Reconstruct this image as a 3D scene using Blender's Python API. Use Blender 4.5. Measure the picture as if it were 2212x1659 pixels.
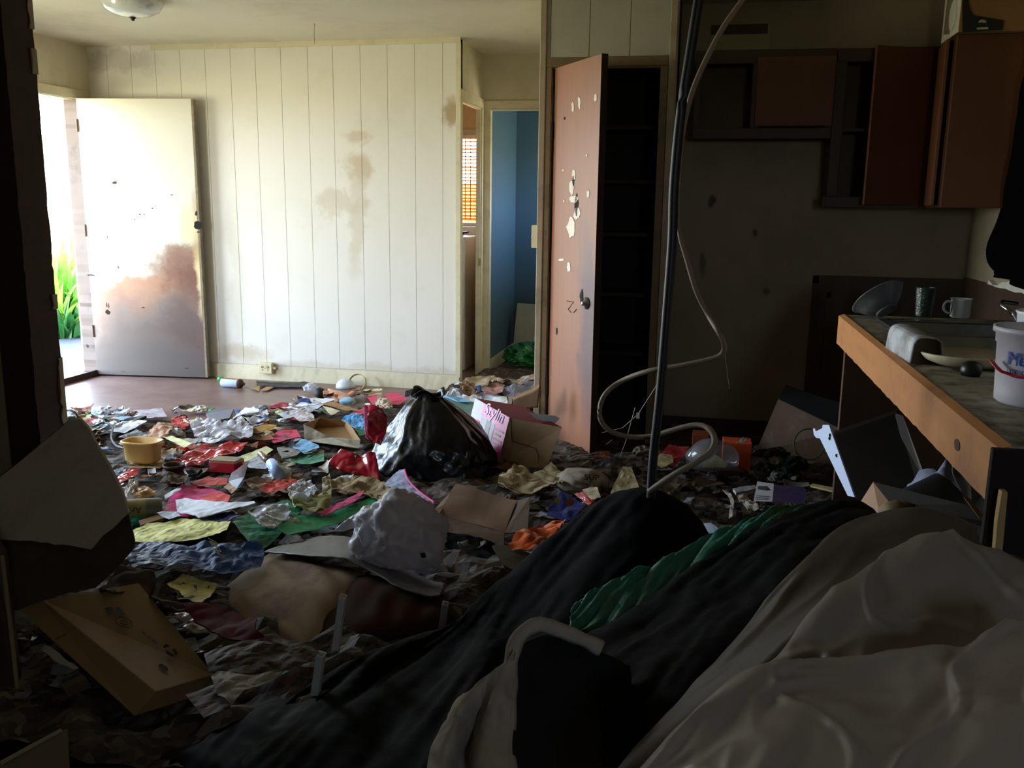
import bpy, math, random
from mathutils import Vector, Matrix, noise
for o in list(bpy.data.objects): bpy.data.objects.remove(o)
scene = bpy.context.scene
COL = scene.collection

# ---------------------------------------------------------------- camera
F, CX, CY = 1958.0, 1106.0, 829.5          # focal length and centre for a 2212 x 1659 frame
R = Matrix(((0.97801008, -0.05273956, 0.20177913),
            (0.20815492, 0.18674594, -0.96010285),
            (0.01295397, 0.98099159, 0.19361741)))
EYE = Vector((0, 0, 1.32))
cam_data = bpy.data.cameras.new('camera')
cam_data.sensor_width = 36.0
cam_data.lens = 36.0 * F / 2212.0
cam_data.clip_start = 0.05
cam_data.clip_end = 200
cam = bpy.data.objects.new('camera', cam_data)
COL.objects.link(cam)
cam.matrix_world = Matrix.Translation(EYE) @ R.to_4x4()
scene.camera = cam

# ---------------------------------------------------------------- light
scene.view_settings.view_transform = 'Standard'
scene.view_settings.look = 'None'
scene.view_settings.gamma = 1.0
scene.view_settings.use_curve_mapping = False
scene.view_settings.exposure = 0.08
scene.cycles.use_denoising = True
scene.cycles.max_bounces = 10
scene.cycles.diffuse_bounces = 6
scene.cycles.glossy_bounces = 4
scene.cycles.transparent_max_bounces = 12
scene.cycles.sample_clamp_indirect = 6.0
scene.cycles.caustics_reflective = False
scene.cycles.caustics_refractive = False

world = bpy.data.worlds.new('daylight')
scene.world = world
world.use_nodes = True
nt = world.node_tree
nt.nodes.clear()
wo = nt.nodes.new('ShaderNodeOutputWorld')
bg = nt.nodes.new('ShaderNodeBackground')
tc = nt.nodes.new('ShaderNodeTexCoord')
sx = nt.nodes.new('ShaderNodeSeparateXYZ')
ramp = nt.nodes.new('ShaderNodeValToRGB')
mr = nt.nodes.new('ShaderNodeMapRange')
mr.inputs['From Min'].default_value = -1
mr.inputs['From Max'].default_value = 1
nt.links.new(tc.outputs['Generated'], sx.inputs[0])
nt.links.new(sx.outputs['Z'], mr.inputs['Value'])
nt.links.new(mr.outputs[0], ramp.inputs[0])
nt.links.new(ramp.outputs[0], bg.inputs[0])
nt.links.new(bg.outputs[0], wo.inputs[0])
el = ramp.color_ramp.elements
el[0].position = 0.0
el[0].color = (0.44, 0.42, 0.34, 1)       # sunlit dry grass and concrete below the horizon
el[1].position = 0.47
el[1].color = (0.68, 0.64, 0.42, 1)
for pos, c in ((0.505, (0.86, 0.94, 1.0, 1)), (0.62, (0.64, 0.81, 1.0, 1)), (1.0, (0.42, 0.62, 1.0, 1))):
    e = el.new(pos)
    e.color = c
bg.inputs['Strength'].default_value = 29.0

def portal(name, loc, rot, sx_, sy_):
    d = bpy.data.lights.new(name, 'AREA')
    d.shape = 'RECTANGLE'
    d.size, d.size_y = sx_, sy_
    d.cycles.is_portal = True
    o = bpy.data.objects.new(name, d)
    o.location = loc
    o.rotation_euler = rot
    COL.objects.link(o)
# the places daylight comes in: front door, living room window, back room window, opening behind the viewer
portal('front_door_daylight', (-4.66, 5.61, 1.02), (0, math.radians(-90), 0), 2.04, 0.90)
portal('living_window_daylight', (-4.66, 3.50, 1.25), (0, math.radians(-90), 0), 1.60, 1.30)
portal('back_room_daylight', (-2.1, 7.62, 1.52), (math.radians(-90), 0, 0), 0.62, 0.70)
portal('added_blue_room_daylight', (-0.37, 7.45, 1.5), (0, math.radians(90), 0), 0.5, 0.5)  # unseen opening, added to brighten the blue room
portal('rear_daylight', (0.9, -1.32, 1.6), (math.radians(90), 0, 0), 0.40, 0.50)

# ---------------------------------------------------------------- helpers
def lin(c):
    if isinstance(c, str):
        c = [int(c[i:i + 2], 16) / 255 for i in (0, 2, 4)]
    return tuple(x / 12.92 if x <= 0.04045 else ((x + 0.055) / 1.055) ** 2.4 for x in c)

def ray(px, py):
    return R @ Vector((px - CX, -(py - CY), -F))

def hit(px, py, x=None, y=None, z=None):
    """point of the room seen at a pixel, on the plane x=, y= or z="""
    d = ray(px, py)
    if x is not None: t = (x - EYE.x) / d.x
    elif y is not None: t = (y - EYE.y) / d.y
    else: t = (z - EYE.z) / d.z
    return EYE + d * t

def sstep(a, b, x):
    t = max(0, min(1, (x - a) / (b - a)))
    return t * t * (3 - 2 * t)

def pile(x, y):
    """height of the rubbish layer above the floor"""
    yb = 4.95 + 0.75 * sstep(-3.0, -2.2, x)
    if x > -1.0: yb = 5.2
    h = 0.085 * sstep(0, 0.8, yb - y) + 0.05 * sstep(3.6, 2.4, y)
    if x < -1.0 and 6.2 < y: h = 0.05
    if -1.72 < x < -0.95 and 5.3 < y <= 6.2: h = max(h, 0.06)
    n = noise.noise(Vector((x * 2.3, y * 2.3, 0.3)))
    return max(0.0, h * (1 + 0.45 * n))

def G(px, py, dz=0.0):
    z = 0.08
    for _ in range(6):
        p = hit(px, py, z=z)
        z = pile(p.x, p.y) + dz
    return hit(px, py, z=z)

MATS = {}
def M(name, col, rough=0.7, var=0.12, scale=8.0, dirt=0.0, dcol='4a3b2c', dscale=5.0, metal=0.0, trans=0.0,
      bump=0.0, bscale=60.0, alpha=1.0, sheen=0.0, wood=None, spec=0.5, coat=0.0, transl=0.0, stains=None, dthr=0.5):
    if name in MATS: return MATS[name]
    m = bpy.data.materials.new(name)
    m.use_nodes = True
    n, l = m.node_tree.nodes, m.node_tree.links
    b = n['Principled BSDF']
    c = lin(col)
    geo = n.new('ShaderNodeNewGeometry')
    vec = geo.outputs['Position']
    if wood:
        mp = n.new('ShaderNodeMapping')
        mp.inputs['Scale'].default_value = wood
        l.new(vec, mp.inputs[0])
        wv = mp.outputs[0]
    else:
        wv = vec
    nz = n.new('ShaderNodeTexNoise')
    nz.inputs['Scale'].default_value = scale
    nz.inputs['Detail'].default_value = 6
    l.new(wv, nz.inputs['Vector'])
    mx = n.new('ShaderNodeMix')
    mx.data_type = 'RGBA'
    cc = [max(0, v * (1 - var * 1.6)) for v in c]
    hi = [min(1, v * (1 + var)) for v in c]
    mx.inputs['A'].default_value = (*cc, 1)
    mx.inputs['B'].default_value = (*hi, 1)
    l.new(nz.outputs['Fac'], mx.inputs['Factor'])
    out = mx.outputs['Result']
    if dirt > 0:
        dn = n.new('ShaderNodeTexNoise')
        dn.inputs['Scale'].default_value = dscale
        dn.inputs['Detail'].default_value = 8
        dn.inputs['Roughness'].default_value = 0.7
        l.new(vec, dn.inputs['Vector'])
        dr = n.new('ShaderNodeMapRange')
        dr.inputs['From Min'].default_value = dthr
        dr.inputs['From Max'].default_value = dthr + 0.2
        dr.inputs['To Max'].default_value = dirt
        l.new(dn.outputs['Fac'], dr.inputs['Value'])
        dm = n.new('ShaderNodeMix')
        dm.data_type = 'RGBA'
        dm.inputs['B'].default_value = (*lin(dcol), 1)
        l.new(dr.outputs[0], dm.inputs['Factor'])
        l.new(out, dm.inputs['A'])
        out = dm.outputs['Result']
    for st in (stains or []):
        # st: centre, radii, colour, strength, ragged
        cen, rad, sc_, stg, rag = st
        sub = n.new('ShaderNodeVectorMath'); sub.operation = 'SUBTRACT'
        sub.inputs[1].default_value = cen
        wn = n.new('ShaderNodeTexNoise'); wn.inputs['Scale'].default_value = 3.5; wn.inputs['Detail'].default_value = 9; wn.inputs['Roughness'].default_value = 0.68
        l.new(vec, wn.inputs['Vector'])
        ws = n.new('ShaderNodeVectorMath'); ws.operation = 'SUBTRACT'; ws.inputs[1].default_value = (0.5, 0.5, 0.5)
        l.new(wn.outputs['Color'], ws.inputs[0])
        wm = n.new('ShaderNodeVectorMath'); wm.operation = 'SCALE'; wm.inputs['Scale'].default_value = rag
        l.new(ws.outputs[0], wm.inputs[0])
        ad = n.new('ShaderNodeVectorMath'); ad.operation = 'ADD'
        l.new(vec, ad.inputs[0]); l.new(wm.outputs[0], ad.inputs[1])
        l.new(ad.outputs[0], sub.inputs[0])
        dv = n.new('ShaderNodeVectorMath'); dv.operation = 'DIVIDE'
        dv.inputs[1].default_value = rad
        l.new(sub.outputs[0], dv.inputs[0])
        ln = n.new('ShaderNodeVectorMath'); ln.operation = 'LENGTH'
        l.new(dv.outputs[0], ln.inputs[0])
        rr = n.new('ShaderNodeMapRange'); rr.interpolation_type = 'SMOOTHSTEP'
        rr.inputs['From Min'].default_value = 1.0
        rr.inputs['From Max'].default_value = 0.35
        rr.inputs['To Max'].default_value = stg
        l.new(ln.outputs['Value'], rr.inputs['Value'])
        sm = n.new('ShaderNodeMix'); sm.data_type = 'RGBA'
        sm.inputs['B'].default_value = (*lin(sc_), 1)
        l.new(rr.outputs[0], sm.inputs['Factor'])
        l.new(out, sm.inputs['A'])
        out = sm.outputs['Result']
    l.new(out, b.inputs['Base Color'])
    b.inputs['Roughness'].default_value = rough
    b.inputs['Metallic'].default_value = metal
    b.inputs['Specular IOR Level'].default_value = spec
    if trans: b.inputs['Transmission Weight'].default_value = trans
    if alpha < 1: b.inputs['Alpha'].default_value = alpha
    if sheen: b.inputs['Sheen Weight'].default_value = sheen
    if coat: b.inputs['Coat Weight'].default_value = coat
    if bump:
        bn = n.new('ShaderNodeTexNoise'); bn.inputs['Scale'].default_value = bscale; bn.inputs['Detail'].default_value = 4
        l.new(wv, bn.inputs['Vector'])
        bp = n.new('ShaderNodeBump'); bp.inputs['Strength'].default_value = bump; bp.inputs['Distance'].default_value = 0.004
        l.new(bn.outputs['Fac'], bp.inputs['Height'])
        l.new(bp.outputs[0], b.inputs['Normal'])
    if transl:
        tr = n.new('ShaderNodeBsdfTranslucent')
        l.new(out, tr.inputs['Color'])
        ms = n.new('ShaderNodeMixShader')
        ms.inputs[0].default_value = transl
        mo = n['Material Output']
        l.new(b.outputs[0], ms.inputs[1]); l.new(tr.outputs[0], ms.inputs[2])
        l.new(ms.outputs[0], mo.inputs['Surface'])
    MATS[name] = m
    return m

class MB:
    """collects boxes, tubes, sheets ... for one mesh (world coordinates)"""
    def __init__(s): s.v, s.f = [], []
    def add(s, vs, fs):
        k = len(s.v)
        s.v += [Vector(a) for a in vs]
        s.f += [[i + k for i in q] for q in fs]
        return s
    def box(s, a, b, rot=None, piv=None):
        x0, y0, z0 = a; x1, y1, z1 = b
        vs = [Vector(p) for p in ((x0,y0,z0),(x1,y0,z0),(x1,y1,z0),(x0,y1,z0),(x0,y0,z1),(x1,y0,z1),(x1,y1,z1),(x0,y1,z1))]
        if rot is not None:
            piv = Vector(piv if piv is not None else [(a[i] + b[i]) / 2 for i in range(3)])
            vs = [piv + rot @ (v - piv) for v in vs]
        return s.add(vs, [(0,3,2,1),(4,5,6,7),(0,1,5,4),(1,2,6,5),(2,3,7,6),(3,0,4,7)])
    def hexa(s, p):
        return s.add(p, [(0,3,2,1),(4,5,6,7),(0,1,5,4),(1,2,6,5),(2,3,7,6),(3,0,4,7)])
    def prism(s, pts, off):
        n_ = len(pts); off = Vector(off)
        vs = [Vector(p) for p in pts] + [Vector(p) + off for p in pts]
        fs = [list(range(n_))[::-1], list(range(n_, 2 * n_))] + [(i, (i + 1) % n_, n_ + (i + 1) % n_, n_ + i) for i in range(n_)]
        return s.add(vs, fs)
    def tube(s, pts, r, n_=10, caps=True, flat=1.0):
        pts = [Vector(p) for p in pts]
        rs = r if isinstance(r, (list, tuple)) else [r] * len(pts)
        vs = []; up = Vector((0, 0, 1))
        for i, p in enumerate(pts):
            d = (pts[min(i + 1, len(pts) - 1)] - pts[max(i - 1, 0)])
            d.normalize()
            a = d.cross(up)
            if a.length < 0.1: a = d.cross(Vector((0, 1, 0)))
            a.normalize(); b = d.cross(a).normalized()
            for k in range(n_):
                t = 2 * math.pi * k / n_
                vs.append(p + a * math.cos(t) * rs[i] + b * math.sin(t) * rs[i] * flat)
        fs = []
        for i in range(len(pts) - 1):
            for k in range(n_):
                k2 = (k + 1) % n_
                fs.append((i*n_+k, i*n_+k2, (i+1)*n_+k2, (i+1)*n_+k))
        if caps:
            fs.append(list(range(n_))[::-1]); fs.append([(len(pts)-1)*n_+k for k in range(n_)])
        return s.add(vs, fs)
    def lathe(s, prof, c=(0,0,0), n_=32, mat=None, sq=1.0, ex=1.0, caps=True):
        """prof: (r,z) pairs; mat: rotation; ex>1 squares the section; sq scales y"""
        vs, fs = [], []; c = Vector(c)
        for r, z in prof:
            for k in range(n_):
                t = 2 * math.pi * k / n_
                cx_, sy_ = math.cos(t), math.sin(t)
                if ex != 1.0:
                    cx_ = math.copysign(abs(cx_) ** (1 / ex), cx_); sy_ = math.copysign(abs(sy_) ** (1 / ex), sy_)
                p = Vector((cx_ * r, sy_ * r * sq, z))
                if mat is not None: p = mat @ p
                vs.append(c + p)
        for i in range(len(prof) - 1):
            for k in range(n_):
                k2 = (k + 1) % n_
                fs.append((i*n_+k, i*n_+k2, (i+1)*n_+k2, (i+1)*n_+k))
        if caps:
            fs.append(list(range(n_))[::-1]); fs.append([(len(prof)-1)*n_+k for k in range(n_)])
        return s.add(vs, fs)
    def grid(s, fn, nu, nv):
        vs = [fn(i / nu, j / nv) for j in range(nv + 1) for i in range(nu + 1)]
        fs = [(j*(nu+1)+i, j*(nu+1)+i+1, (j+1)*(nu+1)+i+1, (j+1)*(nu+1)+i) for j in range(nv) for i in range(nu)]
        return s.add(vs, fs)

ORG = {}
def obj(name, mb, mat, parent=None, smooth=False, bevel=0.0, solid=0.0, sub=0):
    """links the collected shape as ONE mesh object; top-level ones get their origin at their base"""
    vs = mb.v
    if parent is None:
        lo = [min(v[i] for v in vs) for i in range(3)]; hi = [max(v[i] for v in vs) for i in range(3)]
        org = Vector(((lo[0] + hi[0]) / 2, (lo[1] + hi[1]) / 2, lo[2]))
    else:
        org = ORG[parent.name]
    me = bpy.data.meshes.new(name)
    me.from_pydata([tuple(v - org) for v in vs], [], mb.f)
    me.validate()
    o = bpy.data.objects.new(name, me)
    COL.objects.link(o)
    ORG[o.name] = org
    if parent is None: o.location = org
    else: o.parent = parent
    me.materials.append(mat)
    if smooth: me.polygons.foreach_set('use_smooth', [True] * len(me.polygons))
    if bevel:
        b = o.modifiers.new('bevel', 'BEVEL'); b.width = bevel; b.segments = 2; b.limit_method = 'ANGLE'
    if solid:
        b = o.modifiers.new('solid', 'SOLIDIFY'); b.thickness = solid; b.offset = 0
    if sub:
        b = o.modifiers.new('sub', 'SUBSURF'); b.levels = sub; b.render_levels = sub
    return o
LABELS = set()
def tag(o, label, cat, group=None, kind=None):
    o['label'] = label; o['category'] = cat
    if group: o['group'] = group
    if kind: o['kind'] = kind
    LABELS.add(label)
    return o
def thing(name, label, cat, loc, group=None):
    o = bpy.data.objects.new(name, None)
    o.empty_display_size = 0.05
    o.location = loc
    COL.objects.link(o)
    ORG[o.name] = Vector(loc)
    return tag(o, label, cat, group)
def struct(o, label=None):
    o['kind'] = 'structure'
    if label: o['label'] = label
    return o
def writing(name, s, mtx, size, mat, parent, align='LEFT', wrap=None, shear=0.0, depth=0.0006):
    """lettering as a mesh; mtx maps text x,y,z to world; wrap(v) may bend it"""
    cu = bpy.data.curves.new(name, 'FONT')
    cu.body = s; cu.size = size; cu.align_x = align; cu.shear = shear; cu.extrude = depth
    cu.resolution_u = 3
    to = bpy.data.objects.new('tmp_text', cu)
    COL.objects.link(to)
    bpy.context.view_layer.update()
    me = to.to_mesh()
    mb = MB()
    vs = [wrap(v.co) if wrap else mtx @ v.co for v in me.vertices]
    mb.add(vs, [list(p.vertices) for p in me.polygons])
    to.to_mesh_clear()
    bpy.data.objects.remove(to); bpy.data.curves.remove(cu)
    return obj(name, mb, mat, parent)
def frame_mtx(o, xdir, ydir):
    x = Vector(xdir).normalized(); z = x.cross(Vector(ydir)).normalized(); y = z.cross(x)
    m = Matrix((x, y, z)).transposed().to_4x4()
    m.translation = Vector(o)
    return m

def catmull(p0, p1, p2, p3, t):
    return .5 * ((2 * p1) + (-p0 + p2) * t + (2 * p0 - 5 * p1 + 4 * p2 - p3) * t * t + (-p0 + 3 * p1 - 3 * p2 + p3) * t ** 3)
def cr_line(ps, n_):
    out = []
    for k in range(n_ + 1):
        s_ = k / n_ * (len(ps) - 1); i = min(int(s_), len(ps) - 2); t = s_ - i
        out.append(catmull(ps[max(i - 1, 0)], ps[i], ps[i + 1], ps[min(i + 2, len(ps) - 1)], t))
    return out
# ---------------------------------------------------------------- the room
H = 2.42
PAN = [-4.53 + 0.198 * k for k in range(0)]
wall_stains_tones = [((-2.45, 6.2, 1.55), (0.12, .5, 0.16), 'b3966a', 0.6, 0.35),
              ((-2.47, 6.2, 1.80), (0.16, .5, 0.08), 'b3966a', 0.45, 0.4),
              ((-2.46, 6.2, 1.15), (0.09, .5, 0.50), 'b5a27c', 0.40, 0.3),
              ((-2.62, 6.2, 1.30), (0.17, .5, 0.12), 'b3a17c', 0.42, 0.5),
              ((-1.75, 6.2, 1.93), (0.10, .5, 0.12), '9c7a48', 0.75, 0.3),
              ((-3.40, 6.2, 0.20), (0.30, .5, 0.12), 'a8916a', 0.55, 0.4),
              ((-3.40, 6.2, 0.75), (0.09, .5, 0.75), 'b9b094', 0.35, 0.3),
              ((-4.3, 6.2, 2.30), (0.5, .5, 0.08), '7e7263', 0.35, 0.4),  # darker band below the ceiling at the left end
              ((-2.0, 6.2, 0.10), (2.6, .5, 0.07), 'a8946f', 0.35, 0.2)]
m_panel = M('painted_panelling', 'dfdbd2', 0.45, var=0.05, scale=2.0, dirt=0.25, dcol='b0a37f', dscale=1.7, stains=wall_stains_tones, dthr=0.55)
m_wall = M('old_wall_paint', 'cfc5ab', 0.6, var=0.08, scale=2.5, dirt=0.35, dcol='94825f', dscale=2.2)
m_ceil = M('stained_ceiling_paint', 'd9d2bd', 0.7, var=0.08, scale=1.6, dirt=0.4, dcol='a89876', dscale=1.1, bump=0.25, bscale=22)
m_kwall = M('kitchen_wall_paint', 'a3977c', 0.6, var=0.12, scale=2.0, dirt=0.35, dcol='5c4f3c', dscale=1.8)
m_floor = M('worn_vinyl_floor', '7d6258', 0.38, var=0.3, scale=7.0, dirt=0.8, dcol='4b3a33', dscale=2.4, bump=0.3, bscale=9)
m_trim = M('yellowed_trim_paint', 'd8ceb0', 0.5, var=0.1, scale=4, dirt=0.35, dcol='8a7452', dscale=6)
m_grime = M('dark_grime', '3a2a1c', 0.8, var=0.4, scale=30)
m_blue = M('blue_wall_paint', '48667c', 0.6, var=0.05, scale=3)
m_tan = M('tan_wall_paint', 'd6b887', 0.6, var=0.05)
m_brown = M('dark_stained_wood', '3c221c', 0.6, var=0.3, scale=3, wood=(9, 9, 0.8), dirt=0.3, dcol='1d110d')
m_white = M('chipped_white_paint', 'dcd6cb', 0.5, var=0.08, dirt=0.2, dcol='93897a', dscale=9)

def W(name, a, b, mat, label=None):
    return struct(obj(name, MB().box(a, b), mat), label)
W('floor', (-4.53, -1.3, -0.1), (1.5, 8.3, 0.0), m_floor)
W('ceiling', (-4.66, -1.3, H), (1.5, 8.3, H + 0.1), m_ceil)
# back wall of the living room: boards with grooves between them
m = MB()
gx = [-4.53, -4.37, -4.172, -3.975, -3.777, -3.579, -3.381, -3.189, -2.995, -2.793, -2.605, -2.404, -2.207, -2.01, -1.812, -1.70]
for i in range(len(gx) - 1):
    g = 0.0011
    m.box((gx[i] + (g if i else 0), 6.200, 0.115), (gx[i + 1] - (g if i < len(gx) - 2 else 0), 6.212, H))
m.box((-4.53, 6.206, 0.0), (-1.70, 6.30, H))
struct(obj('wall_back', m, m_panel, bevel=0.0012))
m = MB()
N = 60
m.grid(lambda u, v: Vector((-3.62 + 1.93 * u, 6.186 + 0.002 * noise.noise(Vector((u * 40, v * 3, 1))), 0.108 * v + (0.006 * noise.noise(Vector((u * 30, 0, 4))) if v > 0.5 else 0))), N, 2)
m.box((-3.62, 6.188, 0.0), (-1.69, 6.206, 0.102))
struct(obj('baseboard_back', m, m_trim))
W('trim_1', (-4.0, 6.188, 2.385), (-1.685, 6.2, H), m_trim)
W('trim_2', (-1.715, 6.185, 0.10), (-1.682, 6.2, H - 0.035), m_trim)
# left wall with front door opening and a window nearer the viewer
m = MB()
XL0, XL1 = -4.66, -4.53
m.box((XL0, 6.06, 0), (XL1, 6.3, H)).box((XL0, 5.14, 2.06), (XL1, 6.06, H)).box((XL0, 4.6, 0), (XL1, 5.14, H))
m.box((XL0, 2.85, 0), (XL1, 4.6, 0.44)).box((XL0, 2.85, 2.06), (XL1, 4.6, H)).box((XL0, 4.15, 0.44), (XL1, 4.6, 2.06)).box((XL0, 2.58, 0), (XL1, 2.85, H))
struct(obj('wall_left', m, m_wall))
m = MB()
for a, b in (((-4.60, 2.85, 0.44), (-4.55, 4.15, 0.48)), ((-4.60, 2.85, 2.02), (-4.55, 4.15, 2.06)), ((-4.60, 2.85, 0.48), (-4.55, 2.89, 2.02)), ((-4.60, 4.11, 0.48), (-4.55, 4.15, 2.02)), ((-4.60, 3.48, 0.48), (-4.55, 3.52, 2.02))):
    m.box(a, b)
struct(obj('window_1', m, m_trim))
# front door frame, sill and trim
m = MB()
m.box((-4.70, 5.10, 2.03), (-4.515, 6.10, 2.06)).box((-4.545, 5.07, 2.03), (-4.508, 6.13, 2.10))
struct(obj('trim_3', m, m_trim, bevel=0.004))
def jagged_strip(x0, x1, y0, y1, z0, z1, n_, amp, seed, axis):
    """a board whose one edge is ragged; axis 'x' or 'y' is the ragged direction"""
    random.seed(seed)
    mb = MB(); pts = []
    for k in range(n_ + 1):
        z = z0 + (z1 - z0) * k / n_
        a = amp * (noise.noise(Vector((k * 0.35, seed, 0))) + 0.6 * random.uniform(-1, 1) * (random.random() < 0.35))
        pts.append((z, a))
    for k in range(n_):
        (za, aa), (zb, ab) = pts[k], pts[k + 1]
        if axis == 'x':
            mb.hexa([(x0, y0, za), (x1 + aa, y0, za), (x1 + aa, y1, za), (x0, y1, za), (x0, y0, zb), (x1 + ab, y0, zb), (x1 + ab, y1, zb), (x0, y1, zb)])
        else:
            mb.hexa([(x0, y0 + aa, za), (x1, y0 + aa, za), (x1, y1, za), (x0, y1, za), (x0, y0 + ab, zb), (x1, y0 + ab, zb), (x1, y1, zb), (x0, y1, zb)])
    return mb
struct(obj('trim_4', jagged_strip(-4.63, -4.508, 6.035, 6.10, 0.0, 2.03, 70, 0.006, 3, 'y'),
           M('shaded_split_jamb_paint', '5a4a42', 0.6, var=0.2, scale=5, dirt=0.9, dcol='2a1a12', dscale=3.0, dthr=0.56)), 'splintered front door jamb with peeling paint')  # shade under the porch roof is put into the jamb colour
struct(obj('trim_5', MB().box((-4.72, 5.07, -0.01), (-4.50, 6.06, 0.025)).box((-4.515, 5.05, -0.01), (-4.495, 6.05, 0.045)), m_brown), 'dark wooden door sill')
# the hall: left side wall with doorway, far wall with doorway to the blue room
m = MB()
m.box((-1.735, 6.21, 0), (-1.70, 6.30, H)).box((-1.735, 6.30, 2.045), (-1.70, 6.84, H)).box((-1.735, 6.84, 0), (-1.70, 7.0, H))
m.box((-1.735, 6.9, 2.04), (-0.88, 6.94, H)).box((-0.98, 6.9, 0), (-0.88, 6.94, H))
struct(obj('wall_hall', m, m_wall))
m = MB()
m.box((-1.705, 6.235, 2.03), (-1.688, 6.895, 2.095)).box((-1.705, 6.21, 0), (-1.688, 6.27, 2.03)).box((-1.705, 6.835, 0), (-1.688, 6.895, 2.03))
m.box((-1.735, 6.30, 2.015), (-1.70, 6.84, 2.03)).box((-1.735, 6.825, 0), (-1.70, 6.84, 2.02))
struct(obj('trim_6', m, m_trim, bevel=0.003))
m = MB()
m.box((-1.69, 6.885, 2.03), (-0.98, 6.90, 2.085)).box((-1.69, 6.885, 0), (-1.638, 6.90, 2.03)).box((-1.66, 6.90, 0), (-1.638, 6.94, 2.03)).box((-1.66, 6.90, 2.015), (-0.98, 6.94, 2.03))
struct(obj('trim_7', m, m_trim, bevel=0.003))
# blue room
m = MB()
m.box((-1.70, 6.94, 0), (-1.66, 8.3, H)).box((-1.66, 7.95, 0), (-0.3, 8.05, H)).box((-0.35, 6.94, 0), (-0.32, 7.2, H)).box((-0.35, 7.7, 0), (-0.32, 8.0, H)).box((-0.35, 7.2, 0), (-0.32, 7.7, 1.25)).box((-0.35, 7.2, 1.75), (-0.32, 7.7, H)).box((-0.90, 6.94, 0), (-0.32, 6.96, H))  # the unseen gap in the right wall is added to let light in
struct(obj('wall_blue_room', m, m_blue))
struct(obj('baseboard_blue_room', MB().box((-1.66, 7.0, 0), (-1.648, 7.95, 0.10)).box((-1.66, 7.938, 0), (-0.35, 7.95, 0.10)), m_trim))
# back room left of the hall, with its window
m = MB()
m.box((-3.2, 7.55, 0), (-2.41, 7.65, H)).box((-2.41, 7.55, 0), (-1.79, 7.65, 1.17)).box((-2.41, 7.55, 1.87), (-1.79, 7.65, H)).box((-1.79, 7.55, 0), (-1.70, 7.65, H)).box((-3.25, 6.3, 0), (-3.15, 7.65, H)).box((-1.72, 7.0, 0), (-1.70, 7.55, H))
struct(obj('wall_back_room', m, m_tan))
m = MB()
m.box((-2.45, 7.53, 1.87), (-1.765, 7.55, 1.93)).box((-2.45, 7.52, 1.13), (-1.765, 7.55, 1.17)).box((-2.45, 7.53, 1.17), (-2.41, 7.55, 1.87)).box((-2.13, 7.58, 1.17), (-2.11, 7.60, 1.87))
struct(obj('window_2', m, m_trim))
# pantry: panelled front with door opening, side wall to the hall, closet inside
XP0, XP1, YP = -0.93, -0.20, 5.05
m = MB()
pg = [-0.92, -0.875, -0.665, -0.45, -0.235]
for i in range(4):
    m.box((pg[i] + .002, YP, 2.10), (pg[i + 1] - .002, YP + 0.012, H))
m.box((XP0, YP + .006, 2.07), (XP1, YP + 0.07, H)).box((XP0, YP + .006, 0), (-0.86, YP + .07, 2.07)).box((-0.265, YP + .006, 0), (XP1, YP + .07, 2.07))
struct(obj('wall_pantry', m, M('pantry_panel_paint', 'c2bfae', 0.5, var=0.05, dirt=0.25, dcol='8e866e', dscale=2.5), bevel=0.001))
m = MB()
m.box((XP0, YP - .012, 0.0), (-0.895, YP + 0.0, H)).box((XP0 - .012, YP - .012, 0), (XP0, 6.9, 0.09))
m.box((-0.243, YP - .012, 0.0), (-0.205, YP + .0, H))
struct(obj('trim_8', m, M('pantry_corner_trim_paint', 'b8a88d', 0.55, var=0.15, scale=3, dirt=0.4, dcol='6d5942', dscale=5), bevel=0.004))
m = MB()
m.box((-0.893, YP - .008, 2.05), (-0.245, YP + .004, 2.10)).box((-0.893, YP - .008, 0), (-0.862, YP + .004, 2.05)).box((-0.285, YP - .006, 0), (-0.245, YP + .07, 2.05)).box((-0.862, YP, 2.04), (-0.265, YP + .07, 2.07))
struct(obj('door_1', m, M('grimy_pantry_frame', '8e7857', 0.6, var=0.25, scale=5, dirt=0.7, dcol='3b2a1a', dscale=5), bevel=0.003), 'grimy pantry door frame')
m = MB()
m.box((XP0, YP + .07, 0), (XP0 + .03, 6.95, H))
struct(obj('wall_pantry_side', m, m_wall))
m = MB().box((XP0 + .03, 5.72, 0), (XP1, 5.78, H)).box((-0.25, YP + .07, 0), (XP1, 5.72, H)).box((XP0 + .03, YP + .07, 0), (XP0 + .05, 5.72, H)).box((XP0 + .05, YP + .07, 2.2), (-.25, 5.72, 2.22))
struct(obj('wall_pantry_inside', m, M('pantry_shade_paint', '2a211b', .8, var=.3)))  # darkness of the unlit closet is put into the wall colour
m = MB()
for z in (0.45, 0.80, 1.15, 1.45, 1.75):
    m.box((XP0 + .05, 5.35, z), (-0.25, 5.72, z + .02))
struct(obj('trim_9', m, M('pantry_shelf_wood', '3a2c22', 0.7, var=0.3)), 'dark pantry shelves')
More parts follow.
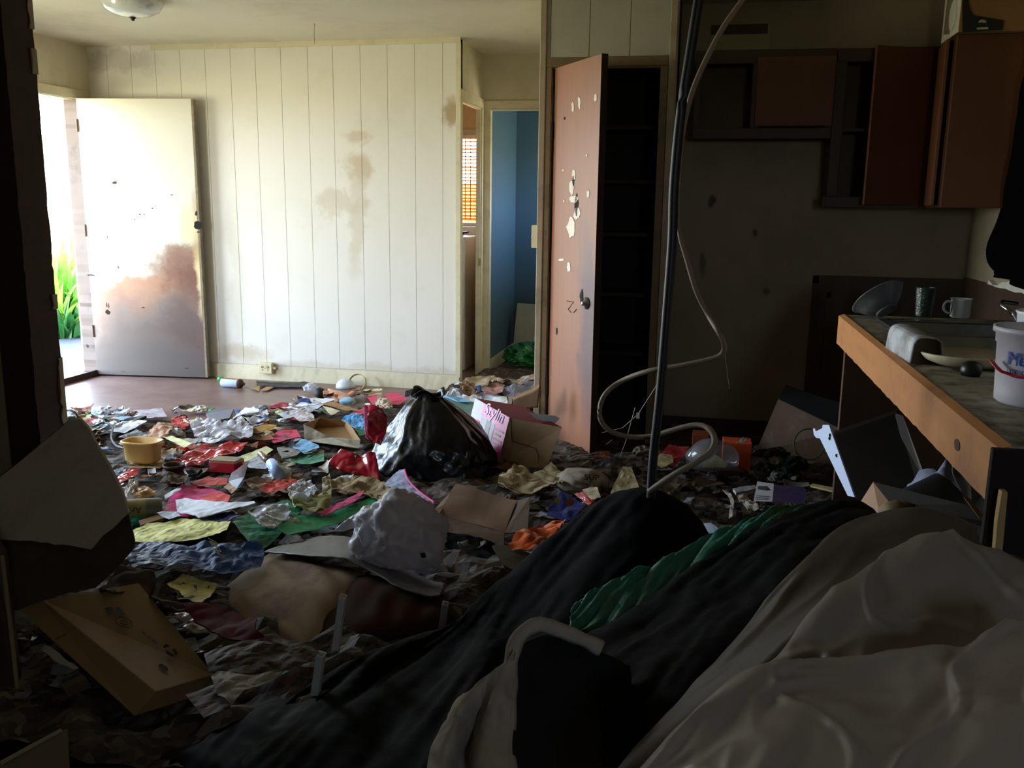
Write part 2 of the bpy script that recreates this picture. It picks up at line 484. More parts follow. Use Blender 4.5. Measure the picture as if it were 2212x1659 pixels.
# kitchen back wall, right wall, rear and left of the viewer's room
stk = [((0.02, 5.4, 1.36), (0.03, .4, 0.05), '241a12', 0.85, 0.12), ((0.27, 5.4, 1.18), (0.02, .4, 0.03), '241a12', 0.8, 0.08), ((0.36, 5.4, 0.85), (0.03, .4, 0.03), '241a12', 0.6, 0.08),
       ((-0.02, 5.4, 1.0), (0.03, .4, 0.10), '33261a', 0.6, 0.1)]
m_kback = M('kitchen_back_paint', 'a0927a', 0.6, var=0.12, scale=2.0, dirt=0.4, dcol='5c4f3c', dscale=1.6, stains=stk)
W('wall_kitchen_back', (XP1, 5.4, 0), (1.5, 5.5, H), m_kback)
struct(obj('wall_right', MB().box((1.40, -1.3, 0), (1.5, 5.45, H)), m_kwall))
W('baseboard_kitchen', (XP1, 5.385, 0), (0.6, 5.4, 0.09), m_brown)
m = MB()
m.box((-2.8, -1.4, 0), (0.75, -1.3, H)).box((1.05, -1.4, 0), (1.5, -1.3, H)).box((0.75, -1.4, 0), (1.05, -1.3, 1.4)).box((0.75, -1.4, 1.8), (1.05, -1.3, H))
struct(obj('wall_rear', m, m_kwall))
struct(obj('wall_left_near', MB().box((-2.8, -1.4, 0), (-2.7, 2.6, H)), m_kwall))
# partition stub with a dark jamb whose white paint has been torn off
struct(obj('wall_partition', MB().box((-4.6, 2.6, 0), (-2.26, 2.72, H)), M('partition_paint', 'a89a7c', 0.6, var=0.2, scale=4, dirt=0.7, dcol='5d4b35', dscale=4)))
m = jagged_strip(-2.30, -2.178, 2.585, 2.72, 0.0, H, 110, 0.004, 8, 'x')
struct(obj('door_2', m, m_brown), 'dark stained jamb of the doorway on the left')
m = MB()
for z0_, z1_, sd in ((0.30, 0.78, 3), (1.72, 1.80, 4), (1.86, 1.95, 5), (2.0, 2.06, 6), (0.95, 1.0, 7)):
    q = jagged_strip(-2.183, -2.173, 2.70, 2.722, z0_, z1_, int((z1_ - z0_) * 60), 0.012, sd, 'y'); m.add(q.v, q.f)
struct(obj('trim_10', m, M('peeling_cream_paint', 'b5a78d', 0.6, var=0.2, scale=12, dirt=0.4)), 'ragged strip of cream paint on the dark jamb')
# window frame on right wall is hidden by the black cloth: broken plaster edge under it
m = MB()
random.seed(11)
prev = None; NP = 46; YE = 4.9
for k in range(NP):
    y = 1.6 + (YE - 1.6) * k / NP; y2 = 1.6 + (YE - 1.6) * (k + 1) / NP
    zt = .975 + .07 * sstep(YE, 4.2, y) + 0.025 * noise.noise(Vector((y * 7, 0, 0))); zt2 = .975 + .07 * sstep(YE, 4.2, y2) + 0.025 * noise.noise(Vector((y2 * 7, 0, 0)))
    zb = 0.965 + 0.012 * noise.noise(Vector((y * 9, 3, 0))); zb2 = 0.965 + 0.012 * noise.noise(Vector((y2 * 9, 3, 0)))
    m.hexa([(1.372, y, zb), (1.40, y, zb), (1.40, y2, zb2), (1.372, y2, zb2), (1.376, y, zt), (1.40, y, zt), (1.40, y2, zt2), (1.376, y2, zt2)])
struct(obj('trim_11', m, M('broken_plaster', 'd5d2c4', 0.7, var=0.15, scale=18, dirt=0.4, dcol='8b8474')), 'pale broken plaster edge under the covered window')
# brown wainscot behind the missing stove
m = MB()
m.box((0.60, 5.38, 0), (1.40, 5.4, 0.95)).box((0.60, 5.374, 0.91), (1.40, 5.382, 0.955)).box((0.60, 5.374, 0), (0.63, 5.382, 0.95)).box((0.68, 5.372, 0), (0.70, 5.38, 0.86)).box((0.68, 5.372, 0.83), (0.86, 5.38, 0.86))
m.box((1.385, 1.7, 0.80), (1.40, 3.8, 0.965)).box((1.385, 3.8, 0), (1.40, 5.38, 0.965))
struct(obj('trim_12', m, M('brown_wainscot', '4a3626', 0.6, var=0.3, scale=3, wood=(6, 6, 1), dirt=0.3)), 'brown plywood wainscot')
# ---------------------------------------------------------------- front door, standing open against the wall
def slab_mtx(a, b):
    """frame with x from a to b on the floor plan, z up, y away from the viewer"""
    a, b = Vector(a), Vector(b)
    x = (b - a).normalized(); z = Vector((0, 0, 1)); y = z.cross(x)
    m = Matrix((x, y, z)).transposed().to_4x4(); m.translation = a
    return m
def xf(mb, mtx):
    mb.v = [mtx @ v for v in mb.v]; return mb
D0, D1 = (-4.50, 6.00, 0.0), (-3.645, 6.10, 0.0)
fd = slab_mtx(D0, D1)
def dpt(x, z, y=0): return fd @ Vector((x, y, z))
st = []
for (x, z, rx, rz, c, s_, rg) in ((0.80, 0.82, .46, .30, '7a4424', .9, .6), (0.40, 0.62, .50, .24, '9a6038', .85, .6), (0.80, 0.60, .30, .34, '5f2f18', .8, .5), (0.12, .50, .30, .22, '94604a', .75, .5),
        (0.43, .12, 1.1, .62, '7a6258', .75, .3), (0.5, 0.20, .95, .50, '5a4a44', .96, .35), (0.5, 0.08, .95, .26, '4f4743', .85, .25), (.75, .42, .35, .22, '4c342e', .6, .5), (0.84, 0.30, .05, .25, '5e4440', .7, .1), (0.86, 1.0, .05, .55, 'b39a62', .8, .12), (0.80, 1.15, .10, .20, 'd9cda2', .8, .1), (0.86, .70, .05, .3, 'e6d4a4', .7, .12)):
    p = dpt(x, z); st.append((tuple(p), (rx, .5, rz), c, s_, rg))
m_door = M('stained_white_door', 'd6d1c2', 0.5, var=0.04, scale=3, stains=st)
door = thing('front_door', 'open white front door with rusty brown stain over its lower half', 'door', D0)
mb = xf(MB().box((0, 0, 0.012), (0.862, 0.040, 2.035)), fd)
obj('door_leaf', mb, m_door, door, bevel=0.002)
mb = jagged_strip(0.858, 0.875, 0.0, 0.044, 0.014, 2.03, 120, 0.0018, 21, 'x')
obj('door_edge', xf(mb, fd), M('rough_door_edge', '8f826a', 0.8, var=0.4, scale=40, dirt=0.5), door)
m_hole = M('dark_hole', '120c09', 0.9)
def disc(r, n_=18, jag=0.0, seed=0, sx=1, sz=1):
    random.seed(seed); pts = []
    for k in range(n_):
        t = 2 * math.pi * k / n_; rr = r * (1 + random.uniform(-jag, jag))
        pts.append((math.cos(t) * rr * sx, math.sin(t) * rr * sz))
    return pts
def plate(x, z, pts, y=-0.002, th=0.002): return xf(MB().prism([(x + a, y, z + b) for a, b in pts], (0, th, 0)), fd)
def door_px(px, py):
    p = hit(px, py, y=6.05); q = fd.inverted() @ p; return q.x, q.z
x, z = door_px(421, 487)
obj('lock_hole', plate(x, z, disc(.031, jag=.12, seed=1)), m_hole, door)
x, z = door_px(238, 673)
obj('lock_hole', plate(x, z, disc(.017, jag=.2, seed=2)), m_hole, door)
mb = MB()
for (px, py, r, a, b) in ((250, 395, .014, 1.5, .8), (417, 462, .016, .45, 1.3), (204, 593, .014, 2.4, .5), (423, 502, .010, 1.3, .5), (259, 577, .005, 1, 1.6), (302, 463, .005, 1, 1), (311, 463, .004, 1, 1), (328, 450, .006, 1.2, .6), (367, 421, .006, 1.3, .7), (292, 474, .005, 1, .7), (240, 660, .003, 1, 6), (236, 658, .003, 1, 7), (310, 664, .007, 1.5, .8), (198, 745, .012, 1, 1.2), (425, 752, .006, 1.6, .4), (400, 797, .010, 2, .3), (270, 801, .008, 2, .3), (237, 512, .004, 1, 1)):
    x, z = door_px(px, py)
    mb.v += []; p_ = plate(x, z, disc(r, 9, .35, px, a, b)); mb.add(p_.v, p_.f)
obj('dents', mb, M('door_scars', '3b332c', .9, var=.4), door)
x, z = door_px(340, 0)
mb = MB()
for hz in (0.3, 1.05, 1.8):
    mb.add(*(lambda q: (q.v, q.f))(xf(MB().tube([(0.0, -.008, hz), (0.0, -.008, hz + .09)], .006), fd)))
obj('hinge', mb, M('rusty_metal', '5c4433', .6, metal=.5, var=.4), door)

# ---------------------------------------------------------------- pantry door, swung towards the viewer
a, b = Vector((-0.845, 5.045, 0)), Vector((-0.545, 4.60, 0))
pm = slab_mtx(a, b)
L = (b - a).length
def ppx(px, py):
    """local x,z on the face of the pantry door"""
    d = ray(px, py); nrm = pm.to_3x3() @ Vector((0, 1, 0)); org = pm.translation
    t = (org - EYE).dot(nrm) / d.dot(nrm); q = pm.inverted() @ (EYE + d * t)
    return q.x, q.z
pst = [((-0.60, 4.68, 1.0), (.10, .12, .35), '5a4a55', .55, .3), ((-0.57, 4.63, 0.65), (.14, .16, .6), '4a3c46', .75, .25), ((-0.83, 5.0, 0.0), (.25, .3, .3), '4c3a30', .5, .3)]
m_pd = M('worn_varnished_plywood', '945f42', 0.42, var=.14, scale=4, wood=(7, 7, 0.7), dirt=.2, dcol='7a4a30', dscale=5, stains=pst)
pd = thing('pantry_door', 'orange brown plywood pantry door standing ajar, scarred with white patches', 'door', a)
obj('door_leaf', xf(MB().box((0, 0, 0.0), (L, .035, 2.045)), pm), m_pd, pd, bevel=.001)
obj('door_edge', xf(MB().box((L + .0002, -.0005, 0.0), (L + .003, .0355, 2.046)), pm), m_brown, pd)
def scar(name, pxs, mat, jag=.0, n_=2):
    pts = [ppx(*p) for p in pxs]
    return obj(name, xf(MB().prism([(x, -.0022, z) for x, z in pts], (0, .0022, 0)), pm), mat, pd)
m_chip = M('bare_white_filler', 'e8dfd2', .8, var=.1)
random.seed(4)
def patch(cx_, cy_, rx, ry, nm='paint_patch', mt=None, seed=1, n_=14, jag=.25):
    random.seed(seed); pts = []
    for k in range(n_):
        t = 2 * math.pi * k / n_; q = 1 + random.uniform(-jag, jag)
        pts.append((cx_ + math.cos(t) * rx * q, cy_ - math.sin(t) * ry * q))
    return scar(nm, pts, mt or m_chip)
for k, (x, y, rx, ry) in enumerate(((1234, 490, 9, 21), (1236, 405, 5, 18), (1247, 462, 7, 12), (1240, 430, 9, 8), (1229, 577, 4, 12), (1271, 419, 3, 9), (1238, 231, 2.5, 12), (1252, 222, 3, 13), (1287, 212, 3, 9), (1213, 561, 6, 3), (1268, 336, 2, 3), (1217, 368, 2, 2), (1219, 434, 1.5, 3), (1240, 378, 4, 12))):
    patch(x, y, rx, ry, seed=k + 3)
for k, (x, y, rx, ry) in enumerate(((1246, 440, 4, 22), (1257, 640, 4, 15), (1239, 390, 2, 10), (1203, 715, 1.5, 7), (1220, 256, 1.5, 3))):
    patch(x, y, rx, ry, 'split', m_hole, seed=k + 30)
mb = MB()
for q in (((1225, 650), (1240, 652), (1228, 668), (1234, 675)), ((1240, 675), (1246, 668))):
    mb.tube([pm @ Vector((ppx(*p)[0], -.002, ppx(*p)[1])) for p in q], .0022, 5)
obj('scratch', mb, M('dark_scratch', '4a2417', .8), pd)
x, z = ppx(1268, 655)
rr = xf(MB().lathe([(.008, 0), (.03, 0), (.032, -.006), (.012, -.012), (.012, -.03), (.008, -.032)], (x, 0, z), 20, Matrix.Rotation(math.radians(-90), 3, 'X') ), pm)
obj('latch_rose', rr, M('tarnished_metal', '8f8a80', .35, metal=.8, var=.3), pd, smooth=True)
mb = MB()
for hz in (.25, 1.67):
    q = xf(MB().tube([(-.004, -.007, hz), (-.004, -.007, hz + .1)], .008), pm); mb.add(q.v, q.f)
obj('hinge', mb, m_hole, pd)

# outlet and switch boxes
ob = thing('outlet_box', 'cream double socket box on the white panelled wall behind the spray can', 'socket', (-3.17, 6.2, .09))
m_cream = M('cream_plastic', 'd8cba6', .5, dirt=.3, dcol='6f5e40', dscale=20)
q0 = hit(558, 783, y=6.15); q1 = hit(587, 808, y=6.15)
obj('box', MB().box((q0.x, 6.15, q1.z), (q1.x, 6.188, q0.z)), m_cream, ob, bevel=.003)
mb = MB()
w = q1.x - q0.x; hz = q0.z - q1.z
for cxx in (.3, .72):
    for dx, dz, sw, sh in ((-.06, .1, .012, .10), (.05, .1, .012, .10), (0, -.15, .022, .05)):
        px_ = q0.x + w * (cxx + dx); pz_ = q1.z + hz * (.5 + dz)
        mb.box((px_ - sw * w, 6.148, pz_ - sh * hz), (px_ + sw * w, 6.1505, pz_ + sh * hz))
mb.box((q0.x + w * .5 - .002, 6.148, q1.z + hz * .5 - .002), (q0.x + w * .5 + .002, 6.1505, q1.z + hz * .5 + .002))
obj('slots', mb, m_hole, ob)
obj('conduit_stub', MB().tube([(q1.x, 6.17, (q0.z + q1.z) / 2), (q1.x + .025, 6.17, (q0.z + q1.z) / 2)], .011), m_cream, ob)
sp = hit(1150, 486, y=5.2); sq = hit(1164, 535, y=5.2)
sw = thing('light_switch', 'beige switch box on the side of the pantry wall beside the blue doorway', 'switch', (sp.x, 5.2, sq.z))
obj('box', MB().box((-.978, 5.14, sq.z), (-.931, 5.22, sp.z)), m_cream, sw, bevel=.003)
obj('toggle', MB().box((-.986, 5.173, (sp.z + sq.z) / 2 - .01), (-.976, 5.185, (sp.z + sq.z) / 2 + .006)), m_cream, sw)

# ceiling lamp and cobwebs
lp = Vector((-3.20, 4.80, H))
cl = thing('ceiling_lamp', 'dusty white glass dome lamp on the ceiling above the front door side', 'lamp', lp)
prof = [(.005, -.10), (.05, -.097), (.10, -.085), (.145, -.062), (.165, -.03), (.17, -.012), (.16, 0)]
obj('dome', MB().lathe(prof, lp, 40), M('dusty_white_glass', 'd8dcd6', .18, dirt=.4, dcol='6f6a5c', dscale=14, coat=.6), cl, smooth=True)
obj('rim', MB().lathe([(.15, -.012), (.178, -.012), (.178, 0), (.15, 0)], lp, 40), m_trim, cl)
obj('finial', MB().lathe([(.003, -.118), (.010, -.115), (.012, -.106), (.018, -.103), (.018, -.098), (.004, -.096)], lp, 16), M('brown_brass', '3c2d1b', .4, metal=.7), cl, smooth=True)
m_web = M('dusty_web', '5a5040', .9)
mb = MB(); a0 = hit(679, 0, y=5.6); pts = [hit(679 + noise.noise(Vector((k * .6, 0, 0))) * 2, 0 + k * 9.5, y=5.6) for k in range(11)]
mb.tube(pts, [0.0012 + .0014 * (random.random() < .3) for _ in pts], 5)
tag(obj('cobweb', mb, m_web), 'thin dark cobweb thread hanging from the ceiling before the panelled wall', 'cobweb')
mb = MB(); q = [hit(1566 + k * 1.2 + noise.noise(Vector((k * .9, 1, 0))) * 1.5, 768 + k * 9, y=2.38) for k in range(9)]
mb.tube(q, .0007, 5)
tag(obj('cobweb', mb, M('pale_web', 'b8b0a0', .9)), 'thin pale cobweb thread hanging from the bend of the beige hose', 'cobweb')
mb = MB()
for (p, q) in (((1300, 935), (1345, 924)), ((1345, 924), (1378, 895)), ((1378, 895), (1420, 830)), ((1310, 960), (1322, 950)), ((1340, 985), (1352, 952)), ((1352, 952), (1372, 880)), ((1222, 1046), (1262, 1000))):
    mb.tube([hit(*p, y=4.2), hit(*q, y=4.2)], .0013, 4)
c_ = hit(1378, 898, y=4.2); mb.box(c_ - Vector((.008, .003, .014)), c_ + Vector((.008, .003, .014)))
tag(obj('cobweb', mb, M('pale_web', 'b8b0a0', .9)), 'pale cobweb strands with a caught scrap before the dark pantry opening', 'cobweb')

# ---------------------------------------------------------------- kitchen cabinets
m_cab = M('orange_stained_cabinet_wood', '673a16', .55, var=.16, scale=3, wood=(5, 5, .6), dirt=.25, dcol='2c1208', dscale=3)
m_cabd = M('dark_stained_cabinet_wood', '3a200f', .55, var=.2, scale=3, wood=(5, 5, .6), dirt=.3, dcol='2a110a')
m_cabi = M('cabinet_inside', '6d5f4c', .8, var=.2)
YF, YB = 5.10, 5.395
cb = thing('wall_cabinet', 'short brown wall cabinet over the empty fridge space, left half doorless', 'cabinet', (.25, YF, 1.70))
mb = MB()
mb.box((-.10, YF + .02, 1.69), (.60, YB, 1.71)).box((-.10, YF + .02, 2.10), (.60, YB, 2.125)).box((-.10, YF + .02, 1.71), (-.08, YB, 2.10)).box((.58, YF + .02, 1.71), (.60, YB, 2.10)).box((.19, YF + .02, 1.71), (.205, YB, 2.1))
obj('carcass', mb, m_cabd, cb)
obj('back_panel', MB().box((-.08, YB - .012, 1.71), (.58, YB - .004, 2.10)), m_cabi, cb)
mb = MB().box((-.105, YF, 2.06), (.60, YF + .02, 2.127)).box((-.105, YF, 1.68), (.60, YF + .02, 1.735)).box((-.105, YF, 1.735), (-.075, YF + .02, 2.06)).box((.19, YF, 1.735), (.235, YF + .02, 2.06)).box((.565, YF, 1.735), (.60, YF + .02, 2.06))
obj('face_frame', mb, m_cabd, cb, bevel=.002)
obj('cabinet_door', MB().box((.212, YF - .02, 1.742), (.60, YF, 2.09)), m_cab, cb, bevel=.004)
tc = thing('wall_cabinet', 'tall dark brown corner wall cabinet with its wide door hanging open', 'cabinet', (.9, YF, 1.33))
mb = MB()
mb.box((.605, YF + .02, 1.335), (1.395, YB, 1.355)).box((.605, YF + .02, 2.10), (1.395, YB, 2.12)).box((.605, YF + .02, 1.355), (.62, YB, 2.10)).box((.62, YF + .06, 1.72), (1.39, YB, 1.735))
obj('carcass', mb, m_cabd, tc)
obj('back_panel', MB().box((.62, YB - .012, 1.355), (1.39, YB - .004, 2.10)), m_cabi, tc)
mb = MB().box((.605, YF, 2.06), (1.10, YF + .02, 2.125)).box((.58, YF - .004, 1.33), (1.10, YF + .02, 1.385)).box((.602, YF, 1.385), (.655, YF + .02, 2.06)).box((1.0, YF, 1.385), (1.10, YF + .02, 2.06))
obj('face_frame', mb, m_cabd, tc, bevel=.002)
da, db = hit(1878, 300, y=4.98), (1.06, YF - .002)
m_ = slab_mtx((da.x, 4.98, 0), (db[0], db[1], 0))
obj('cabinet_door', xf(MB().box((0, 0, 1.345), ((Vector(db) - Vector((da.x, 4.98))).length, .018, 2.118)), m_), m_cab, tc, bevel=.003)
# right wall run, seen end on
rc = thing('wall_cabinet', 'orange brown wall cabinet at right seen from its end, cardboard box on top', 'cabinet', (1.25, 4.9, 1.33))
Y0, XF = 4.75, 1.085
obj('end_panel', MB().box((XF + .0, Y0, 1.335), (1.395, Y0 + .018, 2.12)), m_cab, rc, bevel=.002)
obj('carcass', MB().box((XF + .02, Y0 + .018, 1.335), (1.395, YF - .001, 1.355)).box((XF + .02, Y0 + .018, 2.10), (1.395, YF - .001, 2.12)), m_cabd, rc)
obj('face_frame', MB().box((XF, Y0 + .019, 1.335), (XF + .018, Y0 + .06, 2.12)).box((XF, Y0 + .06, 2.07), (XF + .018, YF - .03, 2.12)).box((XF, Y0 + .06, 1.335), (XF + .018, YF - .03, 1.38)), m_cabd, rc)
obj('cabinet_door', MB().box((XF - .035, Y0 + .055, 1.345), (XF - .017, YF - .03, 2.11), Matrix.Rotation(math.radians(-6), 3, 'Z'), (XF - .017, Y0 + .06, 1.7)), m_cab, rc, bevel=.003)
# box on top
tb = thing('cardboard_box', 'tan and black box with a faded picture on top of the right wall cabinet', 'box', (1.25, 4.8, 2.12))
m_kraft = M('kraft_cardboard', 'a27a4c', .75, var=.12, scale=6, dirt=.3, dcol='6b4c2c')
m_blk = M('black_print', '15130f', .5)
m_wht = M('off_white_print', 'cfc9ba', .6, var=.15, scale=14, dirt=.4, dcol='6f6a58')
X0 = 1.075
obj('box', MB().box((X0, 4.70, 2.122), (1.39, 5.02, 2.40)), m_kraft, tb)
obj('printed_side', MB().box((X0 - .002, 4.702, 2.124), (X0, 5.018, 2.398)), m_wht, tb)
obj('picture', MB().prism([(X0 - .003, 4.98, 2.16), (X0 - .003, 4.86, 2.14), (X0 - .003, 4.84, 2.30), (X0 - .003, 4.97, 2.36)], (-.001, 0, 0)), M('faded_picture', '7a745e', .6, var=.6, scale=40), tb)
obj('picture', MB().prism([(X0 - .0032, 4.83 + .07 * math.cos(t * .5), 2.22 + .07 * math.sin(t * .5)) for t in range(12)], (-.001, 0, 0)), M('pale_picture', 'c9c6bd', .6), tb)
c1 = [hit(*p, y=4.70) for p in ((2079, 0), (2092, 0), (2095, 20), (2103, 33), (2168, 44), (2166, 65), (2079, 70))]
obj('black_label', MB().prism(c1, (0, -.002, 0)), m_blk, tb)
obj('emblem', MB().prism([hit(2122 + 9 * math.cos(t * .52), 49 - 7 * math.sin(t * .52), y=4.697) for t in range(7)], (0, -.001, 0)).prism([hit(*p, y=4.697) for p in ((2110, 60), (2134, 58), (2135, 63), (2110, 64))], (0, -.001, 0)), m_wht, tb)
# thing hanging over the window
bl = cr_line([hit(x_, y_, x=1.36) for x_, y_ in ((2290, -60), (2222, 160), (2196, 260), (2172, 370), (2150, 480), (2136, 540), (2137, 578), (2152, 597), (2181, 607), (2215, 631), (2330, 690))], 80)
mb = MB()
ys = [p.y for p in bl]; zs = [p.z for p in bl]
outl = [(p.y, p.z) for p in bl] + [(2.4, 1.04), (2.4, 2.38)]
def cloth_fn(u, v):
    k = u * (len(bl) - 1); i = min(int(k), len(bl) - 2); f = k - i
    yy = bl[i].y * (1 - f) + bl[i + 1].y * f; zz = bl[i].z * (1 - f) + bl[i + 1].z * f
    zc = 1.06 + (2.35 - 1.06) * (1 - u); y = yy + (2.3 - yy) * v; z_ = zz + (zc - zz) * v
    return Vector((1.36 + .018 * math.sin(y * 26 + z_ * 2) + .012 * noise.noise(Vector((y * 5, z_ * 5, 0))), y, z_))
mb.grid(cloth_fn, 80, 40)
tag(obj('curtain', mb, M('black_curtain_cloth', '040405', .95, var=.3, spec=.05), smooth=True, solid=.004), 'black cloth hung over the window above the sink', 'curtain')
# pale outline where a picture or vent was
v0, v1 = hit(1537, 55, y=5.397), hit(1660, 106, y=5.397)
struct(obj('trim_13', MB().box((v0.x, 5.393, v1.z), (v1.x, 5.40, v0.z)), M('fresh_wall_patch', 'aaa083', .6, var=.1)), 'rectangular patch of cleaner paint above the cabinets')
struct(obj('trim_14', MB().box((v0.x + .0, 5.388, v0.z - .05), (v1.x - .01, 5.394, v0.z)), M('patch_dark', '4e4432', .7, var=.3)), 'dark band across the top of the wall patch')  # darker strip over the upper edge of the patch
# ---------------------------------------------------------------- counter, sink and what stands on it
ZC = .91
m_ctop = M('dirty_laminate', 'aaa088', .6, var=.15, scale=5, dirt=.95, dcol='2c2016', dscale=13, dthr=.45)
m_fasc = M('raw_orange_board', 'bd7f48', .65, var=.2, scale=3, wood=(7, .8, 7), dirt=.5, dcol='6a4030', dscale=5)
ct = thing('counter', 'filthy laminate kitchen counter with a bare orange wooden front edge', 'counter', (.96, 2.75, .79))
CX0, CY0, CY1 = .53, 1.712, 3.79
SX0, SX1, SY0, SY1 = .68, 1.22, 2.86, 3.62          # sink cut-out
mb = MB()
mb.box((CX0 + .02, CY0, .875), (SX0, CY1, ZC)).box((SX1, CY0, .875), (1.395, CY1, ZC)).box((SX0, CY0, .875), (SX1, SY0, ZC)).box((SX0, SY1, .875), (SX1, CY1, ZC))
obj('countertop', mb, m_ctop, ct)
mb = MB(); NF = 60
for k in range(NF):
    y0 = CY0 + (CY1 - CY0) * k / NF; y1 = CY0 + (CY1 - CY0) * (k + 1) / NF
    e0, e1 = (.004 * noise.noise(Vector((k * .7, 2, 0))), .004 * noise.noise(Vector(((k + 1) * .7, 2, 0))))
    mb.hexa([(CX0, y0, .795 + e0), (CX0 + .02, y0, .795), (CX0 + .02, y1, .795), (CX0, y1, .795 + e1), (CX0, y0, .905), (CX0 + .02, y0, .912), (CX0 + .02, y1, .912), (CX0, y1, .905)])
obj('front_edge', mb, m_fasc, ct)
obj('knot', MB().prism([(CX0 - .0015, 1.97 + .022 * math.cos(t * .6), .845 + .012 * math.sin(t * .6)) for t in range(10)], (.0015, 0, 0)), M('knot', '3a2013', .7), ct)
m_steel = M('stained_steel', '8d9496', .32, var=.2, metal=.9, dirt=.4, dcol='3a342c', dscale=9)
sk = thing('sink', 'double stainless steel sink set into the dirty counter', 'sink', (.95, 2.97, .74))
mb = MB()
ym = (SY0 + SY1) / 2
mb.box((SX0 - .03, SY0 - .03, ZC), (SX0 + .02, SY1 + .03, ZC + .006)).box((SX1 - .02, SY0 - .03, ZC), (SX1 + .06, SY1 + .03, ZC + .006)).box((SX0, SY0 - .03, ZC), (SX1, SY0 + .02, ZC + .006)).box((SX0, SY1 - .02, ZC), (SX1, SY1 + .03, ZC + .006)).box((SX0, ym - .02, ZC - .01), (SX1, ym + .02, ZC + .004))
obj('rim', mb, m_steel, sk, bevel=.003)
for nm, y0, y1 in (('basin', SY0 + .02, ym - .02), ('basin', ym + .02, SY1 - .02)):
    mb = MB(); x0, x1 = SX0 + .02, SX1 - .02; t = .05
    mb.add([(x0, y0, ZC), (x1, y0, ZC), (x1, y1, ZC), (x0, y1, ZC), (x0 + t, y0 + t, .75), (x1 - t, y0 + t, .75), (x1 - t, y1 - t, .75), (x0 + t, y1 - t, .75)],
           [(0, 1, 5, 4), (1, 2, 6, 5), (2, 3, 7, 6), (3, 0, 4, 7), (4, 5, 6, 7)])
    obj(nm, mb, m_steel, sk, smooth=False)
# base cabinet at the near end
bc = thing('base_cabinet', 'dark brown base cabinet under the near end of the counter', 'cabinet', (.96, 1.9, 0))
m_dk = M('dark_cabinet_side', '1c0e09', .9, var=.25, scale=3, wood=(5, 5, .7), dirt=.2)
obj('body', MB().box((.85, 1.712, .0), (1.39, 2.25, .79)), m_dk, bc)
obj('end_panel', MB().box((.515, 1.694, .0), (1.39, 1.711, .908)), m_dk, bc, bevel=.002)
obj('plate', MB().box((.575, 1.691, .81), (.60, 1.6945, .87)), M('dull_plate', '3a2a22', .5), bc)
tag(obj('wooden_stick', MB().prism([hit(*p, y=1.66) for p in ((2164, 1063), (2178, 1063), (2172, 1130), (2160, 1260), (2144, 1262), (2154, 1130))], (0, .02, 0)), M('pale_strip', 'b3905c', .6, var=.15, dirt=.3), bevel=.002), 'pale wooden stick standing against the dark base cabinet', 'stick')
# end support under the far end
struct(obj('trim_15', MB().box((.56, 3.74, 0), (1.39, 3.78, .875)), M('counter_end_panel', '513724', .6, var=.25, scale=3, wood=(5, 5, .8))), 'brown plywood panel under the far end of the counter')
# soap dispenser-like white cover (bent plastic cover)
pA = hit(1915, 745, z=ZC); pB = hit(1964, 785, z=ZC)
def arch(c0, c1, h, dx, name, label, mat, cat):
    """arched cover: section runs from c0 to c1, extruded by dx"""
    c0, c1, dx = Vector(c0), Vector(c1), Vector(dx)
    sec = [(0, 0), (.01, .6), (.05, .88), (.16, 1.0), (.84, 1.0), (.95, .88), (.99, .6), (1, 0)]
    inn = [(.93, 0), (.93, .55), (.9, .82), (.83, .92), (.17, .92), (.1, .82), (.07, .55), (.07, 0)]
    pts = [c0 + (c1 - c0) * u + Vector((0, 0, h * w_)) for u, w_ in sec + inn]
    return pts, dx
# the white cover is seen as a smooth white end face with a long dusty top running to the right
w0, w1, w2, w3 = hit(1914, 752, z=ZC), hit(1966, 786, z=ZC), None, None
lf = (w1 - w0)
wc = thing('plastic_cover', 'white rounded plastic cover lying on the counter edge, dusty on top', 'cover', (w0 + w1) / 2)
run = Vector((.23, .03, 0)); hh = .072
lean = Vector((.016, 0, 0))
def cov(u, v):
    # u around: front face up and over to the back; v along the edge w0 -> w1
    base = w0 + lf * v
    sec = [(a_ * .52, b_) for a_, b_ in [(0, 0), (0.004, .4), (.010, .75), (.022, .93), (.04, 1.0), (.07, 1.02), (.12, .98), (.145, .85), (.152, .5), (.155, 0)]]
    k = u * (len(sec) - 1); i = min(int(k), len(sec) - 2); f = k - i
    x_ = sec[i][0] * (1 - f) + sec[i + 1][0] * f; z_ = sec[i][1] * (1 - f) + sec[i + 1][1] * f
    return base + Vector((x_, x_ * .05, z_ * hh))
mw = M('glossy_white_plastic', 'dfe2ea', .35, var=.03)
obj('shell', MB().grid(cov, 27, 6), M('dusty_white_plastic', 'c9cbd0', .5, var=.05, dirt=.75, dcol='4d4030', dscale=7, dthr=.42), wc, smooth=True, solid=.004)
obj('inner_wall', MB().add([cov(i / 27, .97) for i in range(28)], [list(range(28))]), M('dusty_inside', '53452f', .8, var=.3), wc)
# plates under the cover, broken dish with black foot
pl = hit(2100, 775, z=ZC + .02)
bw = thing('baking_dish', 'cream shallow dish with chipped rim beside the white plastic cover', 'dish', pl)
obj('dish', MB().lathe([(.02, .0), (.09, .0), (.12, .012), (.135, .028), (.132, .032), (.11, .018), (.02, .008)], (pl.x, pl.y, ZC + .004), 36, sq=.8), M('cream_ceramic', 'cfc3a4', .4, dirt=.35, dcol='4c3c28', dscale=12), bw, smooth=True)
kn = hit(2098, 795, z=ZC + .02)
tag(obj('knob', MB().lathe([(.004, 0), (.022, .0), (.026, .012), (.022, .03), (.008, .036)], (kn.x, kn.y, ZC + .001), 20), M('black_plastic', '16171a', .4), smooth=True), 'small round black knob lying on the counter in front of the dish', 'knob')
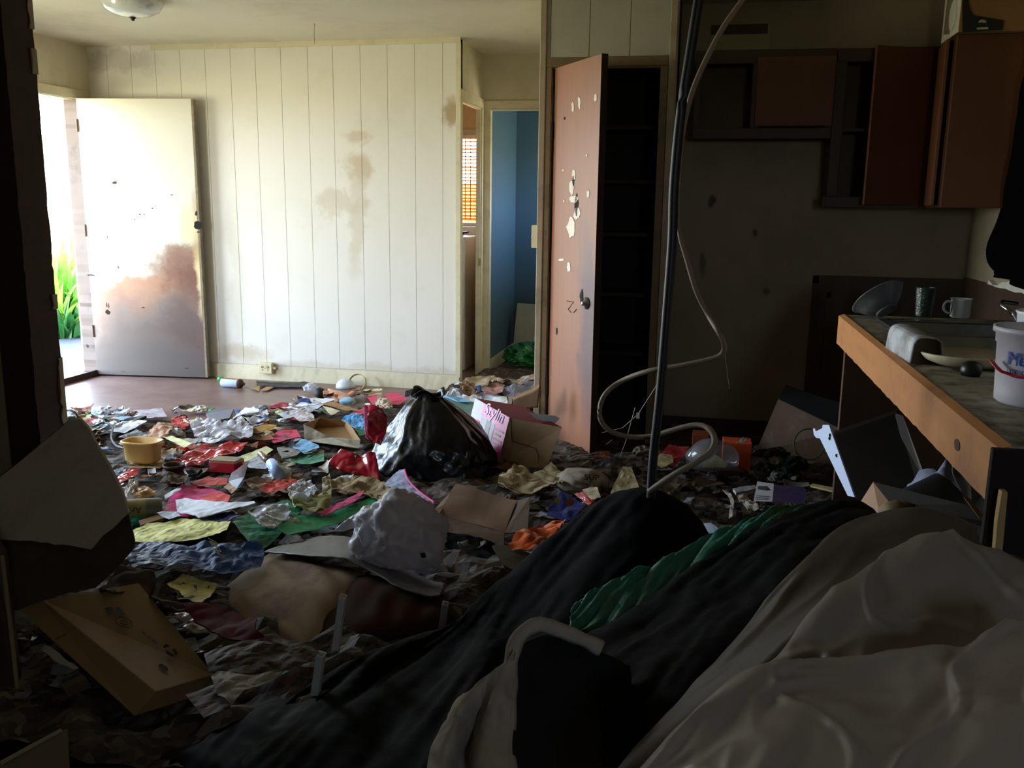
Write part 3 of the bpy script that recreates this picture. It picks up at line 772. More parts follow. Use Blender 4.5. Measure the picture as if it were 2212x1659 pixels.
# glass baking lid leaning, cup, tumbler
def eyeplane(px, py, y): return hit(px, py, y=y)
gd = hit(1915, 683, z=ZC)
mt = Matrix.Rotation(math.radians(62), 3, 'X') @ Matrix.Rotation(math.radians(0), 3, 'Z')
mt = Matrix.Rotation(math.radians(-14), 3, 'Y') @ Matrix.Rotation(math.radians(58), 3, 'X')
gc = Vector((gd.x - .045, 3.62, ZC + .052))
mt2 = Vector((-.45, .50, .74)).to_track_quat('Z', 'Y').to_matrix()
gc = gc + Vector((.01, .03, -.006))
gdish = thing('glass_bowl', 'cloudy glass bowl tipped on its side at the back of the counter', 'bowl', gc)
m_glass = M('cloudy_glass', '8f9094', .25, var=.1, trans=.35, dirt=.35, dcol='4a4238', dscale=18)
obj('bowl', MB().lathe([(.02, -.01), (.045, -.008), (.075, .02), (.098, .05), (.103, .052), (.098, .056), (.07, .028), (.04, .0), (.02, -.003)], gc, 40, mt2), m_glass, gdish, smooth=True)
obj('foot_ring', MB().lathe([(.030, -.018), (.038, -.018), (.042, -.006), (.030, -.006)], gc, 24, mt2), m_glass, gdish, smooth=True)
tp = hit(1994, 684, z=ZC)
tp = Vector((tp.x, tp.y, ZC))
tg = thing('glass_tumbler', 'ribbed green glass tumbler beside the tipped bowl', 'tumbler', tp)
obj('glass', MB().lathe([(.026, .0), (.030, .004), (.034, .06), (.037, .115), (.035, .115), (.031, .06), (.026, .008), (.002, .008)], tp, 20), M('green_glass', '34483a', .12, trans=.5, var=.3, scale=60, bump=1.0, bscale=120), tg, smooth=False)
cp = hit(2073, 686, z=ZC); cp = Vector((cp.x, cp.y, ZC))
mg = thing('coffee_mug', 'plain white mug on the counter behind the sink', 'mug', cp)
m_mug = M('white_ceramic', 'd5dcd6', .25, var=.03)
obj('cup', MB().lathe([(.002, .002), (.030, .0), (.036, .004), (.037, .07), (.042, .075), (.039, .075), (.034, .07), (.033, .008), (.002, .008)], cp, 32), m_mug, mg, smooth=True)
obj('handle', MB().tube(cr_line([cp + Vector((-.035, -.0, .06)), cp + Vector((-.052, -.0, .062)), cp + Vector((-.062, 0, .048)), cp + Vector((-.060, 0, .03)), cp + Vector((-.048, 0, .018)), cp + Vector((-.034, 0, .016))], 24), .0045, 10), m_mug, mg, smooth=True)
# faucet
fc = Vector((1.27, 3.1, ZC + .006))
fa = thing('faucet', 'chrome faucet arching over the sink behind the buckets', 'faucet', fc)
m_chr = M('chrome', 'b8bcc0', .12, metal=1.0, var=.05)
obj('base', MB().lathe([(.03, 0), (.03, .01), (.02, .02), (.015, .05), (.004, .055)], fc, 20), m_chr, fa, smooth=True)
obj('spout', MB().tube([fc + Vector(p) for p in ((0, 0, .04), (-.03, .0, .10), (-.09, .0, .135), (-.16, 0, .13), (-.20, 0, .10), (-.205, 0, .085))], .011, 12), m_chr, fa, smooth=True)
# enamel pot behind the bucket
def pot_at(px, py, dz=0): return hit(px, py, z=ZC + dz)
b0 = Vector((.86, 2.48, ZC)); 
ep = thing('enamel_pot', 'white and grey paint-smeared pail standing behind the ice cream bucket', 'pail', b0)
obj('body', MB().lathe([(.002, .003), (.070, .0), (.075, .01), (.086, .16), (.090, .165), (.086, .168), (.081, .16), (.070, .012), (.002, .012)], b0, 36), M('smeared_white_metal', 'd6dbe4', .35, var=.05, dirt=.9, dcol='3e4450', dscale=9, dthr=.55), ep, smooth=True)
obj('handle', MB().tube([b0 + Vector(p) for p in ((-.084, .02, .14), (-.10, .03, .165), (-.112, .06, .175), (-.10, .09, .18), (-.06, .10, .175))], .005, 8), m_chr, ep, smooth=True)
obj('lid', MB().lathe([(.002, .02), (.05, .016), (.083, .004), (.086, .0)], b0 + Vector((.03, .0, .172)), 32, Matrix.Rotation(.25, 3, 'Y')), M('cream_lid', 'd9d6b8', .4), ep, smooth=True)
# the ice cream bucket
bb = Vector((.715, 2.12, ZC))
rb, rt, hb = .080, .090, .168
def rad(z): return rb + (rt - rb) * z / hb
bu = thing('ice_cream_bucket', 'translucent plastic ice cream bucket with blue lettering and red handle', 'bucket', bb)
m_bk = M('milky_bucket_plastic', 'd4d0da', .4, var=.05, dirt=.25, dcol='8a8088', dscale=10)
obj('body', MB().lathe([(.002, .002), (rb - .01, .0), (rb, .008), (rb + .001, .03), (rt - .004, hb - .035), (rt - .001, hb - .034), (rt, hb - .012), (rt + .006, hb - .012), (rt + .006, hb), (rt - .002, hb), (rt - .006, hb - .03), (rb - .004, .03)], bb, 48, caps=False), m_bk, bu, smooth=True)
obj('contents', MB().lathe([(.002, hb - .03), (.04, hb - .022), (.07, hb - .026), (rt - .004, hb - .028)], bb, 30, caps=False), M('brown_dirt_fill', '6e4a40', .9, var=.4, scale=40), bu)
def onb(u, v, lift=.0012):
    """u: arc metres from the side facing the viewer, v: height"""
    ang = math.atan2(-bb.y, -bb.x) + u / rt
    r_ = rad(v) + lift
    return bb + Vector((math.cos(ang) * r_, math.sin(ang) * r_, v))
m_blu = M('blue_print', '2f58b8', .5)
writing('lettering', 'Meado', None, .040, m_blu, bu, wrap=lambda c: onb(c.x * 1.0 - .070, .092 + c.y, .0012 + c.z), shear=.05)
writing('lettering', 'I C E  C R', None, .013, m_blu, bu, wrap=lambda c: onb(c.x - .066, .074 + c.y, .0012 + c.z))
mb = MB(); mb.grid(lambda u, v: onb(-.018 + u * .12, .035 + v * .042, .0010), 16, 4)
obj('picture', mb, M('yellow_scoop_print', 'd8a63c', .5, var=.3, scale=40, dirt=.3, dcol='b86a2a', dscale=30), bu)
mb = MB(); mb.grid(lambda u, v: onb(.01 + u * .08, .068 + v * .016 * (1 + .3 * math.sin(u * 9)), .0016), 16, 2)
obj('picture', mb, M('orange_red_print', 'cf5226', .5, var=.3, scale=40), bu)
mb = MB(); mb.grid(lambda u, v: onb(-.075 + u * .15, hb - .011 + v * .008 - .0, .0068), 24, 1)
hp = []
for k in range(25):
    t = k / 24
    ang = math.atan2(-bb.y, -bb.x) - 1.05 + t * 2.6
    zz = .095 - .045 * math.sin(min(1, t * 1.6) * math.pi) * (1 - t * .2) + t * .06
    r_ = rad(zz) + .006 + .012 * (1 - t) * (t < .15)
    hp.append(bb + Vector((math.cos(ang) * r_, math.sin(ang) * r_, zz)))
obj('handle', MB().tube(hp, .0055, 8, flat=.6), M('red_plastic_handle', 'b31f35', .35), bu, smooth=True)
# wall scraps and things under the counter
# ---------------------------------------------------------------- outside and back rooms
deck = obj('porch_deck', MB().box((-6.3, 4.4, -.16), (-4.72, 8.6, -.06)), M('grey_porch_boards', '2e2a36', .6, var=.15, scale=3, wood=(1, 9, 1)))
struct(deck)
struct(obj('ground', MB().box((-14, 0, -.4), (-6.3, 16, -.3)), M('yard_soil', '6a6a4a', .9, var=.4)))
m_raf = M('brown_rafter', '8a5a45', .7, var=.2)
rt_ = MB()
rt_.box((-6.3, 4.4, 2.42), (-4.66, 9.5, 2.46)).box((-6.3, 4.4, 2.30), (-6.2, 9.5, 2.42))
for k in range(6):
    rt_.box((-6.2, 5.0 + k * .7, 2.30), (-4.7, 5.05 + k * .7, 2.42))
struct(obj('porch_roof', rt_, m_raf))
def plane_px(px, py, x): return hit(px, py, x=x)
yb0, yb1 = hit(80, 305, x=-9), hit(150, 335, x=-9)
tag(obj('yellow_beam', MB().box((-9.1, min(yb0.y, yb1.y) - 3, yb1.z), (-9, max(yb0.y, yb1.y) + 4, yb0.z)), M('yellow_paint', 'f2cf2a', .5)), 'bright yellow beam across the sunlit building outside the front door', 'beam')
tag(obj('pale_building', MB().box((-9.6, 8.0, -.3), (-9.12, 22.0, yb1.z)), M('sunlit_render', 'efeadf', .6)), 'overexposed pale building beyond the porch and the green plants', 'building')
m_leaf = [M('fresh_leaf', '6aa83a', .45, var=.25, transl=.4), M('lime_leaf', '8fb84a', .45, var=.2, transl=.4), M('deep_leaf', '2c6430', .5, var=.3, transl=.3)]
random.seed(9)
def leafy(name, base, h, n_, mat, label, wd=.05, group=None):
    mb = MB()
    for k in range(n_):
        ang = random.uniform(0, 6.28); L_ = h * random.uniform(.55, 1.05); out = random.uniform(.10, .35) * h
        b = Vector(base) + Vector((random.uniform(-.10, .10), random.uniform(-.10, .10), 0))
        side = Vector((-math.sin(ang), math.cos(ang), 0)); dirv = Vector((math.cos(ang), math.sin(ang), 0))
        rows = []
        for i in range(8):
            t = i / 7; c = b + dirv * out * t ** 1.7 + Vector((0, 0, L_ * (t - .35 * t ** 3 * (1 if out > .2 * h else .4))))
            w_ = wd * math.sin(math.pi * min(1, .12 + t * .88)) * (1 - .2 * t) + .001
            rows += [c - side * w_, c + dirv * w_ * -.15, c + side * w_]
        mb.add(rows, [(i * 3 + j, i * 3 + j + 1, i * 3 + j + 4, i * 3 + j + 3) for i in range(7) for j in range(2)])
    return tag(obj(name, mb, mat, smooth=True), label, 'plant', group)
for k, (px, x_, h, n_, mi, lb) in enumerate(((128, -6.5, 1.0, 26, 1, 'bright broad-leaved plant growing beyond the porch, nearest the dark jamb'), (150, -6.6, 1.15, 28, 0, 'tall light green plant outside in the middle of the doorway'), (168, -6.5, .95, 26, 0, 'light green plant outside close to the front door hinge side'),
        (140, -6.35, .5, 22, 2, 'low dark green plant at the porch edge on the left'), (165, -6.38, .55, 22, 2, 'low dark green plant at the porch edge on the right'), (185, -7.2, 1.3, 26, 1, 'lime green tall plant half hidden by the splintered door jamb'), (118, -7.2, 1.35, 26, 1, 'lime green tall plant at the left edge of the doorway'))):
    c = hit(px, 700, x=x_)
    leafy('leafy_plant', (c.x, c.y, -.3), h + .25, n_ * 2, m_leaf[mi], lb, .045)
# blue room board, green bag
bd = thing('white_board', 'off white board leaning against the blue wall', 'board', hit(1130, 790, z=.05))
P4 = [hit(1104, 790, y=7.45), hit(1150, 795, y=7.40), hit(1161, 658, y=7.75), hit(1117, 655, y=7.80)]
obj('board', MB().prism(P4, (0, .03, 0)), M('grimy_board', 'b8b3a2', .6, var=.1, dirt=.4, dcol='80735a', dscale=5), bd, bevel=.004)
def blob(c, rx, ry, rz, seed, amp=.25, freq=4.0, sub=4, flat=True, ridge=True, fine=0.0):
    import bmesh
    bm = bmesh.new(); bmesh.ops.create_icosphere(bm, subdivisions=sub, radius=1.0)
    c = Vector(c); vs = []
    for v in bm.verts:
        p = v.co.copy(); q = p * freq * .5 + Vector((seed * 7.3, seed * 1.7, 0))
        n1 = noise.noise(q); n2 = noise.noise(q * 2.3 + Vector((5, 5, 5))); n3 = noise.noise(q * 5)
        if ridge: d = 1 + amp * (1 - 2.4 * abs(n1)) * .6 + amp * (.5 - 1.6 * abs(n2)) * .6 + amp * .25 * n3
        else: d = 1 + amp * n1 + amp * .4 * n2
        if fine: d += fine * (.25 - abs(noise.noise(q * 3.3 + Vector((n1, n2, 0)) * 1.5))) + fine * .5 * (.25 - abs(noise.noise(q * 7)))
        w_ = Vector((p.x * rx * d, p.y * ry * d, p.z * rz * d))
        if flat and w_.z < -rz * .35: w_.z = -rz * .35
        vs.append(c + w_)
    fs = [[v.index for v in f.verts] for f in bm.faces]
    bm.free()
    mb = MB(); mb.add(vs, fs); return mb
def poly_sheet(pts, cuts=4, amp=.006, freq=14, seed=0, curl=0.0):
    """crumpled flat piece with the given outline"""
    import bmesh
    bm = bmesh.new()
    vs = [bm.verts.new(p) for p in pts]
    f = bm.faces.new(vs)
    bm.normal_update()
    nrm = f.normal.copy()
    if nrm.length < .5: nrm = Vector((0, 0, 1))
    if nrm.z < 0: nrm.negate()
    bmesh.ops.triangulate(bm, faces=bm.faces[:])
    for _ in range(cuts):
        es = [e for e in bm.edges if e.calc_length() > .012]
        if not es or len(bm.verts) > 1800: break
        bmesh.ops.subdivide_edges(bm, edges=es, cuts=1, use_grid_fill=True)
        bmesh.ops.triangulate(bm, faces=bm.faces[:])
    c = sum((Vector(p) for p in pts), Vector()) / len(pts)
    rmax = max((Vector(p) - c).length for p in pts)
    for v in bm.verts:
        q = v.co * freq + Vector((seed * 3.1, seed * 5.7, seed))
        d = noise.noise(q) * amp + (abs(noise.noise(q * 2.1)) - .25) * amp * .7
        r_ = (v.co - c).length / max(rmax, .001)
        v.co += nrm * (d + curl * r_ * r_)
    vs = [v.co.copy() for v in bm.verts]; bm.verts.index_update()
    fs = [[v.index for v in f.verts] for f in bm.faces]
    bm.free()
    mb = MB(); mb.add(vs, fs); return mb
gb = hit(1110, 800, z=.1)
tag(obj('green_plastic_bag', blob((-1.37, 7.22, .09), .20, .16, .11, 3, .35, 5, 4), M('green_film', '1f7a3c', .25, var=.3, coat=.4)), 'crumpled green plastic bag on the floor of the blue room', 'bag')
# back room: blind, appliance
bl_ = thing('window_blind', 'white slatted blind in the back room window, orange sun glow painted on its slats', 'blind', (-2.08, 7.53, 1.15))
mb = MB(); NS = 24
for k in range(NS):
    z_ = 1.20 + (1.86 - 1.20) * k / (NS - 1)
    t_ = .009 if k % 5 else .012
    mb.box((-2.40, 7.515, z_ - t_ * .8), (-1.80, 7.520, z_ + t_ * (.35 if 7 < k else .8)), Matrix.Rotation(.02 * math.sin(k * 2.2), 3, 'Y'))
o_ = obj('slats', mb, M('blind_slats', 'e0a566', .6, transl=.5), bl_)  # orange sun glow is put into the slat colour
obj('head_rail', MB().box((-2.42, 7.50, 1.86), (-1.79, 7.53, 1.885)), m_trim, bl_)
mb = MB()
for xx in (-2.0, -1.955): mb.tube([(xx, 7.512, 1.20), (xx, 7.512, 1.87)], .004, 5)
obj('cord', mb, M('blind_cord', 'a06a38', .8), bl_)
struct(obj('tan_yard_wall', MB().box((-3.2, 9.0, -.3), (-.8, 9.1, 1.52)), M('sunlit_tan', 'd9924a', .6)))
wm = thing('washing_machine', 'white top loading machine in the small back room left of the hall', 'appliance', (-2.1, 7.2, 0))
obj('body', MB().box((-2.4, 6.98, 0), (-1.86, 7.5, 1.07)), m_white, wm, bevel=.01)
obj('back_panel', MB().box((-2.4, 7.44, 1.07), (-1.86, 7.50, 1.14)), m_white, wm, bevel=.004)
c_ = Vector((-1.97, 7.1, 1.07))
pn = thing('frying_pan', 'small black pan lying on the white machine in the back room', 'pan', c_)
obj('pan', MB().lathe([(.002, .003), (.06, .0), (.075, .035), (.07, .035), (.055, .006), (.002, .006)], c_, 24), M('black_iron', '141312', .4), pn, smooth=True)
obj('handle', MB().tube([c_ + Vector((.07, 0, .03)), c_ + Vector((.11, -.02, .035))], .008, 8), M('black_iron', '141312', .4), pn)
hg = hit(1034, 566, x=-1.695)
st_ = thing('door_strike', 'small brass strike plate on the white hall door frame', 'strike plate', hg)
obj('plate', MB().box((-1.690, hg.y - .035, hg.z - .03), (-1.684, hg.y + .02, hg.z + .03)), M('old_brass', 'a5924e', .4, metal=.6, var=.3), st_)
obj('screw', MB().box((-1.6845, hg.y - .012, hg.z - .004), (-1.683, hg.y - .002, hg.z + .004)), m_hole, st_)
# ---------------------------------------------------------------- the rubbish on the floor
X0, X1, Y0_, Y1_ = -4.5, 1.38, 1.55, 6.88
def pile_fn(u, v):
    x = X0 + (X1 - X0) * u; y = Y0_ + (Y1_ - Y0_) * v
    h = pile(x, y)
    q = Vector((x * 9, y * 9, 0))
    h2 = h * (1 + .35 * noise.noise(q)) + .018 * abs(noise.noise(q * 2.7)) * sstep(0, .05, h) - .002
    return Vector((x, y, max(h2, -.004) if h > .004 else -.004))
mb = MB(); mb.grid(pile_fn, 230, 210)
fs = [f for f in mb.f if not (all(mb.v[i].y > 6.15 for i in f) and any(mb.v[i].x < -1.66 or mb.v[i].x > -1.0 for i in f)) and not (all(mb.v[i].y > 5.0 for i in f) and any(mb.v[i].x > -1.0 and mb.v[i].x < -.1 for i in f)) and not all(mb.v[i].y > 5.36 and mb.v[i].x > -.3 for i in f)]
mb.f = [f for f in fs if not any((mb.v[i].x < -2.06 and 2.56 < mb.v[i].y < 2.75) or (mb.v[i].x < -2.66 and mb.v[i].y < 2.6) for i in f)]
m_mulch = bpy.data.materials.new('mixed_litter'); m_mulch.use_nodes = True
n, l = m_mulch.node_tree.nodes, m_mulch.node_tree.links
g_ = n.new('ShaderNodeNewGeometry'); v1 = n.new('ShaderNodeTexVoronoi'); v1.inputs['Scale'].default_value = 38
cr = n.new('ShaderNodeValToRGB'); sp_ = n.new('ShaderNodeSeparateColor')
wn = n.new('ShaderNodeTexNoise'); wn.inputs['Scale'].default_value = 9
mxv = n.new('ShaderNodeMix'); mxv.data_type = 'VECTOR'; mxv.inputs['Factor'].default_value = .12
l.new(g_.outputs['Position'], mxv.inputs['A']); l.new(wn.outputs['Color'], mxv.inputs['B']); l.new(g_.outputs['Position'], wn.inputs['Vector'])
l.new(mxv.outputs['Result'], v1.inputs['Vector']); l.new(v1.outputs['Color'], sp_.inputs[0]); l.new(sp_.outputs[0], cr.inputs[0])
cr.color_ramp.interpolation = 'CONSTANT'
pal = ['3b2f26', '4d4034', '6a5c4b', '2a221d', '857a69', '5c4636', '453d38', '75695c', '4f382c', '5f5244', '3a3632', '6f4e40']
for i, c in enumerate(pal):
    e = cr.color_ramp.elements[i] if i < 2 else cr.color_ramp.elements.new(i / len(pal))
    e.position = i / len(pal); e.color = (*[q * .62 for q in lin(c)], 1)  # all litter tones darkened to paint in the shaded pile
l.new(cr.outputs[0], n['Principled BSDF'].inputs['Base Color']); n['Principled BSDF'].inputs['Roughness'].default_value = .8
lt = obj('litter_layer', mb, m_mulch)
tag(lt, 'matted layer of torn paper, dust and scraps covering the floor', 'litter', kind='stuff')

C_ = lambda k, c, **kw: M(k, c, kw.pop('rough', .65), var=kw.pop('var', .08), dirt=kw.pop('dirt', .25), dcol=kw.pop('dcol', '6a5844'), dscale=kw.pop('dscale', 12), spec=kw.pop('spec', .22), **kw)
m_paper = C_('white_paper', 'dfe0e6'); m_cream2 = C_('cream_paper', 'd6c9a8'); m_pink = C_('pink_paper', 'd8466a', dirt=.12); m_mag = C_('magenta_paper', 'cf3f78', dirt=.12)
m_red = C_('red_plastic', 'b3202c', rough=.3, coat=.4); m_redp = C_('red_print', 'b8392f', var=.3, scale=40); m_orange = C_('orange_plastic', 'd65a22', rough=.3, var=.2, scale=20)
m_green = C_('green_paper', '2f9a62', dirt=.1); m_dgreen = C_('dark_green_paper', '1f6b45', dirt=.15); m_teal = C_('teal_plastic', '1f9a98', rough=.3, dirt=.05)
m_yel = C_('yellow_paper', 'e4dc86', dirt=.8, dcol='7d6a3c', dscale=22, dthr=.47); m_lyel = C_('pale_yellow_paper', 'e2e0a8'); m_blue2 = C_('blue_film', '24508c', rough=.5, dirt=.3, dcol='8d8678'); m_lblue = C_('light_blue_card', '7db4dc'); m_navy = C_('navy_film', '1c2f6c', rough=.3)
m_tan2 = C_('tan_cloth', '8f7a58', rough=.9, var=.15); m_olive = C_('olive_cloth', 'a09a68', rough=.9, var=.12); m_kr = C_('kraft_paper', 'a07b50'); m_dkr = C_('dark_cardboard', '6a4a30'); m_film = M('clear_film', 'c9ccd6', .2, var=.05, alpha=.6, coat=.3); m_wfilm = M('white_film', 'c9c6cc', .3, var=.06, alpha=.93, transl=.25, dirt=.2, dcol='8a7a70'); m_blackf = M('black_bin_film', '0b0c12', .27, var=.2, bump=.6, bscale=34, coat=.15)
m_grey = C_('grey_card', '7e7f84'); m_lgrey = C_('pale_grey_paper', 'b9bcc4'); m_skin = M('doll_skin', 'd79a78', .5, var=.05); m_brn = C_('brown_paper', '6b4a35')

def S(name, pxs, mat, label, cat, dz=.02, cuts=4, amp=.006, freq=16, seed=None, curl=0.0, solid=.0012, group=None, zs=None):
    lift = .016 if pxs[0][1] > 900 else .004
    pts = [G(p[0], p[1], (zs[i] if zs else dz) + lift) for i, p in enumerate(pxs)]
    mb = poly_sheet(pts, cuts, amp, freq, seed if seed is not None else pxs[0][0] % 97, curl)
    o = obj(name, mb, mat, solid=solid)
    return tag(o, label, cat, group)
def SP(name, pts, mat, parent=None, cuts=4, amp=.004, freq=16, seed=1, curl=0.0, solid=.0015, smooth=False):
    return obj(name, poly_sheet(pts, cuts, amp, freq, seed, curl), mat, parent, solid=solid, smooth=smooth)

# along the far wall ---------------------------------------------------------------------------
c = G(523, 828, .033)
sc_ = thing('spray_can', 'spray can with pale blue label lying by the far baseboard', 'spray can', (c.x, c.y, 0))
ax = Matrix.Rotation(math.radians(90), 3, 'Y') @ Matrix.Rotation(0, 3, 'Z')
ax = Matrix.Rotation(math.radians(-6), 3, 'Z') @ Matrix.Rotation(math.radians(90), 3, 'Y')
a_ = Vector((G(495, 830, 0).x, c.y, .033))
obj('can_body', MB().lathe([(.002, 0), (.031, .001), (.033, .006), (.033, .140), (.030, .148)], a_, 28, ax), C_('can_label', 'b9cbe6', var=.15, scale=60, dirt=.1), sc_, smooth=True)
obj('can_top', MB().lathe([(.033, .138), (.0335, .142), (.032, .158), (.022, .166), (.012, .17), (.011, .185), (.002, .187)], a_, 28, ax), C_('brown_can_top', '4a382c'), sc_, smooth=True)
mb = MB(); mb.grid(lambda u, v: a_ + ax @ Vector((-.0336 * math.cos(-.5 + 1.3 * v), .0336 * math.sin(-.5 + 1.3 * v), .006 + .128 * u)), 10, 8)
obj('colour_band', mb, M('can_orange_black', 'b36a3a', .5, var=.6, scale=9), sc_, smooth=True)
g2 = G(477, 822, 0)
tag(obj('bottle_cap', MB().lathe([(.003, 0), (.024, .002), (.026, .012), (.022, .026), (.004, .03)], (g2.x, g2.y, 0.001), 14), C_('green_cap', '2fa052', rough=.3)), 'small green plastic cap left of the spray can', 'cap')
S('rubber_strip', [(553, 823), (600, 826), (660, 825), (684, 831), (676, 836), (600, 836), (556, 832)], M('black_rubber', '15171c', .5), 'long black rubber strip right of the spray can', 'strip', dz=.012, amp=.006)
S('cardboard_scrap', [(540, 838), (562, 833), (560, 844)], m_kr, 'small kraft cardboard triangle in front of the spray can', 'cardboard', dz=.008, cuts=2)
S('cardboard_scrap', [(563, 843), (578, 834), (592, 837), (575, 844)], m_kr, 'small folded kraft scrap in front of the black rubber strip', 'cardboard', dz=.008, cuts=2)
c = G(672, 850, 0)
tag(obj('plastic_cup', blob((c.x, c.y, .035), .055, .04, .035, 4, .3, 4, 3), m_film), 'crushed clear plastic cup in front of the white bowl', 'cup')
c = G(737, 842, 0)
tag(obj('plastic_bowl', MB().lathe([(.002, .062), (.03, .060), (.055, .045), (.068, .02), (.072, 0), (.069, .001), (.064, .02), (.05, .042), (.002, .057)], (c.x, c.y + .08, c.z + .0), 28), C_('white_bowl', 'cdd3de', rough=.35), smooth=True), 'upturned pale bowl by the baseboard behind the doll', 'bowl')
c = G(768, 841, 0)
tag(obj('plastic_ring', MB().lathe([(.062, 0), (.066, .0), (.066, .03), (.062, .03), (.062, 0)], (c.x, c.y + .05, c.z + .036), 28, Matrix.Rotation(math.radians(65), 3, 'X'), caps=False), C_('cream_ring', 'cfc4a4'), smooth=True), 'cream ring tilted against the upturned bowl', 'ring')
# the doll: one continuous body grown from a skeleton
dl = G(735, 858, .03)
doll = thing('doll', 'baby doll with black hair lying on its back in blue and white nappy', 'doll', (dl.x, dl.y, .03))
def skin_mesh(name, verts, edges, radii, mat, parent, sub=2):
    me = bpy.data.meshes.new(name)
    me.from_pydata([tuple(Vector(v) - ORG[parent.name]) for v in verts], edges, [])
    o = bpy.data.objects.new(name, me); COL.objects.link(o)
    sk = o.modifiers.new('skin', 'SKIN'); sk.use_smooth_shade = True
    for i, r_ in enumerate(radii): me.skin_vertices[0].data[i].radius = (r_, r_)
    me.skin_vertices[0].data[0].use_root = True
    s2 = o.modifiers.new('sub', 'SUBSURF'); s2.levels = sub; s2.render_levels = sub
    dg = bpy.context.evaluated_depsgraph_get(); bpy.context.view_layer.update()
    nm = bpy.data.meshes.new_from_object(o.evaluated_get(bpy.context.evaluated_depsgraph_get()))
    bpy.data.objects.remove(o)
    o = bpy.data.objects.new(name, nm); COL.objects.link(o)
    ORG[o.name] = ORG[parent.name]; o.parent = parent; nm.materials.clear(); nm.materials.append(mat)
    return o
def dq(px, py, dz): return hit(px, py, y=dl.y + dz)
V = [dq(748, 862, 0), dq(735, 857, .01), dq(722, 852, .01), dq(712, 852, .01), dq(702, 851, .01), dq(697, 851, .01),
     dq(716, 845, .04), dq(709, 842, .06), dq(724, 862, -.02), dq(733, 868, -.04),
     dq(752, 858, .03), dq(762, 850, .05), dq(766, 846, .06), dq(756, 868, -.03), dq(766, 874, -.05)]
Ed = [(0, 1), (1, 2), (2, 3), (3, 4), (4, 5), (2, 6), (6, 7), (2, 8), (8, 9), (0, 10), (10, 11), (11, 12), (0, 13), (13, 14)]
Rd = [.034, .036, .034, .018, .032, .026, .016, .013, .016, .012, .024, .020, .014, .024, .016]
skin_mesh('body', V, Ed, Rd, m_skin, doll)
hc = dq(695, 851, .01)
obj('hair', blob(hc + Vector((-.012, 0, 0)), .036, .042, .040, 2, .2, 9, 3, False), M('black_doll_hair', '0d0c0e', .7), doll, smooth=True)
nc = dq(751, 868, -.03)
obj('nappy', blob(nc, .058, .045, .032, 5, .1, 4, 3, False, False), C_('nappy_cloth', '9cc9e6', var=.25, scale=30, dirt=.1), doll, smooth=True)
fc_ = dq(699, 850, -.026)
obj('face', MB().box(fc_ + Vector((-.008, -.002, .004)), fc_ + Vector((-.004, 0, .008))).box(fc_ + Vector((.004, -.002, .004)), fc_ + Vector((.008, 0, .008))).box(fc_ + Vector((-.003, -.002, -.010)), fc_ + Vector((.004, 0, -.008))), M('doll_eyes', '3a1e14', .4), doll)

# named litter, traced as it lies on the layer -------------------------------------------------
P = lambda n_, px, m_, lb, cat, **k: S(n_, px, m_, lb, cat, **k)
P('photo_print', [(287, 887), (350, 882), (361, 900), (308, 904)], C_('faded_photo', 'b0a6ac', var=.4, scale=25), 'large faded photo print at the far edge of the litter', 'photo', dz=.03)
P('paper_sheet', [(638, 876), (672, 860), (725, 862), (700, 872), (652, 878)], m_paper, 'white paper sheet in front of the doll', 'paper', dz=.03)
P('paper_sheet', [(600, 893), (655, 880), (668, 872), (700, 875), (668, 892), (615, 905)], m_lgrey, 'long grey-white sheet behind the kraft tray', 'paper', dz=.03)
P('card_sheet', [(690, 884), (718, 872), (740, 876), (730, 890), (712, 898)], C_('green_photo', '565a44', var=.5, scale=20), 'dark green photo card in front of the doll', 'card', dz=.04)
P('paper_sheet', [(632, 895), (658, 882), (678, 897), (680, 910), (648, 912)], C_('pearl_film', 'c8bcc0', rough=.3), 'pearly crumpled sheet left of the green photo card', 'paper', dz=.04, amp=.012)
P('cardboard_flap', [(695, 872), (720, 868), (765, 882), (780, 888), (748, 886)], m_kr, 'kraft flap in front of the doll nappy', 'cardboard', dz=.05)
P('envelope', [(697, 876), (734, 888), (716, 898), (708, 890)], m_cream2, 'cream envelope lying across the green photo card', 'envelope', dz=.06)
P('pink_sheet', [(792, 856), (860, 848), (880, 862), (862, 874), (805, 874)], m_pink, 'bright pink sheet by the far wall, left of the black bag', 'paper', dz=.02)
P('tissue', [(810, 868), (822, 853), (846, 868), (848, 880), (826, 884)], C_('beige_tissue', 'cbb9a6', transl=.2), 'crumpled beige tissue on the far pink sheet', 'tissue', dz=.05, amp=.03)
P('pink_sheet', [(581, 944), (600, 932), (640, 928), (650, 943), (592, 957)], m_pink, 'square pink sheet left of the kraft tray', 'paper', dz=.03)
P('pink_sheet', [(352, 1107), (366, 1075), (392, 1048), (430, 1047), (497, 1070), (496, 1082), (405, 1119)], m_mag, 'large magenta sheet right of the tea bottle', 'paper', dz=.03)
P('red_sheet', [(430, 1075), (470, 1062), (497, 1070), (493, 1084), (460, 1090)], C_('coral_paper', 'd0463f', dirt=.1), 'coral red sheet on top of the large magenta sheet', 'paper', dz=.045)
P('paper_stack', [(379, 1079), (400, 1077), (500, 1088), (548, 1082), (552, 1088), (470, 1108), (430, 1117), (383, 1104)], m_paper, 'thin stack of white paper fanned over the magenta sheet', 'paper', dz=.055, solid=.004)
P('yellow_sheet', [(281, 1150), (317, 1131), (400, 1120), (455, 1124), (499, 1129), (486, 1150), (439, 1161), (336, 1174), (291, 1170)], m_yel, 'big stained yellow sheet in front of the tea bottle', 'paper', dz=.035, amp=.010)
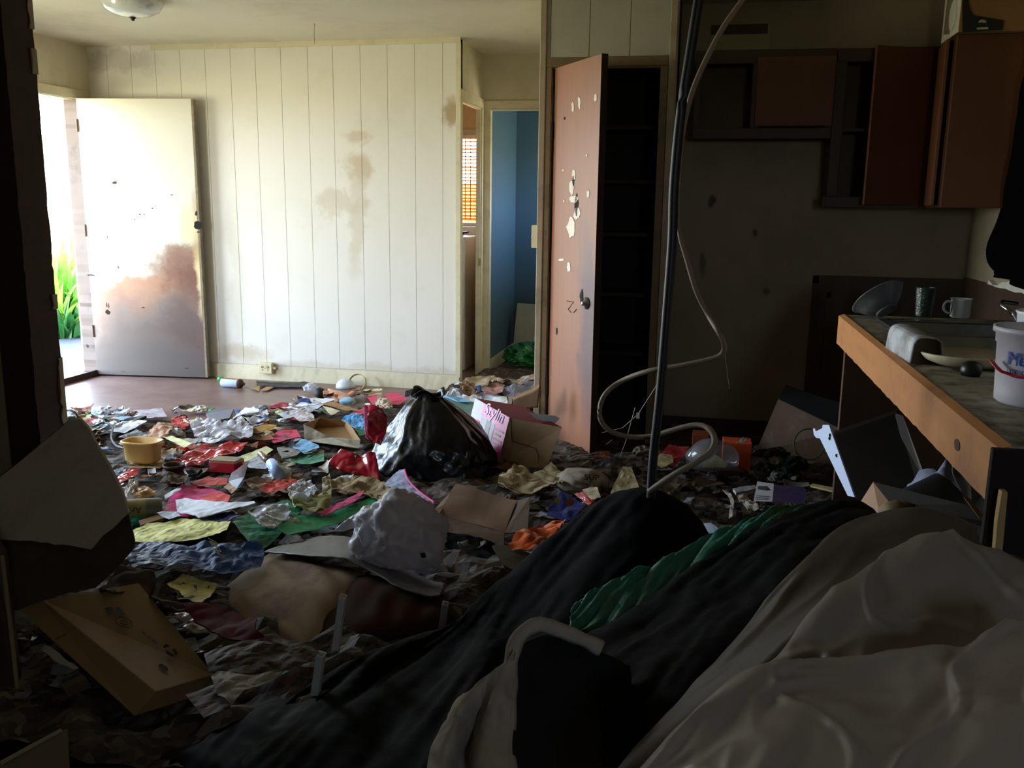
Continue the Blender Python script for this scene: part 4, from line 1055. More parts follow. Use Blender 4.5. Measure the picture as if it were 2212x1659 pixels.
P('yellow_sheet', [(360, 1262), (395, 1240), (470, 1262), (455, 1290), (430, 1306), (400, 1290)], m_yel, 'yellow sheet showing behind the dirty pillow', 'paper', dz=.02)
P('yellow_sheet', [(500, 994), (575, 964), (590, 972), (562, 992), (527, 1003)], m_lyel, 'pale yellow sheet under the blue and white lighter', 'paper', dz=.03)
P('yellow_strip', [(343, 941), (364, 939), (416, 959), (398, 966)], m_lyel, 'pale yellow pointed strip right of the kraft bag', 'paper', dz=.06)
P('green_sheet', [(600, 1140), (640, 1112), (697, 1114), (800, 1076), (832, 1070), (800, 1092), (736, 1128), (690, 1142), (622, 1156)], m_green, 'large bright green sheet running towards the white plastic bag', 'paper', dz=.04, amp=.004)
P('green_sheet', [(502, 1128), (545, 1100), (622, 1080), (655, 1098), (628, 1130), (600, 1160), (565, 1187), (540, 1172), (520, 1150)], m_dgreen, 'darker green folded sheet left of the large green sheet', 'paper', dz=.035, amp=.008)
P('green_sheet', [(622, 997), (650, 982), (700, 974), (700, 997), (660, 1003)], C_('sea_green_film', '2f8a6c', rough=.35), 'sea green film left of the red gift bag', 'film', dz=.03)
P('pink_strip', [(684, 1110), (735, 1085), (786, 1058), (784, 1066), (768, 1084), (702, 1112)], m_mag, 'long pink card strip along the edge of the large green sheet', 'card', dz=.06)
P('light_blue_envelope', [(632, 966), (652, 948), (688, 960), (690, 967), (656, 978)], m_lblue, 'light blue envelope in front of the kraft tray', 'envelope', dz=.05)
P('blue_film', [(737, 905), (760, 893), (790, 898), (790, 926), (768, 922)], C_('sky_blue_film', '4f97cf', rough=.3), 'sky blue plastic bag behind the red gift bag', 'bag', dz=.06, amp=.02)
P('green_sheet', [(767, 925), (786, 922), (792, 938), (776, 942)], m_dgreen, 'small dark green card behind the red gift bag', 'card', dz=.05, cuts=2)
P('red_wrapper', [(375, 1000), (405, 978), (440, 962), (500, 955), (538, 958), (520, 972), (500, 985), (460, 990), (430, 1004), (395, 1008)], C_('red_wrapper_film', 'b52a34', rough=.3, var=.25, coat=.3), 'glossy red wrapper right of the yellow tub', 'wrapper', dz=.04, amp=.02)
P('red_wrapper', [(380, 965), (420, 958), (426, 966), (400, 974)], m_red, 'narrow dark red wrapper touching the yellow strip', 'wrapper', dz=.04, amp=.01)
P('red_wrapper', [(246, 1035), (275, 1018), (305, 1015), (285, 1035), (258, 1042)], m_red, 'crumpled red wrapper in front of the yellow tub', 'wrapper', dz=.04, amp=.015)
P('red_wrapper', [(370, 905), (400, 900), (412, 915), (398, 926), (372, 922)], m_redp, 'red printed wrapper behind the white carrier bag', 'wrapper', dz=.04, amp=.015)
P('newspaper_sheet', [(410, 1040), (450, 1028), (492, 1035), (490, 1048), (430, 1050)], m_redp, 'orange red printed page left of the white folded card', 'paper', dz=.04, amp=.008)
P('newspaper_sheet', [(556, 1052), (592, 1038), (640, 1034), (644, 1048), (610, 1062), (575, 1060)], m_redp, 'orange red advert page in front of the lighter', 'paper', dz=.05, amp=.012)
P('newspaper_sheet', [(530, 1040), (556, 1030), (590, 1035), (570, 1055), (545, 1058)], C_('olive_print', '6d5238', var=.5, scale=30), 'brown printed page left of the orange red advert page', 'paper', dz=.045, amp=.01)
P('carrier_bag', [(410, 915), (425, 900), (455, 905), (480, 915), (520, 900), (548, 925), (545, 940), (510, 950), (455, 957), (420, 940)], m_wfilm, 'torn white carrier bag behind the red wrapper', 'bag', dz=.05, amp=.03, freq=12)
P('paper_sheet', [(500, 906), (530, 880), (560, 884), (558, 890), (520, 896)], m_paper, 'white sheet at the far edge of the litter beside the blue scrap', 'paper', dz=.03)
P('paper_bag', [(310, 942), (330, 918), (352, 908), (377, 907), (372, 930), (360, 948), (330, 950)], C_('crumpled_kraft', 'a5795a'), 'crumpled kraft paper bag behind the yellow tub', 'bag', dz=.06, amp=.03, freq=10)
P('paper_sheet', [(231, 930), (250, 925), (300, 905), (318, 910), (270, 935)], m_paper, 'sunlit white sheet near the dark jamb', 'paper', dz=.03)
P('paper_sheet', [(143, 887), (190, 875), (205, 882), (175, 896), (145, 898)], m_paper, 'bright white sheet nearest the front door', 'paper', dz=.02)
P('dark_card', [(255, 945), (295, 928), (320, 940), (300, 952)], M('black_card', '17161a', .5), 'black card behind the yellow tub', 'card', dz=.05)
P('yellow_sheet', [(256, 960), (275, 947), (300, 952), (330, 950), (338, 965), (300, 968)], m_lyel, 'torn pale yellow sheet sticking up behind the yellow tub', 'paper', dz=.07, amp=.01)
P('paper_bag', [(262, 1012), (330, 985), (372, 968), (368, 985), (345, 1013), (300, 1010)], m_kr, 'flat kraft bag under the yellow tub', 'bag', dz=.015)
P('brown_rag', [(712, 1040), (735, 1028), (780, 1030), (830, 1048), (862, 1072), (820, 1075), (760, 1062), (716, 1060)], m_tan2, 'crumpled tan cloth left of the black bag', 'cloth', dz=.06, amp=.035, freq=9, solid=.004)
P('olive_rag', [(622, 1072), (650, 1065), (690, 1063), (716, 1055), (716, 1080), (700, 1104), (675, 1112), (640, 1098)], m_olive, 'olive yellow cloth with hem behind the pink strip', 'cloth', dz=.05, amp=.03, freq=9, solid=.004)
P('white_rag', [(696, 1035), (712, 1022), (716, 1040), (705, 1062), (696, 1062)], C_('pale_rag', 'b0a48e', rough=.9), 'narrow pale rag left of the tan cloth', 'cloth', dz=.06, amp=.02)
P('clear_film', [(620, 1060), (645, 1036), (662, 1034), (690, 1060), (660, 1075), (632, 1076)], m_film, 'clear crumpled film on the olive cloth', 'film', dz=.08, amp=.03)
P('clear_film', [(535, 1105), (575, 1090), (620, 1088), (628, 1110), (590, 1140), (560, 1135)], m_film, 'smoky clear bag on the darker green sheet', 'film', dz=.06, amp=.02)
P('blue_bag', [(272, 1203), (300, 1173), (330, 1170), (400, 1178), (460, 1170), (520, 1178), (566, 1170), (572, 1200), (562, 1226), (480, 1242), (420, 1228), (360, 1218), (290, 1224)], m_blue2, 'long crumpled blue plastic sack behind the rag and pillow', 'sack', dz=.05, amp=.016, freq=15)
P('blue_wrapper', [(415, 1120), (440, 1108), (500, 1105), (520, 1118), (470, 1128)], m_navy, 'dark blue wrapper between yellow and white sheets', 'wrapper', dz=.035, amp=.015)
P('wood_board', [(300, 1128), (350, 1112), (354, 1122), (305, 1137)], C_('raw_board', 'a27f5c'), 'short raw board lying under the tea bottle', 'board', dz=.03, solid=.012, cuts=2, amp=.001)
P('paper_scrap', [(337, 1110), (345, 1106), (380, 1104), (390, 1112), (365, 1122)], m_lgrey, 'grey white torn scrap beside the raw board', 'paper', dz=.05, amp=.01)
P('card_label', [(355, 1070), (390, 1050), (392, 1057), (357, 1080)], m_paper, 'white paper label right of the tea bottle', 'paper', dz=.05, cuts=2)
P('paper_scrap', [(266, 1052), (282, 1040), (300, 1048), (292, 1066), (272, 1070)], C_('shredded', 'c9bfb0'), 'shredded white paper above the tea bottle', 'paper', dz=.06, amp=.035, freq=24)
P('brown_wrap', [(286, 1055), (312, 1048), (340, 1060), (332, 1070), (292, 1074)], C_('amber_film', '9c6a34', rough=.35), 'amber brown wrapper above the tea bottle', 'wrapper', dz=.07, amp=.015)
P('folded_card', [(493, 1040), (500, 1022), (538, 995), (528, 1030), (510, 1058)], m_paper, 'white folded card standing on edge left of the lighter', 'card', dz=.06, zs=[.04, .07, .15, .06, .03], amp=.003)
P('cardboard_scrap', [(483, 1052), (495, 1042), (512, 1058), (500, 1065)], C_('pink_beige_card', 'c09a80'), 'pink beige flap under the white folded card', 'cardboard', dz=.05)
P('paper_sheet', [(523, 1000), (560, 985), (580, 1000), (575, 1012), (540, 1012)], m_lgrey, 'grey sheet under the lighter', 'paper', dz=.04)
P('magazine', [(598, 968), (640, 962), (655, 975), (640, 985), (610, 990)], C_('newsprint', '8a857c', var=.4, scale=50), 'folded newsprint in front of the light blue envelope', 'newspaper', dz=.04, solid=.006)
P('white_sheet', [(650, 922), (660, 915), (712, 904), (718, 910), (690, 925), (655, 930)], m_paper, 'white page tucked behind the kraft tray', 'paper', dz=.04) if False else None
P('red_sheet', [(762, 890), (790, 880), (792, 892), (770, 897)], m_pink, 'small pink scrap behind the red gift bag', 'paper', dz=.04, cuts=2)
P('book', [(445, 895), (470, 882), (505, 885), (496, 905), (458, 912)], C_('grey_cover', '6f6c74', var=.3, scale=20), 'grey covered booklet at the far edge of the litter', 'book', dz=.03, solid=.012, cuts=2, amp=.001)
P('blue_scrap', [(505, 888), (520, 886), (530, 898), (520, 905)], m_blue2, 'small blue crumple beside the grey booklet', 'wrapper', dz=.03, amp=.02)
P('blue_scrap', [(548, 892), (575, 888), (577, 896), (552, 899)], C_('dusty_blue', '4b5a72'), 'dusty blue slipper-like scrap beyond the litter edge', 'scrap', dz=.02, amp=.015)
P('white_sheet', [(940, 880), (975, 840), (1010, 842), (1045, 862), (1000, 872)], m_lgrey, 'crumpled white sheets at the hall doorway', 'paper', dz=.05, amp=.03)
P('white_sheet', [(1000, 862), (1040, 848), (1095, 856), (1097, 870), (1050, 874)], m_paper, 'bright white page behind the pink box', 'paper', dz=.06, amp=.01)
P('teal_folder', [(905, 885), (960, 858), (1040, 872), (1022, 912), (1000, 925), (960, 905)], C_('grey_green_card', '5f8078'), 'grey green folder behind the black bag', 'folder', dz=.06, amp=.004)
P('light_blue_card', [(962, 853), (1000, 860), (1020, 868), (990, 868), (958, 860)], m_lblue, 'light blue card at the back of the grey green folder', 'card', dz=.075, cuts=2)
P('light_blue_card', [(874, 858), (876, 843), (892, 840), (902, 850), (896, 862)], C_('pale_blue_box', 'bfdcf0'), 'pale blue carton behind the top of the black bag', 'carton', dz=.08, zs=[.05, .14, .15, .1, .05], cuts=2)
# hall floor cloths
P('cloth_heap', [(990, 828), (1020, 812), (1062, 808), (1075, 822), (1050, 838), (1010, 842)], C_('tan_clothes', 'a08f74', rough=.9), 'tan cloth heap on the hall floor', 'cloth', dz=.08, amp=.05, freq=7, solid=.004)
P('cloth_heap', [(1038, 842), (1070, 828), (1092, 838), (1085, 850), (1050, 852)], C_('dusty_pink_clothes', 'a57a72', rough=.9), 'dusty pink cloth on the hall floor', 'cloth', dz=.08, amp=.05, freq=7, solid=.004)
P('cloth_heap', [(1085, 845), (1110, 830), (1158, 824), (1160, 840), (1110, 858)], C_('grey_blue_clothes', '716f7c', rough=.9, var=.3), 'grey blue cloth heap beside the pantry corner', 'cloth', dz=.08, amp=.06, freq=8, solid=.004)
P('cloth_heap', [(1060, 815), (1085, 822), (1130, 808), (1160, 806), (1160, 820), (1110, 832), (1075, 832)], C_('beige_clothes', '9c8a78', rough=.9), 'beige cloth near the green bag in the hall doorway', 'cloth', dz=.09, amp=.05, freq=7, solid=.004)
P('brown_wrap', [(992, 832), (1010, 826), (1030, 838), (1035, 848), (1000, 845)], C_('brown_cloth', '6e5238', rough=.9), 'brown crumpled cloth beside the hall door frame', 'cloth', dz=.08, amp=.04)
P('blue_scrap', [(1026, 838), (1038, 832), (1042, 840), (1034, 846)], C_('vivid_blue', '1f4f8c'), 'small vivid blue rag in the hall', 'cloth', dz=.1, amp=.02, cuts=3)

P('magazine_page', [(829, 1046), (845, 1030), (862, 1015), (874, 1013), (880, 1035), (905, 1062), (938, 1086), (930, 1095), (895, 1084), (868, 1064)], C_('blue_white_page', 'b4bcd8', var=.2, scale=40), 'curved pale magazine page with pink border under the black bin bag', 'magazine', dz=.09, amp=.006)
mb = MB(); mb.tube(cr_line([G(x, y, .115) for x, y in ((874, 1014), (882, 1036), (905, 1061), (938, 1085))], 16), .004, 6); tag(obj('pink_ribbon', mb, m_mag), 'narrow magenta border strip along the curved magazine page', 'ribbon')
fm_ = frame_mtx(G(484, 1204, .115), G(468, 1172, .115) - G(484, 1204, .115), Vector((-1, .3, .6)))
bsk = [o for o in COL.objects if o.name.startswith('blue_bag')][0]
writing('lettering', 'PURI', fm_, .05, C_('pale_print', 'b8b4a0'), bsk)
# yellow tub
a1, a2 = G(252, 1003, .04), G(334, 1003, .04)
tc_ = (a1 + a2) / 2 + Vector((0, .06, 0))
tub = thing('plastic_tub', 'pale yellow oval plastic tub sitting on the litter', 'tub', tc_)
w_ = (a2 - a1).length / 2
m_tub = M('butter_yellow_plastic', 'd9b06a', .4, var=.04, dirt=.12, dcol='a8763a', dscale=9)
obj('tub', MB().lathe([(.005, .004), (w_ * .86, .0), (w_ * .93, .01), (w_ * 1.0, .085), (w_ * 1.12, .088), (w_ * 1.13, .098), (w_ * 1.08, .100), (w_ * .97, .096), (w_ * .88, .014), (.005, .010)], tc_, 48, None, .62, 1.7), m_tub, tub, smooth=True)
obj('whitish_residue', blob(tc_ + Vector((0, -.01, .018)), w_ * .5, .03, .012, 2, .4, 6, 3), C_('residue', 'd9d0c0'), tub, smooth=True)
for sx_ in (-1, 1): obj('handle', MB().box((tc_.x + sx_ * w_ * 1.12 - .008, tc_.y - .022, tc_.z + .080), (tc_.x + sx_ * w_ * 1.12 + .008, tc_.y + .022, tc_.z + .095)), m_tub, tub, bevel=.004)
# brown pot
c = G(370, 1062, .0)
tag(obj('flower_pot', MB().lathe([(.002, .0), (.030, .0), (.042, .085), (.046, .085), (.046, .095), (.042, .095), (.038, .082), (.027, .006), (.002, .006)], c + Vector((0, .03, .02)), 24), C_('brown_pot', '4e3c32'), smooth=True), 'small brown pot standing behind the magenta sheet', 'pot')
P('brown_rag', [(330, 1030), (352, 1015), (395, 1015), (412, 1025), (395, 1045), (350, 1040)], C_('brown_grey_cloth', '5d5046', rough=.9), 'brown grey cloth draped behind the small brown pot', 'cloth', dz=.07, amp=.03)
# tea bottle lying on its side
b1, b2 = G(262, 1106, .05), G(351, 1100, .05)
bt = thing('tea_bottle', 'dusty bottle with upside down lettering lying beside the leaning plasterboard', 'bottle', (b1 + b2) / 2 - Vector((0, 0, .05)))
dirb = (b2 - b1).normalized(); rq = dirb.to_track_quat('Z', 'Y').to_matrix()
Lb = (b2 - b1).length; bs = b1 - dirb * .12; rB = .046
obj('bottle', MB().lathe([(.014, 0), (.014, .03), (.02, .04), (rB, .09), (rB, Lb + .105), (rB * .93, Lb + .118), (.002, Lb + .12)], bs, 32, rq), M('dusty_clear_plastic', '6f7566', .3, var=.35, scale=30, trans=.15, dirt=.4), bt, smooth=True)
obj('label', MB().lathe([(rB + .0008, .10), (rB + .0008, Lb + .06)], bs, 32, rq, caps=False), C_('faded_label', '9a8d62', var=.15, dirt=.4), bt, smooth=True)
upv = Vector((0, -.80, .60)); upv = (upv - dirb * upv.dot(dirb)).normalized(); tv = dirb.cross(upv)
def onbt(c):
    # upside down: text runs from the bottle's base end towards the neck, feet up
    s_ = Lb + .045 - c.x; a = -(c.y - .012) / rB
    return bs + dirb * s_ + (upv * math.cos(a) + Vector(tv) * math.sin(a)) * (rB + .0018)
sgn = 1 if tv.z < 0 else -1
def onbt(c):
    s_ = Lb + .045 - c.x; a = sgn * (c.y + .004) / rB
    return bs + dirb * s_ + (upv * math.cos(a) + tv * math.sin(a)) * (rB + .0018 + c.z)
writing('lettering', 'AriZona', None, .036, M('dark_olive_print', '2c2410', .6), bt, wrap=onbt)
# teal box corner
c = G(280, 1147, .0)
tag(obj('soap_box', MB().box((c.x - .05, c.y - .02, c.z + .005), (c.x + .035, c.y + .07, c.z + .05)), m_teal, bevel=.018), 'teal plastic soap box peeking out beside the leaning plasterboard', 'box')
# lighter / razor like thing: brown metal part and blue-white grip
q1, q2, q3 = G(562, 980, .09), G(585, 1000, .075), G(604, 1026, .06)
lg = thing('toy_torch', 'brown and pale blue toy torch lying on pale yellow paper', 'torch', G(585, 1010, .0))
obj('head', MB().tube([q1, q2], [.014, .018], 12), C_('brown_chrome', '6d5a48', rough=.3, metal=.5), lg, smooth=True)
obj('grip', MB().tube([q2, q3], [.024, .026], 16), C_('pale_blue_grip', 'a8bfe8', rough=.3, dirt=.05), lg, smooth=True)
for t in (.3, .7):
    p = q1.lerp(q2, t) + Vector((0, -.014, .010)); obj('bead', MB().lathe([(.001, 0), (.005, .001), (.001, .004)], p, 8), m_paper, lg)
# red crate piece with comb
r1, r2 = G(452, 1020, .02), G(508, 1024, .02)
rcx = thing('red_carton', 'small red carton with comb-like corrugated top', 'carton', (r1 + r2) / 2)
cc_ = [r1, r2, r2 + Vector((.0, .09, .0)), r1 + Vector((0, .09, 0))]
obj('carton', MB().hexa([*cc_, *[p + Vector((0, 0, .05)) for p in cc_]]), m_red, rcx, bevel=.004)
mb = MB()
for k in range(16):
    p = (r1 + Vector((0, .02, .052))).lerp(r2 + Vector((0, .02, .052)), (k + .5) / 16); mb.box(p - Vector((.0025, .018, .002)), p + Vector((.0025, .055, .006)))
obj('corrugated_top', mb, C_('corrugated', 'b8a98f'), rcx)
# kraft tray
kt = thing('cardboard_tray', 'open kraft cardboard tray, worn white at one corner, left of red gift bag', 'tray', G(715, 945, 0))
T = [G(659, 952, .03), G(776, 968, .03), G(745, 922, .02), G(668, 925, .02)]
Tt = [G(657, 915, .03) * 0 + hit(656, 916, y=T[0].y - .01), hit(779, 950, y=T[1].y - .02), hit(748, 905, y=T[2].y + .02), hit(690, 903, y=T[3].y + .02)]
obj('base', poly_sheet(T, 3, .002), m_kr, kt, solid=.003)
obj('front_wall', poly_sheet([T[0], T[1], Tt[1], hit(715, 945, y=T[0].y - .02), Tt[0]], 4, .006), C_('worn_kraft', 'b0a48c', var=.2, dirt=.5, dcol='6b5138'), kt, solid=.003)
obj('back_wall', poly_sheet([T[3], T[2], Tt[2], Tt[3]], 3, .004), m_kr, kt, solid=.003)
obj('side_wall', poly_sheet([T[1], T[2], Tt[2], Tt[1]], 3, .004), m_kr, kt, solid=.003)
obj('side_wall', poly_sheet([T[0], T[3], Tt[3], Tt[0]], 3, .004), m_kr, kt, solid=.003)
c = G(612, 928, .02)
tag(obj('cardboard_tube', MB().tube([G(592, 930, .035), G(628, 934, .03)], .019, 16, caps=False), C_('tube_card', 'a58b72'), solid=.003, smooth=True), 'empty cardboard roll behind the square pink sheet', 'tube')
P('orange_card', [(548, 925), (575, 915), (598, 918), (594, 928), (560, 932)], C_('ochre_film', 'b5893a'), 'ochre plastic lid shape behind the cardboard roll', 'lid', dz=.03)
# red gift bag, tied in the middle
rg = thing('red_gift_bag', 'glossy red gift bag tied with a dark band, leaning on the black bag', 'bag', G(790, 1020, 0))
yb_ = G(790, 1010, 0).y - .03
up_ = [(786, 872), (798, 871), (825, 882), (837, 903), (834, 934), (822, 962), (806, 956), (795, 940), (790, 913), (796, 889)]
m_gift = M('glossy_red_film', 'a8182c', .22, var=.2, coat=.5, dirt=.1, dcol='5a0c14')
obj('top', poly_sheet([hit(x, y, y=yb_ + .05 * math.sin((x - 786) / 52 * 3.1) * -1) for x, y in up_], 4, .012, 14, 2), m_gift, rg, solid=.002, smooth=True)
obj('inner_fold', poly_sheet([hit(x, y, y=yb_ - .02) for x, y in ((786, 874), (794, 876), (797, 900), (796, 935), (798, 952), (790, 945), (787, 912))], 3, .006), M('pink_foil', 'd8608c', .3), rg, solid=.002, smooth=True)
lo_ = [(704, 1004), (737, 969), (763, 978), (780, 984), (800, 975), (811, 978), (817, 1005), (821, 1036), (786, 1028), (741, 1020)]
obj('bottom', poly_sheet([hit(x, y, y=yb_ - .06 + (1010 - y) * .0012) for x, y in lo_], 4, .016, 12, 5), m_gift, rg, solid=.002, smooth=True)
obj('band', MB().tube([hit(*p, y=yb_ - .03) for p in ((778, 964), (790, 968), (804, 963))], .013, 10), M('dark_band', '2a1a18', .6), rg, smooth=True)
# black bin bag
yc = 4.02
top = hit(925, 846, y=yc); bl0 = G(948, 1070, 0)
cen = Vector((hit(948, 1000, y=yc).x, yc, .03))
bag = thing('black_bin_bag', 'full glossy black bin bag standing in the litter before the pink box', 'bag', cen)
prof = [(0.0, .215), (.06, .262), (.16, .278), (.30, .265), (.45, .235), (.60, .192), (.74, .145), (.86, .095), (.93, .060), (.97, .056), (1.0, .075)]
NB, NZ = 150, 70; vs = []
Ht = top.z - cen.z
for j in range(NZ + 1):
    t = j / NZ
    for i in range(len(prof) - 1):
        if prof[i][0] <= t <= prof[i + 1][0]: f_ = (t - prof[i][0]) / (prof[i + 1][0] - prof[i][0]); r_ = prof[i][1] * (1 - f_) + prof[i + 1][1] * f_; break
    for k in range(NB):
        a = 2 * math.pi * k / NB
        ple = .10 * t * (1 - abs(math.sin(a * 4.5 + 1.5 * noise.noise(Vector((a, t * 2, 0)))))) * (1 if t < .95 else .5)
        q = Vector((math.cos(a) * 1.4, math.sin(a) * 1.4, t * 2.6)); q2 = Vector((math.cos(a) * 3.2, math.sin(a) * 3.2, t * 3.2))
        d = 1 + .13 * noise.noise(q) + ple * 1.4 + .07 * (.3 - abs(noise.noise(q2 * 1.4))) + .035 * (.3 - abs(noise.noise(q2 * 3.1)))
        sh = (top.x - cen.x) * t ** 1.3
        lean = .045 * math.cos(a) * (1 - t)
        zz = cen.z + Ht * t + (.02 * math.sin(a * 3) if t > .97 else 0)
        vs.append(Vector((cen.x + sh + math.cos(a) * r_ * d * 1.03 + lean * .6, cen.y + math.sin(a) * r_ * d * .85, zz - .04 * (1 - t) ** 8)))
fs = [(j*NB+k, j*NB+(k+1)%NB, (j+1)*NB+(k+1)%NB, (j+1)*NB+k) for j in range(NZ) for k in range(NB)]
mb = MB(); mb.add(vs, fs + [list(range(NB))[::-1]])
obj('bag', mb, m_blackf, bag, smooth=True, solid=.002)
obj('tag', poly_sheet([hit(x, y, y=yc - .01) for x, y in ((912, 846), (922, 843), (930, 852), (922, 857))], 2, .003), m_paper, bag, solid=.001)
# pink box
A, B_, Cc, Dd = hit(1101.5, 902.4, y=4.16), hit(1214, 923.5, y=4.05), hit(1180, 1012, y=4.02), hit(1076, 1003, y=4.13)
E_ = hit(1027, 860, y=4.42); wv = E_ - A
bx = thing('product_box', 'tipped cardboard box with pink printed side and dark red top', 'box', (Cc + Dd) / 2)
m_bxk = C_('box_kraft', '8a6d4c', var=.15, dirt=.4, dcol='4a3020', dscale=7)
obj('box', MB().hexa([Dd, Cc, Cc + wv, Dd + wv, A, B_, B_ + wv, A + wv]), m_bxk, bx)
def face(a, b, c, d, off):
    """frame over a quad: returns point at u (a->b), v (a->d)"""
    nrm = (b - a).cross(d - a).normalized()
    if (EYE - a).dot(nrm) < 0: nrm = -nrm
    return lambda u, v, k=1.0: a.lerp(b, u).lerp(d.lerp(c, u), v) + nrm * off * k
LF = face(A + wv, A, Dd, Dd + wv, .0012)
def quad(fn, u0, v0, u1, v1, k=1.0): return MB().add([fn(u0, v0, k), fn(u1, v0, k), fn(u1, v1, k), fn(u0, v1, k)], [(0, 1, 2, 3)])
obj('print', quad(LF, 0, 0, 1, 1), C_('box_white_print', 'dcd6dc', dirt=.05), bx)
obj('print', quad(LF, .27, 0, 1, .26, 2), M('box_magenta', 'cf4a92', .4, var=.1), bx)
obj('print', quad(LF, .70, .26, 1, 1, 2), M('box_magenta', 'cf4a92', .4, var=.1), bx)
obj('picture', quad(LF, .30, .28, .69, .98, 2), M('box_photo', '8d8b9a', .4, var=.6, scale=16), bx)
obj('picture', quad(LF, .46, .28, .58, .9, 3), M('box_photo_dark', '4c4a52', .4, var=.4), bx)
obj('sticker', MB().prism([LF(.22 + .085 * math.cos(k * .5), .50 + .11 * math.sin(k * .5), 3) for k in range(13)], (0, 0, 0)), M('coral_sticker', 'ef7f7a', .4), bx)
xa = (LF(1, 0) - LF(0, 0)); ya = (LF(0, 0) - LF(0, 1)); fm = frame_mtx(LF(.33, .20, 4), xa, ya)
writing('lettering', 'Stylin', fm, xa.length * .25, m_paper, bx, shear=.2)
for k in range(6):
    obj('text_line', quad(LF, .73, .34 + k * .10, .95 - .05 * (k % 2), .37 + k * .10, 4), m_paper, bx)
TF = face(A + wv, B_ + wv, B_, A, .0012)
obj('top_print', quad(TF, 0, .0, 1, 1), C_('dark_red_top', '6e2224', var=.2, dirt=.3, dcol='2e1210'), bx)
FF = face(A, B_, Cc, Dd, .001)
mb = MB(); mb.tube([FF(.02, 0), FF(.10, .30), FF(.16, .48)], .0018, 5)
obj('crease', mb, m_hole, bx)
mb = MB(); mb.tube([FF(.16, .48), FF(.45, .52), FF(.66, .56), FF(.76, .72), FF(.80, .9)], .0014, 5)
obj('crease', mb, m_hole, bx)
t1 = TF(.62, .70, 1) + Vector((0, 0, .004))
mg2 = [hit(x, y, y=4.12) for x, y in ((1142, 892), (1160, 906), (1200, 914), (1209, 904), (1198, 898), (1150, 893))]
tag(obj('leaflet', poly_sheet(mg2, 2, .002), m_lgrey, solid=.002), 'small white leaflet on the dark red top of the pink box', 'leaflet')
# brown folder bundle leaning at the pantry corner
fb = thing('folder_bundle', 'curled brown folders leaning against the pantry corner', 'folder', G(1135, 885, 0))
for k, (o_, cc2) in enumerate(((0, '7a5530'), (.012, '9a6a38'), (.024, '5c3d22'))):
    yk = 4.82 - o_
    pts = [hit(x, y, y=yk + (1165 - x) * .001) for x, y in ((1108, 858 + k * 3), (1122, 851 + k * 3), (1150, 838 + k * 4), (1166, 825 + k * 5), (1162, 880), (1110, 884))]
    obj('folder', poly_sheet(pts, 3, .004, 8, k), C_('folder_%d' % k, cc2), fb, solid=.003, smooth=True)
obj('label', poly_sheet([hit(x, y, y=4.74) for x, y in ((1098, 858), (1106, 856), (1106, 872), (1098, 873))], 1, 0), m_cream2, fb, solid=.001)
# ---------------------------------------------------------------- the dark heap in the foreground
def drape(rows, nu=80, nv=60, amp=.01, freq=(9, 3), seed=0, fold_dir=(1, 0), fine=.003, crease=0.0):
    """cloth surface through control points (px, py, distance y) given row by row"""
    R_ = [[(hit(p[0], p[1], y=p[2]) if not isinstance(p, Vector) else p) for p in r] for r in rows]
    R_ = [cr_line(r, nu) for r in R_]
    cols = [cr_line([r[i] for r in R_], nv) for i in range(nu + 1)]
    P_ = [[cols[i][j] for i in range(nu + 1)] for j in range(nv + 1)]
    vs = []
    for j in range(nv + 1):
        for i in range(nu + 1):
            a = P_[j][min(i + 1, nu)] - P_[j][max(i - 1, 0)]; b = P_[min(j + 1, nv)][i] - P_[max(j - 1, 0)][i]
            n_ = a.cross(b)
            if n_.length < 1e-9: n_ = Vector((0, 0, 1))
            n_.normalize()
            if n_.z < 0: n_ = -n_
            p = P_[j][i]; u, v = i / nu, j / nv
            c = fold_dir[0] * u * freq[0] + fold_dir[1] * v * freq[0]; s_ = -fold_dir[1] * u * freq[1] + fold_dir[0] * v * freq[1]
            w_ = noise.noise(Vector((c, s_, seed))) ; w2 = abs(noise.noise(Vector((c * 2.1, s_ * 1.8, seed + 9))))
            vs.append(p + n_ * (amp * w_ + amp * .8 * (.3 - w2) + fine * noise.noise(p * 30) + crease * max(0, .11 - abs(noise.noise(Vector((u * 3.1 + v * 1.3, v * 2.2 - u, seed + 31))))) * 14))
    mb = MB()
    mb.add(vs, [(j*(nu+1)+i, j*(nu+1)+i+1, (j+1)*(nu+1)+i+1, (j+1)*(nu+1)+i) for j in range(nv) for i in range(nu)])
    return mb
def down(row, dz, dy):
    out = []
    for p in row:
        q = hit(p[0], p[1], y=p[2]); out.append(Vector((q.x, q.y + dy, max(.02, q.z - dz))))
    return out
m_blackc = M('black_nylon', '040405', .8, var=.3, scale=20, bump=.3, bscale=80, spec=.07)
m_dgc = M('black_lining', '060506', .9, var=.3, spec=.1)
m_tealc = M('green_lining', '0f6a55', .5, var=.25, scale=12, bump=.4, bscale=40)
ridge = [(560, 1560, 1.75), (660, 1487, 1.85), (760, 1430, 1.95), (880, 1385, 2.05), (1000, 1338, 2.15), (1050, 1288, 2.25), (1110, 1235, 2.35), (1200, 1155, 2.42), (1300, 1082, 2.5), (1400, 1060, 2.5), (1480, 1098, 2.5), (1545, 1172, 2.45)]
bagA = thing('sleeping_bag', 'heaped black sleeping bag with green lining across the foreground', 'sleeping bag', hit(1200, 1500, y=2.1) * 1)
ORG[bagA.name] = Vector((hit(1200, 1500, y=2.1).x, 2.1, .05)); bagA.location = ORG[bagA.name]
